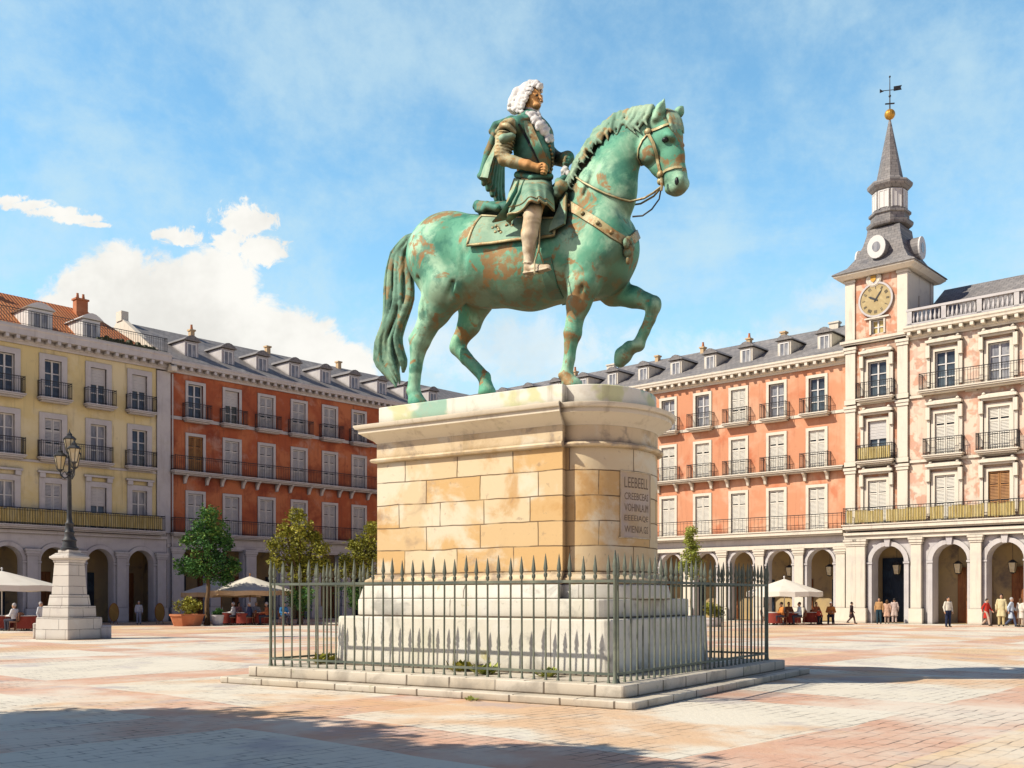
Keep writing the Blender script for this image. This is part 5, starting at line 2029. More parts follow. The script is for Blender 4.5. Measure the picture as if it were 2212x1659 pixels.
# bridle
mb = MB()
for (x, y) in ((1400, 287), (1428, 377), (1429, 391)):
    q = hit(x, y, .02)
    if q:
        mb.ball(q[0], .07, .05, .07, 10, 6)
for s in (-1,):
    mb.tube([PS(1429, 385, .20, s), PS(1430, 402, .21, s), PS(1428, 412, .20, s)], .028, 6)
br_ = mb.obj('bridle', M['gilt'], statue, smooth=60)
strap('cheek_strap', [(1399, 288), (1411, 310), (1419, 340), (1425, 366), (1428, 378)], .055, M['gilt'], br_, mirror=True)
strap('brow_band', [(1404, 284), (1420, 279), (1436, 272), (1448, 268)], .05, M['gilt'], br_, mirror=True)
strap('nose_band', [(1427, 378), (1440, 368), (1458, 362), (1472, 362)], .05, M['gilt'], br_, mirror=True)
strap('throat_lash', [(1400, 290), (1388, 304), (1380, 322), (1379, 340), (1386, 356)], .035, M['gilt'], br_, mirror=True)
# reins: from the bit round the neck to the rider's hands
rn = MB()
nr = [hit(x, y, .03) for x, y in ((1245, 384), (1262, 396), (1285, 408), (1310, 420), (1338, 430), (1360, 435), (1376, 434))]
nr = [q[0] for q in nr if q]
hand_far = P(1224, 348, .14)
rn.tube([P(1232, 372, -.08)] + nr + [P(1392, 428, -.28), P(1412, 416, -.26), P(1427, 404, -.21)], .020, 6)
rn.tube([P(1250, 392, .22), P(1300, 428, .42), P(1350, 445, .42), P(1384, 440, .32), P(1412, 424, .26), P(1430, 404, .21)], .018, 6)
rn.obj('rein', M['gilt'], br_, smooth=60)
mb = MB()
mb.tube([P(1428, 408, -.20), P(1424, 430, -.18), P(1408, 452, -.12), P(1388, 466, -.05), P(1366, 468, -.12)], .015, 6)
mb.obj('curb_rein', M['iron'], br_, smooth=60)

# breast strap with medallion
bs = strap('breast_strap', [(1216, 436), (1250, 457), (1290, 482), (1325, 507), (1350, 522)], .17, M['gilt'], statue, .02)
strap('strap_end', [(1356, 524), (1368, 516), (1379, 505)], .17, M['gilt'], bs, .02, n=12)
mb = MB()
for x, y in ((1232, 447), (1262, 465), (1292, 484), (1320, 504)):
    q = hit(x, y, .05)
    if q: mb.ball(q[0], .04, seg=8, ring=6)
mb.obj('strap_stud', M['gilt'], bs, smooth=180)
mb = MB()
q0 = hit(1354, 530, .03)
if q0:
    c = q0[0]
    mb.ball(c + Vector((0, 0, .07)), .09, .08, .09, 12, 8)
    mb.ball(c + Vector((0, 0, -.10)), .10, .08, .13, 12, 8)
    mb.ball(c + Vector((0, 0, -.27)), .045, .045, .08, 8, 6)
    for s in (-1, 1): mb.ball(c + Vector((.02, s * .11, .0)), .06, .07, .10, 8, 6)
mb.obj('medallion', M['verd_tail'], bs, smooth=180)
# saddle with its bolster at the back
sc = Sculpt(.025)
CH(sc, [(1062, 462, 0, 24), (1110, 462, 0, 26), (1170, 452, 0, 28), (1212, 424, 0, 22)], .08, 1.5)
for s in (-1, 1):
    CHS(sc, [(1028, 446, .02, 8), (1032, 442, .22, 9), (1052, 444, .40, 9), (1075, 450, .48, 8)], s, .03)
    CHS(sc, [(1046, 452, .42, 7), (1030, 453, .25, 6)], s, .03)
CH(sc, [(1208, 414, 0, 17), (1222, 392, 0, 13)], .04, 1.5)
saddle = put('saddle', sc.mesh('saddle', M['verd_dark'], 2), statue)

strap('girth', [(1178, 560), (1184, 590), (1192, 620), (1204, 644)], .26, M['verd_dark'], saddle, .02, mirror=True)


# saddle cloth: a draped sheet on each flank
def cloth(name, corners, m, parent, off=.035, th=.05, nu=18, nv=12, border=None):
    """bilinear patch (survey points, top-left, top-right, bottom-right, bottom-left) dropped on the body from the side"""
    A = [P(*c) for c in corners]
    grid = {}
    for i in range(nu + 1):
        for j in range(nv + 1):
            u, v_ = i / nu, j / nv
            q = (A[0] * (1 - u) + A[1] * u) * (1 - v_) + (A[3] * (1 - u) + A[2] * u) * v_
            r_ = BV.ray_cast(Vector((q.x, HB - 3, q.z)), Vector((0, 1, 0)))
            y = r_[0].y if r_[0] is not None else HB
            grid[i, j] = [q.x, y - off, q.z]
    for i in range(nu + 1):                       # cloth hangs from the widest part, it does not tuck under
        m_ = 9
        for j in range(nv + 1):
            m_ = min(m_, grid[i, j][1])
            grid[i, j][1] = min(grid[i, j][1], m_ + .01)
    mb = MB()
    for mir in (1, -1):
        idx = {}
        vs, fs = [], []
        for layer in (0, 1):
            for key, g_ in grid.items():
                y = g_[1] - layer * th
                if mir < 0: y = 2 * HB - y
                idx[layer, key] = len(vs)
                vs.append((g_[0], y, g_[2]))
        for i in range(nu):
            for j in range(nv):
                for layer in (0, 1):
                    fs.append((idx[layer, (i, j)], idx[layer, (i + 1, j)], idx[layer, (i + 1, j + 1)], idx[layer, (i, j + 1)]))
        edge = [(i, 0) for i in range(nu + 1)] + [(nu, j) for j in range(1, nv + 1)] + [(i, nv) for i in range(nu - 1, -1, -1)] + [(0, j) for j in range(nv - 1, 0, -1)]
        for k in range(len(edge)):
            a, b = edge[k], edge[(k + 1) % len(edge)]
            fs.append((idx[0, a], idx[0, b], idx[1, b], idx[1, a]))
        mb.add(vs, fs)
    o = mb.obj(name, m, parent, smooth=50)
    if border:
        bb = MB()
        for mir in (1, -1):
            pts = [Vector(grid[e]) for e in edge]
            pts = [Vector((p.x, p.y - th, p.z)) for p in pts]
            if mir < 0: pts = [Vector((p.x, 2 * HB - p.y, p.z)) for p in pts]
            bb.tube(pts + [pts[0]], .028, 6)
            cen = [Vector(grid[i, j]) for i, j in ((5, 6), (8, 5), (6, 8))]
            for c in cen:
                y = c.y - th if mir > 0 else 2 * HB - c.y + th
                for q in range(5):
                    a_ = q * 2 * PI / 5
                    bb.ball((c.x + .07 * math.cos(a_), y, c.z + .06 * math.sin(a_)), .035, .015, .03, 6, 4)
        bb.obj('cloth_border', border, parent, smooth=60)
    return o


cloth('saddle_cloth', ((1040, 466, -.5), (1200, 470, -.5), (1192, 506, -.75), (1012, 532, -.75)), M['verd_pale'], saddle, border=M['gilt'])
cloth('saddle_flap', ((1199, 420, -.5), (1216, 410, -.5), (1213, 480, -.75), (1184, 500, -.75)), M['verd_pale'], saddle, off=.10, th=.06, nu=6, nv=10)
# ---------------------------------------------------------------- rider
rider = None
Hs = .02


def part(name, m, fn, parent, h=Hs, relax=1):
    s_ = Sculpt(h)
    fn(s_)
    o = put(name, s_.mesh(name, m, relax), parent)
    return o




FB0 = -.075


def PF(px, py, db, s):
    q = P(px, py, FB0 - db)
    return q if s < 0 else Vector((q.x, 2 * (HB + FB0) - q.y, q.z))


def body(s_):
    # pelvis, trunk, neck and head in one surface
    CH(s_, [(1146, 410, 0, 34), (1152, 372, 0, 33), (1150, 325, 0, 38), (1146, 285, 0, 38), (1142, 268, 0, 26)], .10, .95)
    CH(s_, [(1142, 268, 0, 17), (1147, 236, 0, 15)], .05)
    # skull and face
    s_.ell(P(1146, 206), (rp(1146, 206, 23), .16, rp(1146, 206, 25)), .03)
    s_.ell(P(1155, 214, FB0 * .6), (rp(1155, 214, 13), .125, rp(1155, 214, 22)), .04, R(-6))
    s_.ell(P(1159, 229, FB0), (.085, .085, .065), .04)                                       # chin and jaw
    CH(s_, [(1164.5, 203, FB0, 2.6), (1168, 212, FB0, 3.0), (1170, 217, FB0, 3.8)], .02)      # nose
    for s in (-1, 1):
        s_.ell(PF(1168, 218.5, .030, s), (.022, .020, .016), .012)
        s_.ell(PF(1161, 199.5, .075, s), (.040, .055, .013), .02)
        s_.ell(PF(1162.5, 206, .085, s), (.035, .036, .020), .014, 0, 'cut')
        s_.ell(PS(1144, 210, .155, s), (.035, .018, .055), .01)
    s_.ell(P(1166, 225.3, FB0), (.028, .050, .011), .012)
    s_.ell(P(1165.4, 228.6, FB0), (.026, .042, .013), .012)
    s_.cap(P(1170, 227, FB0 - .045), P(1170, 227, FB0 + .045), .005, .005, .005, 1, 'cut')
    # thighs, knees and shins astride
    for s in (-1, 1):
        CHS(s_, [(1140, 412, .22, 28), (1150, 436, .62, 25), (1152, 452, .84, 20)], s, .08)
        CHS(s_, [(1152, 455, .86, 18), (1150, 475, .92, 17), (1144, 505, .95, 17), (1142, 545, .96, 12)], s, .04)


rider = part('rider', M['tan_bronze'], body, statue, .024)
RBV = BVHTree.FromPolygons([v.co[:] for v in rider.data.vertices], [tuple(p.vertices) for p in rider.data.polygons])
for s in (-1, 1):
    mb = MB()
    mb.ball(PF(1159.5, 206, .078, s), .028, .022, .019, 10, 6)
    mb.obj('eye', M['black_bronze'], rider, smooth=180)


# face is on the near side too: brow shadows come from the modelling
def wig(s_):
    r_ = random.Random(9)
    s_.ell(P(1140, 200, 0), (rp(1140, 200, 24), .165, rp(1140, 200, 23)), .03)
    CH(s_, [(1122, 204, 0, 15), (1114, 224, 0, 15), (1110, 236, 0, 11)], .04, 1.3)
    for s in (-1, 1):
        CHS(s_, [(1136, 198, .12, 10), (1128, 216, .16, 10), (1120, 232, .17, 9)], s, .03)
    # ringlets: strings of plump curls falling from the parting to the nape
    for j in range(15):
        f = j / 14
        for s in (-1, 1):
            xa, ya = 1166 - 22 * f, 183 - 7 * math.sin(PI * min(1, f * 1.1)) + 2 * f
            xb, yb = 1136 - 33 * f, 238 + 4 * math.sin(f * 5)
            if f < .18: xb, yb = 1164 - 8 * f, 190
            n = 2 if f < .18 else 9
            for i in range(n):
                g_ = i / max(1, n - 1)
                x = xa + (xb - xa) * g_ ** 1.25 - 9 * math.sin(PI * g_) * (f > .18)
                y = ya + (yb - ya) * g_
                b = .03 + .19 * math.sin(min(1, g_ * 1.5 + .12) * PI / 2) * (1 - .55 * max(0, f - .4))
                if f < .18:
                    b = .05 + .04 * g_
                    if s > 0: continue
                q = PS(x + r_.uniform(-1.5, 1.5), y + r_.uniform(-1.5, 1.5), b, s)
                rad = rp(x, y, r_.uniform(4.0, 6.0))
                s_.ell(q, (rad, rad * .9, rad * .72), .006, r_.uniform(-.6, .6))
    for i in range(10):
        q = P(1146 + i * 2.4, 178 + .16 * i * i * .5 + (i % 2) * 2, (-1) ** i * .06)
        s_.ell(q, (.05, .08, .045), .006)
    for i in range(12):                       # row of curls along the bottom at the nape
        q = P(1100 + r_.uniform(0, 22), 230 + r_.uniform(-4, 12), r_.uniform(-.2, .2))
        s_.ell(q, (.055, .055, .045), .006)
    s_.ell(P(1171, 216, FB0), (.21, .15, .235), .008, R(-4), 'cut')


part('wig', M['white_bronze'], wig, rider, .013)


def coat(s_):
    CH(s_, [(1142, 270, 0, 33), (1150, 300, 0, 45), (1155, 335, 0, 43), (1155, 372, 0, 36), (1150, 392, 0, 36)], .08, .92)
    for s in (-1, 1):
        CHS(s_, [(1138, 262, .16, 16), (1116, 272, .42, 19)], s, .06)
        # skirts of the coat spread over the thigh
    # belt
    CH(s_, [(1118, 378, -.28, 8), (1150, 384, -.40, 8), (1188, 382, -.22, 8)], .02)


part('coat', M['verd_dark'], coat, rider)


coat_o = [c for c in rider.children if c.name == 'coat'][0]
CBV = BVHTree.FromPolygons([v.co[:] for v in coat_o.data.vertices], [tuple(p.vertices) for p in coat_o.data.polygons])
strap('coat_edging', [(1120, 268), (1134, 292), (1150, 322), (1164, 350), (1172, 372)], .035, M['black_bronze'], rider, .01, tree=CBV)
strap('coat_front', [(1136, 262), (1146, 286), (1160, 316), (1172, 346), (1178, 374)], .17, M['verd'], rider, .012, tree=CBV)
mb = MB()
for i in range(9):
    f = i / 8
    q = hit(1184 + 8 * math.sin(f * 2.6), 308 + 66 * f, .015, CBV)
    if q: mb.ball(q[0], .03, seg=8, ring=6)
mb.obj('coat_button', M['gilt'], rider, smooth=180)


def cravat(s_):
    r_ = random.Random(4)
    CH(s_, [(1136, 243, 0, 15), (1152, 245, 0, 14)], .03, 1.15)
    line = [(1150, 249, 14), (1158, 260, 13), (1167, 272, 13), (1176, 285, 12), (1184, 298, 9), (1187, 305, 6)]
    for k in range(60):
        f = r_.random() * (len(line) - 1)
        i = min(int(f), len(line) - 2)
        f -= i
        x, y, w_ = [line[i][m] + (line[i + 1][m] - line[i][m]) * f for m in range(3)]
        q = hit(x + r_.uniform(-w_, w_) * .95, y + r_.uniform(-3, 3), .03, CBV)
        if not q: continue
        rad = rp(x, y, r_.uniform(3.2, 5.4))
        s_.ell(q[0], (rad, rad, rad * .8), .008, r_.uniform(0, 3))
    for x, y, w_ in line[:-1]:
        q = hit(x, y, -.02, CBV)
        if q: s_.ell(q[0], (rp(x, y, w_), rp(x, y, w_), rp(x, y, 10)), .02)


part('cravat', M['white_bronze'], cravat, rider, .014)


SK = [[(1110, 384, -.10), (1118, 386, -.36), (1140, 388, -.45), (1166, 388, -.40), (1190, 386, -.12)],
      [(1101, 410, -.25), (1112, 410, -.62), (1142, 404, -.80), (1170, 404, -.72), (1192, 408, -.35)],
      [(1094, 440, -.50), (1106, 438, -.90), (1144, 422, -1.10), (1172, 422, -1.02), (1194, 432, -.62)],
      [(1092, 468, -.72), (1104, 464, -1.06), (1146, 438, -1.24), (1174, 437, -1.14), (1194, 452, -.82)]]


def cr1(p, t_):
    n = len(p) - 1
    i = min(int(t_ * n), n - 1)
    f = t_ * n - i
    a, b, c, d_ = p[max(i - 1, 0)], p[i], p[i + 1], p[min(i + 2, n)]
    return .5 * ((2 * b) + (c - a) * f + (2 * a - 5 * b + 4 * c - d_) * f * f + (3 * b - a - 3 * c + d_) * f ** 3)


def coat_skirt():
    rows_ = [[P(*q) for q in r_] for r_ in SK]
    nu, nv = 44, 14
    mb, hem = MB(), MB()
    for mir in (1, -1):
        outer = []
        for j in range(nv + 1):
            v_ = j / nv
            row = []
            for i in range(nu + 1):
                u = i / nu
                p = cr1([cr1(r_, u) for r_ in rows_], v_)
                w_ = math.sin(u * 30 + 1.2 * math.sin(u * 9)) * .045 * v_ ** 1.3
                p = p + Vector((0, -w_, w_ * .3))
                if mir < 0: p = Vector((p.x, 2 * HB - p.y, p.z))
                row.append(p)
            outer.append(row)
        vs = [p for r_ in outer for p in r_]
        n = len(vs)
        vs += [p + Vector((0, .035 * mir, -.01)) for p in vs]
        W_ = nu + 1
        fs = []
        for j in range(nv):
            for i in range(nu):
                q = (j * W_ + i, j * W_ + i + 1, (j + 1) * W_ + i + 1, (j + 1) * W_ + i)
                fs.append(q)
                fs.append(tuple(k + n for k in q[::-1]))
        for i in range(nu):
            for j in (0, nv):
                a, b = j * W_ + i, j * W_ + i + 1
                fs.append((a, b, b + n, a + n))
        for j in range(nv):
            for i in (0, nu):
                a, b = j * W_ + i, (j + 1) * W_ + i
                fs.append((a, b, b + n, a + n))
        mb.add(vs, fs)
        hem.tube(outer[-1], .022, 6)
        hem.tube([p + Vector((0, -.008 * mir, 0)) for p in outer[-4]], .012, 5)
    o = mb.obj('coat_skirt', M['verd_pale'], rider, smooth=70)
    hem.obj('skirt_hem', M['gilt'], rider, smooth=60)


coat_skirt()
mb = MB()
for s in (-1, 1):
    mb.tube([PS(1122, 392, .42, s), PS(1116, 420, .72, s), PS(1104, 446, .90, s), PS(1086, 468, .95, s), PS(1064, 480, .93, s)], [.05, .10, .13, .11, .02], 8, .35, up=(0, s, .35))
    mb.tube([PS(1134, 392, .45, s), PS(1126, 424, .78, s), PS(1112, 456, 1.0, s), PS(1096, 480, 1.02, s)], [.05, .10, .12, .05], 8, .35, up=(0, s, .35))
mb.obj('sash', M['verd'], rider, smooth=60)


def sleeve(s_):
    for s in (-1,):
        CHS(s_, [(1098, 276, .48, 18), (1088, 302, .56, 17), (1085, 330, .58, 15), (1089, 346, .58, 13)], s, .03)
        CHS(s_, [(1089, 344, .58, 13), (1108, 350, .56, 13), (1124, 354, .52, 12)], s, .02)
        for i in range(7):
            f = i / 6
            q = P(1093 - 8 * f, 290 + 42 * f, s * .56)
            s_.ell(q, (rp(1090, 300, 20.5 - 2.5 * f), rp(1090, 300, 20 - 2.5 * f), .042), .016, R(-12))
            s_.ell(q - Vector((0, 0, .075)), (rp(1090, 300, 22 - 2.5 * f), rp(1090, 300, 21 - 2.5 * f), .022), .02, R(-12))


part('sleeve', M['sleeve'], sleeve, rider)


def far_sleeve(s_):
    CH(s_, [(1130, 274, .46, 17), (1165, 306, .52, 17), (1196, 340, .46, 16), (1214, 346, .34, 14)], .03)


part('sleeve', M['verd_dark'], far_sleeve, rider)


def epaulette(s_):
    CH(s_, [(1076, 286, -.56, 6), (1088, 272, -.66, 9), (1104, 266, -.58, 10), (1112, 278, -.5, 7)], .03)
    for i in range(9):
        f = i / 8
        s_.ell(P(1074 + 36 * f, 285 - 14 * math.sin(PI * f), -.62 - .10 * math.sin(PI * f)), (.05, .05, .06), .01)


part('epaulette', M['gilt'], epaulette, rider)


def flounce(s_):
    CH(s_, [(1074, 296, -.5, 7), (1088, 300, -.72, 9), (1106, 294, -.62, 8)], .03)


part('shoulder_flounce', M['verd_pale'], flounce, rider)


def hand(s_, wrist, palm, side, curl=(1, 0, -.6)):
    """palm, four fingers bent round and a thumb on the side"""
    w_, p_ = Vector(wrist), Vector(palm)
    d_ = (p_ - w_).normalized()
    up = Vector((0, 0, 1))
    sd_ = d_.cross(up).normalized() * side
    s_.cap(w_, p_, .075, .085, .03, 1.0)
    for i, L in enumerate((.15, .17, .16, .13)):
        o_ = sd_ * ((i - 1.5) * .052) * .2 + up * ((1.5 - i) * .052)
        k1 = p_ + d_ * .07 + o_
        k2 = k1 + d_ * L * .55 + sd_ * .02
        k3 = k2 + sd_ * L * .45 - d_ * .02
        k4 = k3 - d_ * L * .4
        s_.chain([k1, k2, k3, k4], [.031, .029, .026, .021], .008)
    t0 = p_ + up * .06
    s_.chain([t0, t0 + d_ * .09 + up * .03 + sd_ * .05, t0 + d_ * .15 + sd_ * .09], [.034, .029, .022], .01)


def near_arm(s_):
    CH(s_, [(1118, 352, -.54, 11), (1140, 357, -.50, 10.5), (1153, 361, -.46, 8.5)], .03)
    hand(s_, P(1152, 361, -.46), P(1163, 364, -.42), 1)


part('forearm', M['tan_bronze'], near_arm, rider, .013)


def far_arm(s_):
    hand(s_, P(1212, 347, .34), P(1224, 350, .18), 1)
    CH(s_, [(1214, 345, .32, 15), (1226, 341, .22, 15)], .03)


part('gauntlet', M['verd_dark'], far_arm, rider, .016)


def ruffle(s_):
    r_ = random.Random(2)
    for i in range(12):
        s_.ell(P(1222 + r_.uniform(-6, 6), 370 + r_.uniform(-9, 9), .02 + r_.uniform(-.06, .06)), (.05, .05, .05), .01)


part('cuff_ruffle', M['white_bronze'], ruffle, rider, .016)


def knot(s_):
    CH(s_, [(1206, 392, -.30, 8), (1212, 404, -.40, 14), (1206, 418, -.40, 10)], .03)


part('pistol_holster', M['verd_pale'], knot, rider, .018)


# cape hanging from the shoulders down behind
def cape(s_):
    CH(s_, [(1140, 258, -.30, 9), (1104, 260, -.44, 9), (1072, 272, -.52, 9), (1062, 284, -.50, 7)], .03)
    CH(s_, [(1140, 258, .25, 9), (1120, 262, .42, 9), (1100, 272, .50, 9)], .03)
    for i in range(7):
        f = i / 6
        x0, y0 = 1074 + 10 * f, 280
        x1, y1 = 1042 + 40 * f, 380 + 40 * f
        x2, y2 = 1036 + 56 * f, 384 + 74 * f
        b0, b1 = -.50 + .9 * f, -.52 + 1.0 * f
        CH(s_, [(x0, y0, b0, 9), ((x0 + x1) / 2 - 2, (y0 + y1) / 2, (b0 + b1) / 2, 10), (x1, y1, b1, 9), (x2, y2 if i else y1, b1, 6)], .035)


part('cape', M['verd_dark'], cape, rider)
mb = MB()
mb.tube([P(1076, 300, -.56), P(1064, 330, -.58), P(1052, 358, -.60), P(1044, 384, -.60)], [.03, .09, .14, .17], 8, .22, up=(.9, -.3, .2))
mb.obj('cape_lining', M['verd_pale'], rider, smooth=60)


def boot(s):
    def f(s_):
        CHS(s_, [(1152, 454, .98, 19), (1150, 472, 1.0, 17.5), (1147, 488, 1.0, 16.5)], s, .03)
        CHS(s_, [(1147, 486, 1.0, 16.5), (1144, 510, 1.01, 17), (1143, 540, 1.01, 13), (1143, 562, 1.01, 10.5), (1143, 576, 1.01, 11)], s, .03)
        s_.ell(PS(1149, 462, 1.0, s), (rp(1149, 462, 20), .15, .03), .02, R(8))
        s_.ell(PS(1148, 486, 1.0, s), (rp(1148, 486, 18.5), .15, .03), .02, R(8))
        CHS(s_, [(1142, 582, 1.01, 10.5), (1156, 580, 1.02, 9), (1170, 579, 1.04, 7.2), (1182, 576.5, 1.05, 5.2), (1186, 576, 1.05, 3.6)], s, .02, .95)
        CHS(s_, [(1138, 590, 1.01, 7.5), (1140, 595, 1.01, 6)], s, .015)
        CHS(s_, [(1134, 592, 1.01, 3), (1160, 588, 1.03, 2.8), (1187, 581, 1.05, 2.6)], s, .006, 3.2)
        s_.ell(PS(1143, 570, 1.01, s), (rp(1143, 570, 13.5), .125, .022), .012, R(-12))
    return f


for s in (-1, 1):
    part('boot', M['cream_bronze'], boot(s), rider, .018)
    mb = MB()
    for q in (-1, 1):
        mb.tube([P(1164, 540, s * 1.03 + q * .02), P(1164 + q * 9, 566, s * 1.03 + q * .12), P(1164 + q * 9, 590, s * 1.03 + q * .12)], .016, 5)
    mb.tube([P(1173, 590, s * 1.03 + .12), P(1155, 590, s * 1.03 - .12)], .022, 5)
    mb.tube([PS(1166, 470, .82, s), PS(1164, 541, 1.03, s)], .020, 5)
    mb.obj('stirrup', M['gilt'], rider, smooth=60)

# ================================================================ trees
def tree(name, label, group, base, clumps, m, trunk_r, Y, leaf=.17, per=260, seed=0, stems=None, cat='tree', up=0.0):
    """clumps: (px, py, r px) surveyed at distance Y; crown made of small leaf faces, trunk and limbs as tubes"""
    r_ = random.Random(seed)
    t_ = thing(name, label, cat, base, 0, group)
    u = Y / FOC
    cl = []
    for (px, py, rp_) in clumps:
        c = at(px, py, Y) - Vector(base)
        c.y += r_.uniform(-.5, .5) * rp_ * u * 1.2
        cl.append((c, rp_ * u))
        c2 = c + Vector((r_.uniform(-.15, .15), r_.choice((-1, 1)) * r_.uniform(.6, 1.0), r_.uniform(-.12, .08))) * rp_ * u
        cl.append((c2, rp_ * u * .8))
    return grow(t_, cl, m, trunk_r, leaf, per, r_)


def grow(t_, cl, m, trunk_r, leaf, per, r_, fork=.55):
    vs, fs, tones = [], [], []
    zmin, zmax = min(c.z - r for c, r in cl), max(c.z + r for c, r in cl)
    for c, rad in cl:
        ct = r_.uniform(-.16, .16)
        n = int(per * max(.5, (rad / .9) ** 2))
        # sprays: small twigs of several leaves, so the outline breaks up
        for q in range(n // 5):
            d_ = Vector((r_.gauss(0, 1), r_.gauss(0, 1), r_.gauss(0, 1))).normalized()
            rr_ = rad * (r_.random() ** .4) * r_.uniform(.80, 1.06)
            p = c + d_ * rr_
            tw = Vector((r_.gauss(0, 1), r_.gauss(0, 1), r_.gauss(.2, 1))).normalized()
            depth = rr_ / rad
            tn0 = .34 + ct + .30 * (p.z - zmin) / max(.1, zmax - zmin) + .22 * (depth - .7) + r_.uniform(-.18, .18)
            for i in range(6):
                a = p + tw * (i - 2.5) * leaf * .42 + Vector((r_.gauss(0, 1), r_.gauss(0, 1), r_.gauss(0, 1))) * leaf * .32
                L = leaf * r_.uniform(.6, 1.1)
                x = Vector((r_.gauss(0, 1), r_.gauss(0, 1), r_.gauss(0, .7))).normalized()
                y = x.orthogonal().normalized()
                y = (Matrix.Rotation(r_.uniform(0, 6.28), 3, x) @ y) * L * .36
                x = x * L * .6
                b = len(vs)
                vs += [a - x, a + y * .9, a + x, a - y * .9]
                fs.append((b, b + 1, b + 2, b + 3))
                tones.append(min(1, max(0, tn0 + r_.uniform(-.12, .12))))
    me = bpy.data.meshes.new('crown')
    me.from_pydata([v[:] for v in vs], [], fs)
    me.materials.append(m)
    vc = me.color_attributes.new('tone', 'FLOAT_COLOR', 'CORNER')
    arr = np.repeat(np.array(tones), 4)
    vc.data.foreach_set('color', np.stack([arr, arr, arr, np.ones_like(arr)], 1).ravel())
    put('crown', me, t_)
    if trunk_r:
        mb = MB()
        cen = sum((c for c, r in cl), Vector()) / len(cl)
        zf = zmin + (zmax - zmin) * .18
        fk = Vector((cen.x * .5, cen.y * .5, zf))
        n = 7
        mb.tube([Vector((fk.x * (i / n) ** 1.3 + .04 * math.sin(i * 1.7), fk.y * (i / n) ** 1.3, zf * i / n)) for i in range(n + 1)], [trunk_r * (1.35 if i == 0 else 1 - .35 * i / n) for i in range(n + 1)], 9)
        mb.obj('trunk', M['bark'], t_, smooth=60)
        for k, (c, rad) in enumerate(cl):
            if k % 2 and len(cl) > 8: continue
            mb = MB()
            s0 = fk + Vector((0, 0, -.15 * (k % 3) * zf * .3))
            mid = s0.lerp(c, .5) + Vector((r_.uniform(-.15, .15), r_.uniform(-.15, .15), -.12))
            mb.tube([s0, s0.lerp(mid, .5), mid, mid.lerp(c, .5), c], [trunk_r * .52, trunk_r * .42, trunk_r * .32, trunk_r * .2, trunk_r * .08], 6)
            mb.obj('limb', M['bark'], t_, smooth=60)
    return t_


def gp(px, Y):
    return ((px - CX) / FOC * Y, Y, 0)


tree('plaza_tree', 'deep green bushy tree above the terracotta planter', 'small trees in front of the red block', gp(447, 59.5),
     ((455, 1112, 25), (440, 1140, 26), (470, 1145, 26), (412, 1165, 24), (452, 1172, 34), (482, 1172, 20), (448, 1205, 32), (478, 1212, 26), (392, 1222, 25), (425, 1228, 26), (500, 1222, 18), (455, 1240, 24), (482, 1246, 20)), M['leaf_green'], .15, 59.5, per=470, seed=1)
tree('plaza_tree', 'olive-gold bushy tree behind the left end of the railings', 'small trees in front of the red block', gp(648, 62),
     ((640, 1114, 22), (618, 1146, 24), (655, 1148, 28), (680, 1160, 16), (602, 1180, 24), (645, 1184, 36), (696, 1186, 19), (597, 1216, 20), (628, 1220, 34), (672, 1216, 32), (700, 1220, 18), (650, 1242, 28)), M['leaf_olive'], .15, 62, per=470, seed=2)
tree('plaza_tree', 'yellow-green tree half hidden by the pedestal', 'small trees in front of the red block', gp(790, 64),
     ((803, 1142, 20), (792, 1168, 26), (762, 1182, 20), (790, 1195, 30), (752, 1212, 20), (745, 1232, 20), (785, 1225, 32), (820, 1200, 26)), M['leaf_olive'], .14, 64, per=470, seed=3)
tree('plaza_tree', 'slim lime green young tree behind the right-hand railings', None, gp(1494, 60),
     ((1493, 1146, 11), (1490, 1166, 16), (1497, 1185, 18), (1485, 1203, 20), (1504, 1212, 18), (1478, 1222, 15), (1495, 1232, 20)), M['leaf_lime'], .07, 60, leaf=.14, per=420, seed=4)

# shade trees standing out of frame to the left; their crowns throw the dappled shade in the foreground
for i, (lab, bx, by, cl) in enumerate((('broad plane tree standing left of the camera, shading the paving', -11.8, 9.8, ((-13.0, 11.2, 6.8, 1.7), (-12.4, 9.6, 7.6, 1.9), (-10.9, 9.2, 6.9, 1.6), (-11.6, 8.4, 6.6, 1.6), (-12.8, 8.2, 7.0, 1.5), (-10.6, 8.3, 7.3, 1.2))),
                                       ('smaller plane tree standing left of the camera, nearest to it', -8.3, 7.0, ((-9.4, 7.6, 6.8, 1.3), (-8.4, 7.7, 6.6, 1.25), (-7.5, 8.0, 6.9, 1.05), (-9.0, 6.8, 6.9, 1.4), (-7.6, 7.0, 7.3, 1.1), (-6.9, 8.3, 6.8, .6))))):
    t_ = thing('plane_tree', lab, 'tree', (bx, by, 0), 0, 'plane trees beside the viewpoint')
    grow(t_, [(Vector((a - bx, b - by, c)), r) for a, b, c, r in cl], M['leaf_green'], .2, .34, 620, random.Random(20 + i))

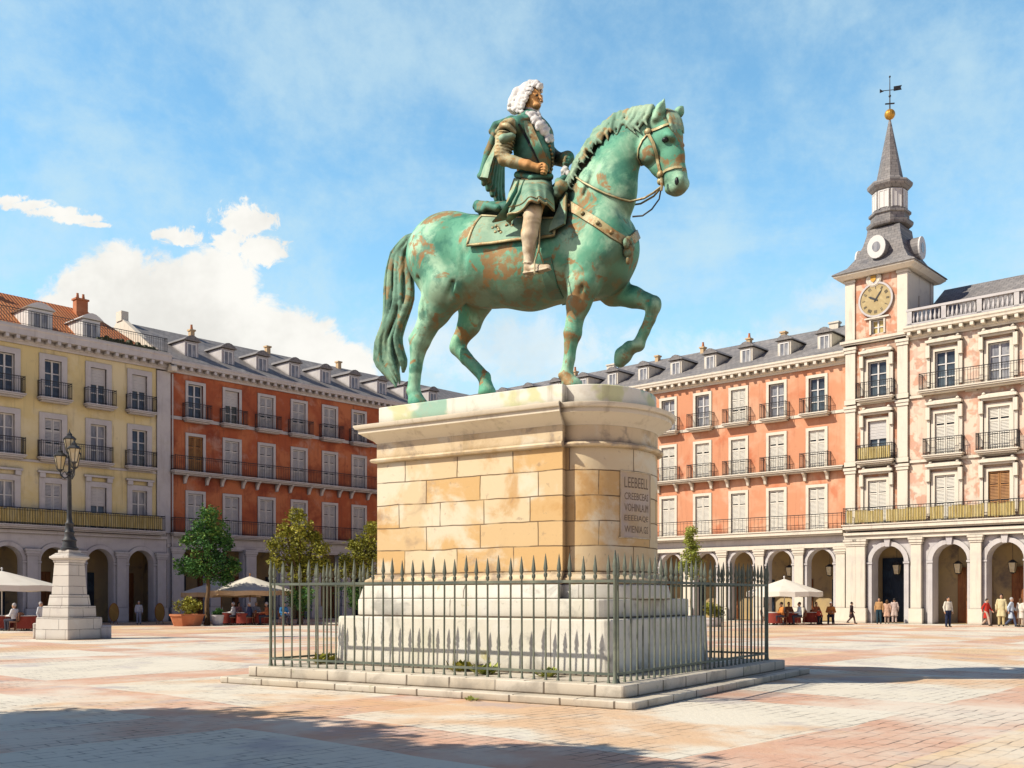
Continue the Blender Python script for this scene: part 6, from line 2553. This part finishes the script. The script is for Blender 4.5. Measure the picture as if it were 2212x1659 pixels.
# ================================================================ planters and clipped shrubs
def shrub(name, label, base, rad, h, m, seed, pot=None, group=None, leaf=.13):
    t_ = thing(name, label, 'planter' if pot else 'shrub', base, 0, group)
    r_ = random.Random(seed)
    zb = 0
    if pot:
        pr, ph, pm, seg = pot
        mb = MB()
        mb.lathe([(pr * .78, 0), (pr * .80, .04), (pr, ph - .10), (pr * 1.05, ph - .10), (pr * 1.05, ph), (pr * .93, ph), (pr * .90, ph - .12), (.02, ph - .12)], (0, 0, 0), seg)
        mb.obj('pot', pm, t_, smooth=30)
        zb = ph - .1
    cl = []
    for i in range(9):
        a, q = r_.uniform(0, 6.28), r_.uniform(.1, .72) * rad
        cl.append((Vector((q * math.cos(a), q * math.sin(a), zb + h * r_.uniform(.3, .75))), rad * r_.uniform(.30, .46)))
    grow(t_, cl, m, 0, leaf, 300, r_)
    for c in t_.children:
        if c.name.startswith('crown'): c.name = 'foliage'
    return t_


shrub('planter', 'wide faceted terracotta planter with a yellow-green shrub under the deep green tree', gp(404, 58.5), .95, 1.1, M['leaf_olive'], 31, (.98, .68, M['terracotta'], 8))
shrub('planter', 'small grey stone tub with a low plant beside the terracotta planter', gp(470, 59.2), .30, .45, M['leaf_green'], 32, (.36, .62, M['trim'], 12), leaf=.1)
shrub('planter', 'grey tub with a golden shrub behind the right-hand railings', gp(1540, 57), .62, .95, M['leaf_olive'], 33, (.55, .5, M['trim'], 12))
shrub('shrub', 'dark green shrub under the olive-gold tree behind the railings', gp(655, 60.5), 1.3, 2.6, M['leaf_green'], 34)
shrub('shrub', 'tall dark shrub behind the railings next to the pedestal', gp(768, 62.5), 1.4, 3.3, M['leaf_green'], 35)

# ================================================================ street lamp on its stone pier
lamp = thing('street_lamp', 'black iron street lamp with several lanterns on a tall stepped stone pier', 'street lamp', gp(150, 40.2), R(66))
M['lamp_stone'] = ashlar('pale_pier_stone', (0.66, 0.61, 0.53, 1), (0.60, 0.55, 0.48, 1), (0.18, 0.15, 0.13, 1), 1.3, .42, [((0.50, 0.45, 0.42, 1), 1.1, .52, .72, .6), ((0.70, 0.68, 0.62, 1), 1.7, .5, .7, .5)], .012, .8)


def sqp(w):
    return [(-w / 2, -w / 2), (w / 2, -w / 2), (w / 2, w / 2), (-w / 2, w / 2)]


mb = MB()
z = 0
for w0, w1, h in ((1.74, 1.70, .86), (1.40, 1.37, .44), (1.12, 1.02, .44)):
    mb.prism(sqp(w0), z, z + h, top=sqp(w1))
    z += h + .002
pier_o = mb.obj('pier_base', M['lamp_stone'], lamp, bevel=.025)
mb = MB()
mb.prism(sqp(.92), z, z + 1.26, top=sqp(.78))
sh = mb.obj('pier_shaft', M['lamp_stone'], lamp, bevel=.02)
for s_, rz_ in ((1, 0), ):
    c = MB()
    c.M = Matrix.Translation((.455, 0, z + .75)) @ Matrix.Rotation(R(90), 4, 'Y')
    c.lathe([(.17, 0), (.17, .03), (.12, .05), (.1, .03), (.01, .04)], (0, 0, 0), 16)
    c.obj('medallion', M['trim'], sh, smooth=40)
z += 1.262
mb = MB()
for w0, w1, h in ((.82, .86, .10), (.86, 1.02, .06), (1.04, 1.04, .09), (.98, .72, .12), (.60, .58, .12)):
    mb.prism(sqp(w0), z, z + h, top=sqp(w1))
    z += h + .002
mb.obj('pier_cap', M['lamp_stone'], lamp, bevel=.015)
mb = MB()
zb = z
mb.lathe([(.34, 0), (.34, .08), (.27, .12), (.25, .34), (.29, .38), (.22, .46), (.17, .62), (.20, .70), (.15, .78), (.15, 1.0), (.18, 1.04), (.12, 1.10), (.095, 1.3), (.075, 2.85), (.10, 2.9), (.07, 2.95), (.12, 3.02), (.05, 3.1), (.045, 3.95)], (0, 0, zb), 14)
mb.obj('post', M['iron'], lamp, smooth=40)


def lantern(parent, c, s):
    """glass case in an iron frame with a little crown"""
    fr = MB()
    for k in range(6):
        a = 2 * PI * k / 6
        fr.tube([(c[0] + .13 * s * math.cos(a), c[1] + .13 * s * math.sin(a), c[2]), (c[0] + .25 * s * math.cos(a), c[1] + .25 * s * math.sin(a), c[2] + .55 * s)], .014, 5)
    fr.lathe([(.16 * s, -.02 * s), (.15 * s, 0), (.05 * s, -.10 * s)][::-1], c, 6)
    fr.lathe([(.29 * s, .55 * s), (.30 * s, .58 * s), (.19 * s, .68 * s), (.12 * s, .72 * s), (.12 * s, .78 * s), (.06 * s, .84 * s), (.03 * s, .90 * s), (.012, 1.0 * s)], c, 6)
    o = fr.obj('lantern', M['iron'], parent)
    gl = MB()
    gl.lathe([(.118 * s, .005), (.235 * s, .545 * s)], c, 6)
    gl.obj('lamp_glass', M['lamp_glass'], o)
    return o


lh = zb + 3.15
for k, (an, dz, rr_) in enumerate(((200, .0, .34), (320, .28, .36), (80, .15, .34))):
    a = R(an) - lamp.rotation_euler.z
    x, y = rr_ * math.cos(a), rr_ * math.sin(a)
    mb = MB()
    mb.tube([(0, 0, lh - .25), (x * .5, y * .5, lh - .32), (x * .9, y * .9, lh - .22 + dz * .5), (x, y, lh + dz)], .03, 6)
    mb.tube([(x * .25, y * .25, lh - .20), (x * .5, y * .5, lh - .05 + dz * .3), (x * .75, y * .75, lh - .15 + dz * .4)], .018, 5)
    mb.obj('arm', M['iron'], lamp, smooth=60)
    lantern(lamp, (x, y, lh + dz + .02), .92)
lantern(lamp, (0, 0, lh + .72), .90)
# low stone blocks set against the pier
for lab, px, Y, w_, h_ in (('dark low stone block at the right foot of the lamp pier', 229, 40.8, .40, .52), ('pale low stone block at the left foot of the lamp pier', 82, 40.6, .34, .62)):
    b_ = thing('stone_block', lab, 'stone block', gp(px, Y), R(20), 'low blocks at the foot of the lamp pier')
    mb = MB()
    mb.prism(rrect(-w_ / 2, w_ / 2, -w_ / 2, w_ / 2, .05, 3), 0, h_ - .06)
    mb.prism(rrect(-w_ / 2 - .02, w_ / 2 + .02, -w_ / 2 - .02, w_ / 2 + .02, .06, 3), h_ - .058, h_, top=rrect(-w_ / 2 + .03, w_ / 2 - .03, -w_ / 2 + .03, w_ / 2 - .03, .05, 3))
    mb.obj('block', M['lamp_stone'] if 'pale' in lab else M['trim'], b_, bevel=.015)

# ================================================================ cafe terraces
def parasol(label, base, hw, z_edge, z_top, rot=0.0, seed=0):
    t_ = thing('parasol', label, 'parasol', base, rot, 'cream cafe parasols')
    n = 8
    mb = MB()
    ring = lambda r, z, sag=0: [(r * math.cos(2 * PI * (i + .5) / (2 * n)) * (1 if i % 2 else 1), r * math.sin(2 * PI * (i + .5) / (2 * n)), z - (sag if i % 2 else 0)) for i in range(2 * n)]
    mb.rings([ring(hw, z_edge, .03), ring(hw * .66, z_edge + (z_top - z_edge) * .36, .02), ring(hw * .32, z_edge + (z_top - z_edge) * .70), ring(.06, z_top)], cap=False)
    mb.obj('canopy', M['canvas'], t_, recalc=False)
    mb = MB()
    mb.rings([ring(hw * 1.003, z_edge - .27, .06), ring(hw, z_edge - .002, .03)], cap=False)
    mb.obj('valance', M['canvas_tan'] if seed else M['canvas'], t_, recalc=False)
    mb = MB()
    mb.tube([(0, 0, .08), (0, 0, z_top + .12)], .035, 8)
    mb.ball((0, 0, z_top + .14), .06, seg=8, ring=6)
    mb.obj('pole', M['wood_light'] if seed else M['white_paint'], t_, smooth=60)
    for i in range(n):
        a = 2 * PI * i / n
        mb = MB()
        mb.tube([(.05 * math.cos(a), .05 * math.sin(a), z_top - .06), (hw * .98 * math.cos(a), hw * .98 * math.sin(a), z_edge - .03)], .014, 4)
        mb.obj('rib', M['wood_light'], t_)
    mb = MB()
    mb.lathe([(.34, 0), (.34, .06), (.08, .10), (.06, .3)], (0, 0, 0), 14)
    mb.obj('base', M['trim'], t_, smooth=40)
    return t_


parasol('large cream parasol at the left edge of the plaza beyond the lamp pier', gp(4, 52), 2.75, 2.25, 2.98, R(10), 0)
parasol('cream parasol with tan valance in front of the red block, nearest the railings', gp(540, 62.5), 2.55, 2.05, 2.92, R(5), 1)
parasol('cream parasol with tan valance standing behind the deep green tree trunk', gp(478, 65.5), 2.5, 1.95, 2.75, R(15), 1)
parasol('lone cream parasol on a white pole in front of the orange block', gp(1694, 61.5), 2.25, 1.98, 2.74, R(12), 0)

M['cloth_red'] = mat('dark_red_cloth', (0.26, 0.045, 0.03, 1), [((0.38, 0.08, 0.05, 1), 2, .45, .7, .7)], rough=.9)
M['cloth_white'] = mat('white_cloth', (0.72, 0.70, 0.66, 1), rough=.9)
M['cane'] = mat('brown_cane', (0.20, 0.09, 0.05, 1), [((0.34, 0.18, 0.10, 1), 5, .45, .7, .7)], rough=.7)


def make_table(label):
    t_ = thing('cafe_table', label, 'table', (0, 0, 0), 0, 'cafe tables under the parasols')
    mb = MB()
    mb.lathe([(.44, .72), (.45, .735), (.45, .755), (.02, .757)], (0, 0, 0), 18)
    mb.obj('tabletop', M['cloth_white'], t_, smooth=40)
    mb = MB()
    mb.rings([[((.46 + (.05 if i % 2 else 0)) * math.cos(2 * PI * i / 24), (.46 + (.05 if i % 2 else 0)) * math.sin(2 * PI * i / 24), .12) for i in range(24)], [(.455 * math.cos(2 * PI * i / 24), .455 * math.sin(2 * PI * i / 24), .718) for i in range(24)]], cap=False)
    mb.obj('table_skirt', M['cloth_red'], t_, smooth=60, recalc=False)
    mb = MB()
    mb.lathe([(.24, 0), (.22, .03), (.04, .06), (.035, .715)], (0, 0, 0), 12)
    mb.obj('leg', M['iron'], t_, smooth=40)
    return t_


def make_chair(label):
    t_ = thing('cafe_chair', label, 'chair', (0, 0, 0), 0, 'cane chairs round the cafe tables')
    mb = MB()
    mb.prism(rrect(-.21, .21, -.21, .21, .06, 3), .43, .47)
    mb.obj('seat', M['cane'], t_)
    mb = MB()
    n = 8
    rg = []
    for i in range(n + 1):
        a = -.20 + .40 * i / n
        y = .22 - .05 * (1 - (a / .2) ** 2) + .05
        rg.append([(a, y, .50), (a, y + .03, .50), (a, y + .07, .90 - .06 * abs(a / .2) ** 3), (a, y + .04, .90 - .06 * abs(a / .2) ** 3)])
    mb.rings(rg)
    mb.obj('backrest', M['cane'], t_, smooth=40)
    for sx_ in (-1, 1):
        for sy_ in (-1, 1):
            mb = MB()
            mb.tube([(sx_ * .17, sy_ * .17, .43), (sx_ * .20, sy_ * .20, 0)], .016, 6)
            if sy_ > 0: mb.tube([(sx_ * .17, .17, .43), (sx_ * .19, .25, .88)], .014, 6)
            mb.obj('leg', M['cane'], t_)
    return t_


tb0, ch0 = make_table(''), make_chair('')
used = [False, False]


def place(proto, k, p, rz, label):
    o = proto if not used[k] else copy_tree(proto)
    used[k] = True
    o.location = p
    o.rotation_euler = (0, 0, rz)
    o['label'] = label
    return o


# ================================================================ people
SKIN = {'a': mat('warm_skin', (0.52, 0.30, 0.19, 1), rough=.6), 'b': mat('brown_skin', (0.30, 0.15, 0.08, 1), rough=.6)}
HAIR = {'dark': mat('dark_hair', (0.025, 0.018, 0.014, 1), rough=.6), 'brown': mat('brown_hair', (0.10, 0.05, 0.02, 1), rough=.6), 'grey': mat('grey_hair', (0.45, 0.43, 0.41, 1), rough=.6)}
SHOE = mat('dark_leather', (0.03, 0.025, 0.02, 1), rough=.5)
_cl = {}


def cloth_mat(rgb):
    key = tuple(round(c, 3) for c in rgb)
    if key not in _cl:
        d_ = tuple(c * .7 for c in rgb) + (1,)
        _cl[key] = mat('woven_cloth', tuple(rgb) + (1,), [(d_, 6, .45, .75, .6)], rough=.9)
    return _cl[key]


# joints of a 1.75 m figure facing -y: hip, knee, ankle, toe per side; shoulder, elbow, wrist, fingertip direction
POSES = {
    'stand': dict(hip=.93, legs=[((-.09, 0), (-.10, -.02, .50), (-.11, .02, .09)), ((.09, 0), (.10, -.01, .50), (.11, .02, .09))],
                  arms=[((-.19, .0, 1.43), (-.25, .03, 1.15), (-.25, -.05, .90)), ((.19, .0, 1.43), (.25, .03, 1.15), (.25, -.05, .90))], lean=0.0),
    'walk': dict(hip=.91, legs=[((-.09, 0), (-.09, -.18, .52), (-.09, -.26, .10)), ((.09, 0), (.09, -.02, .50), (.09, .30, .16))],
                 arms=[((-.19, .0, 1.42), (-.25, .14, 1.16), (-.24, .12, .92)), ((.19, .0, 1.42), (.25, -.08, 1.15), (.23, -.25, .97))], lean=-.03),
    'sit': dict(hip=.53, legs=[((-.10, 0), (-.13, -.42, .52), (-.13, -.42, .09)), ((.10, 0), (.13, -.42, .52), (.13, -.38, .09))],
                arms=[((-.19, -.02, 1.02), (-.25, -.10, .76), (-.12, -.34, .74)), ((.19, -.02, 1.02), (.25, -.10, .76), (.14, -.36, .74))], lean=-.04),
}
_fig = {}


def fig_meshes(pose, coat):
    key = (pose, coat)
    if key in _fig: return _fig[key]
    D = POSES[pose]
    hz = D['hip']
    top = hz + .50
    ly = D['lean']
    hc = Vector((0, ly - .01, hz + .71))
    # skin: head, neck, arms, hands, legs in one surface
    b = Sculpt(.014)
    b.ell(hc, (.075, .095, .115), .02)
    b.ell(hc + Vector((0, -.02, -.05)), (.058, .075, .07), .03)
    b.cap(hc + Vector((0, -.085, .005)), hc + Vector((0, -.105, -.025)), .010, .014, .015)
    b.ell(hc + Vector((0, -.088, -.055)), (.022, .012, .006), .008)
    for s in (-1, 1):
        b.ell(hc + Vector((s * .03, -.088, .012)), (.014, .012, .009), .006, 0, 'cut')
        b.ell(hc + Vector((s * .076, .005, -.005)), (.012, .022, .03), .008)
    b.cap(hc + Vector((0, .01, -.08)), Vector((0, ly + .01, top - .02)), .05, .058, .03)
    b.chain([(0, ly, top - .06), (0, ly * .5, hz + .22), (0, 0, hz)], [.09, .08, .085], .04)
    for a_, (s_, e_, w_) in zip((-1, 1), D['arms']):
        s_, e_, w_ = Vector(s_), Vector(e_), Vector(w_)
        b.chain([s_, e_, w_], [.048, .038, .026], .02)
        d_ = (w_ - e_).normalized()
        n_ = Vector((0, 1, 0)) - d_ * d_.y
        n_.normalize()
        pc = w_ + d_ * .07
        b.cap(w_, pc, .026, .034, .015)
        ax_ = d_.cross(Vector((a_, 0, 0))).normalized() if abs(d_.x) < .8 else n_
        for f_ in range(4):
            o_ = ax_ * (f_ - 1.5) * .021
            k1 = pc + o_ + d_ * .025
            k2 = k1 + d_ * .035 + Vector((-a_ * .008, 0, 0))
            b.chain([k1, k2, k2 + d_ * (.024, .03, .028, .02)[f_] + Vector((-a_ * .018, 0, 0))], [.0105, .0095, .008], .004)
        t0 = w_ + d_ * .03 + ax_ * -.03
        b.chain([t0, t0 + d_ * .035 - ax_ * .02, t0 + d_ * .062 - ax_ * .018], [.012, .011, .009], .006)
    for (h_, k_, f_) in D['legs']:
        b.chain([(h_[0], h_[1], hz), k_, f_], [.085, .056, .038], .03)
        b.chain([f_, (f_[0], f_[1] - .13, max(.035, f_[2] - .055))], [.036, .026], .02)
    body_ = b
    t = Sculpt(.018)
    L = hz - .05 if not coat else (hz - .42 if pose != 'sit' else hz - .05)
    t.chain([(0, ly, top - .05), (0, ly * .7, hz + .25), (0, 0, hz)], [.11, .118, .12], .05, 1.0)
    for s in (-1, 1):
        t.cap((s * .09, ly, top - .05), (s * .07, ly * .5, hz + .10), .098, .095, .06)
        t.cap((s * .07, ly * .5, hz + .10), (s * .085, 0, L + .06), .10, .105 if not coat else .15, .06)
    t.ell((0, 0, L - .42), (.5, .5, .47), .01, 0, 'cut')
    for a_, (s_, e_, w_) in zip((-1, 1), D['arms']):
        w2 = Vector(e_).lerp(Vector(w_), .92)
        t.chain([Vector(s_) + Vector((-a_ * .02, 0, 0)), e_, w2], [.070, .056, .044], .03)
    t.cap((0, ly - .0, top - .01), (0, ly, top + .02), .068, .066, .02)
    l = Sculpt(.018)
    l.cap((-.05, 0, hz + .02), (.05, 0, hz + .02), .125, .125, .04)
    for (h_, k_, f_) in D['legs']:
        f2 = Vector(k_).lerp(Vector(f_), .93)
        l.chain([(h_[0], h_[1], hz), k_, f2], [.105, .074, .062], .03)
    s_ = Sculpt(.014)
    for (h_, k_, f_) in D['legs']:
        s_.chain([(f_[0], f_[1] + .03, max(.04, f_[2] - .04)), (f_[0], f_[1] - .06, max(.045, f_[2] - .035)), (f_[0], f_[1] - .16, max(.035, f_[2] - .055))], [.042, .044, .034], .02)
    hr = Sculpt(.014)
    hr.ell(hc + Vector((0, .018, .03)), (.086, .100, .105), .02)
    hr.ell(hc + Vector((0, -.09, -.03)), (.07, .07, .085), .01, 0, 'cut')
    hl = Sculpt(.014)
    hl.ell(hc + Vector((0, .018, .03)), (.088, .102, .105), .02)
    for s in (-1, 1): hl.cap(hc + Vector((s * .06, .03, .0)), hc + Vector((s * .07, .05, -.22)), .045, .03, .03)
    hl.cap(hc + Vector((0, .06, 0)), hc + Vector((0, .085, -.22)), .06, .04, .03)
    hl.ell(hc + Vector((0, -.10, -.04)), (.062, .08, .10), .01, 0, 'cut')
    res = dict(body=body_.mesh('person', SKIN['a'], 1), top=t.mesh('top', SHOE, 1), legs=l.mesh('trousers', SHOE, 1), shoe=s_.mesh('shoes', SHOE, 1), short=hr.mesh('hair', SHOE, 1), long=hl.mesh('hair', SHOE, 1))
    _fig[key] = res
    return res


def person(label, p, face, top, legs, hair=('short', 'dark'), pose='stand', coat=False, scale=1.0, skin='a', cat='person', group=None):
    F = fig_meshes(pose, coat)

    def m_(me, mt):
        c = me.copy()
        c.materials[0] = mt
        return c
    o = put('person', m_(F['body'], SKIN[skin]), None, p, face, (scale,) * 3)
    props(o, label, cat, group)
    put('coat' if coat else 'jacket', m_(F['top'], cloth_mat(top)), o)
    put('trousers', m_(F['legs'], cloth_mat(legs)), o)
    put('shoes', F['shoe'], o)
    put('hair', m_(F[hair[0]], HAIR[hair[1]]), o)
    return o


def gpt(px, py):
    Y = FOC * EYE / (py - HY)
    return gp(px, Y)


person('small child in a red top standing right of the lone parasol', gpt(1769, 1350), R(200), (.42, .06, .035), (.02, .02, .03), scale=.56, cat='child', pose='walk')
person('person in a dark brown hooded coat alone by the tower pier', gp(1839, 63), R(90), (.045, .025, .025), (.14, .09, .08), pose='walk', scale=.78, coat=True)
person('person in a tan jacket and dark trousers before the dark archway', gp(1899, 62.5), R(-25), (.52, .30, .13), (.02, .05, .07), scale=.92, pose='stand')
person('person in a pale peach coat at the right of the tan-jacketed person', gp(1916, 63.2), R(160), (.66, .42, .30), (.40, .30, .24), ('long', 'brown'), coat=True, scale=.85)
person('slim pale-clad person standing inside the dark archway', at(1932, 1290, 64.2).xy.to_tuple() + (0,), R(170), (.62, .48, .42), (.50, .38, .34), coat=True, scale=.9)
person('person in a cream jacket and navy trousers nearest the camera', gpt(2048, 1354.5), R(10), (.72, .66, .54), (.02, .03, .07), scale=.95)
person('person in a long bright red coat on the right', gp(2131, 58), R(35), (.52, .04, .025), (.55, .42, .32), ('short', 'dark'), coat=True, scale=.90, pose='walk')
person('tall dark-haired person in a pale yellow coat against the hall pier', gp(2163, 57.6), R(-30), (.70, .60, .34), (.60, .48, .24), ('long', 'dark'), coat=True, scale=1.04)
person('person in a pale blue-white coat near the right edge', gp(2184, 56.5), R(60), (.56, .64, .72), (.08, .10, .16), ('short', 'grey'), coat=True, scale=.94, pose='walk')
person('person in a cream coat at the very right edge', gp(2205, 56.5), R(120), (.74, .68, .58), (.50, .40, .30), ('long', 'brown'), coat=True, scale=.9)
person('pale grey figure standing by the arch beside the oval board', gp(300, 62), R(20), (.50, .52, .56), (.30, .32, .38), ('short', 'grey'), scale=.8)
person('pale grey figure standing left of the lamp pier', gp(88, 45), R(80), (.60, .62, .64), (.45, .46, .48), ('short', 'grey'), scale=.82, coat=True)

# seated guests, tables and chairs: right-hand terrace
W_ = [('orange', (.62, .24, .06)), ('brown', (.22, .10, .06)), ('pale blue', (.50, .62, .72)), ('cream', (.70, .62, .50)), ('rust', (.42, .14, .06)), ('black', (.03, .03, .035)), ('white', (.74, .72, .70)), ('rose', (.50, .24, .22)), ('navy', (.04, .05, .12)), ('grey', (.34, .34, .36))]


def seat(px, Y, rz, chair_label, who=None):
    p = Vector(gp(px, Y))
    place(ch0, 1, p, rz, chair_label)
    if who:
        lab, top, hair = who
        person(lab, p + Vector((math.sin(rz) * .02, -math.cos(rz) * .02, .0)), rz, top, (.05, .05, .07), hair, 'sit')


place(tb0, 0, gp(1672, 60.2), 0, 'cafe table at the left under the lone parasol')
place(tb0, 0, gp(1712, 60.6), 0, 'cafe table at the right under the lone parasol')
place(tb0, 0, gp(1752, 61.2), 0, 'cafe table beyond the right edge of the lone parasol')
seat(1655, 60.6, R(70), 'cane chair of the cream-clad guest by the railings', ('seated guest in cream by the right-hand railings', W_[3][1], ('long', 'brown')))
seat(1690, 60.0, R(-80), 'cane chair of the orange-clad guest under the lone parasol', ('seated guest in orange beside the white parasol pole', W_[0][1], ('short', 'dark')))
seat(1703, 61.6, R(10), 'cane chair of the brown-clad guest under the lone parasol', ('seated guest in brown behind the right table of the lone parasol', W_[1][1], ('short', 'dark')))
seat(1729, 60.2, R(-95), 'cane chair of the pale blue guest under the lone parasol', ('seated guest in pale blue at the right of the lone parasol', W_[2][1], ('short', 'dark')))
seat(1762, 62.2, R(15), 'cane chair of the rust-clad guest right of the lone parasol', ('seated guest in rust red right of the lone parasol', W_[4][1], ('short', 'brown')))
seat(1795, 62.0, R(-20), 'cane chair of the guest in orange near the orange block arch', ('seated guest in orange by the last arch of the orange block', W_[0][1], ('short', 'grey')))
# red-block terrace
for px, Y, lab in ((492, 60.5, 'cafe table nearest the grey stone tub'), (527, 60.2, 'cafe table in the middle under the tan valance'), (565, 60.6, 'cafe table nearest the left railings'), (546, 63.0, 'cafe table in the back row of the red block terrace')):
    place(tb0, 0, gp(px, Y), 0, lab)
for k, (px, Y, rz, cl_, who) in enumerate(((506, 60.3, -85, 'cane chair of the white-clad guest by the first table', ('seated guest in white by the grey stone tub', W_[6][1], ('short', 'grey'))),
                                           (481, 60.9, 80, 'empty cane chair next to the grey stone tub', None),
                                           (514, 61.4, 60, 'cane chair of the rose-clad guest under the tan valance', ('seated guest in rose under the tan valance', W_[7][1], ('long', 'dark'))),
                                           (541, 60.0, -90, 'cane chair of the navy-clad guest at the middle table', ('seated guest in navy at the middle table of the red block terrace', W_[8][1], ('short', 'grey'))),
                                           (553, 61.6, 20, 'cane chair of the white-haired guest in grey', ('seated guest in grey at the back of the red block terrace', W_[9][1], ('short', 'grey'))),
                                           (578, 60.3, -80, 'cane chair of the rust-clad guest by the left railings', ('seated guest in rust red just left of the railings', W_[4][1], ('short', 'grey'))),
                                           (612, 59.5, 40, 'cane chair of the blue-clad guest behind the railings', ('seated guest in bright blue behind the left railings', (.05, .22, .45), ('short', 'dark'))))):
    seat(px, Y, R(rz), cl_, who)
# terrace at the left edge
for px, Y, lab in ((12, 50.5, 'cafe table at the left edge beneath the large parasol'), (58, 50.0, 'cafe table beside the lamp pier beneath the large parasol')):
    place(tb0, 0, gp(px, Y), 0, lab)
for px, Y, rz, cl_, who in ((-6, 50.2, 80, 'cane chair at the very left edge of the large parasol terrace', None),
                            (33, 49.6, -100, 'cane chair of the white-clad guest under the large parasol', ('seated guest in white under the large left parasol', W_[6][1], ('short', 'grey'))),
                            (42, 51.2, 30, 'empty cane chair behind the tables of the large parasol', None),
                            (72, 51.0, -60, 'empty cane chair closest to the lamp pier', None)):
    seat(px, Y, R(rz), cl_, who)

M['board'] = mat('ochre_painted_board', (0.34, 0.19, 0.04, 1), [((0.46, 0.28, 0.07, 1), 2, .45, .7, .7)], rough=.6)
# oval boards on feet in front of the arcades
for lab, px, Y in (('tall oval honey-brown board right of the lamp pier', 246, 62.5), ('oval honey-brown board by the drainpipe between the two left blocks', 345, 63.0)):
    t_ = thing('oval_board', lab, 'signboard', gp(px, Y), R(28), 'oval boards before the arcades')
    pts = [(.30 * math.cos(2 * PI * k / 24), .58 * math.sin(2 * PI * k / 24)) for k in range(24)]
    mb = MB()
    mb.M = Matrix.Translation((0, 0, .72)) @ Matrix.Rotation(R(84), 4, 'X')
    mb.prism([(p[0] * .9, p[1] * .94) for p in pts], -.01, .01)
    mb.obj('panel', M['board'], t_)
    mb = MB()
    mb.M = Matrix.Translation((0, 0, .72)) @ Matrix.Rotation(R(84), 4, 'X')
    mb.rings([[(p[0] * q, p[1] * q2, z) for p in pts] for q, q2, z in ((.9, .94, -.03), (1, 1, -.03), (1, 1, .03), (.9, .94, .03), (.9, .94, -.03))], cap=False)
    mb.obj('board_frame', M['wood'], t_)
    for s in (-1, 1):
        mb = MB()
        mb.tube([(s * .15, 0, .24), (s * .2, -.12, 0)], .02, 5)
        mb.obj('leg', M['wood'], t_)
    mb = MB()
    mb.tube([(0, .03, .9), (0, .35, 0)], .02, 5)
    mb.obj('stay', M['wood'], t_)
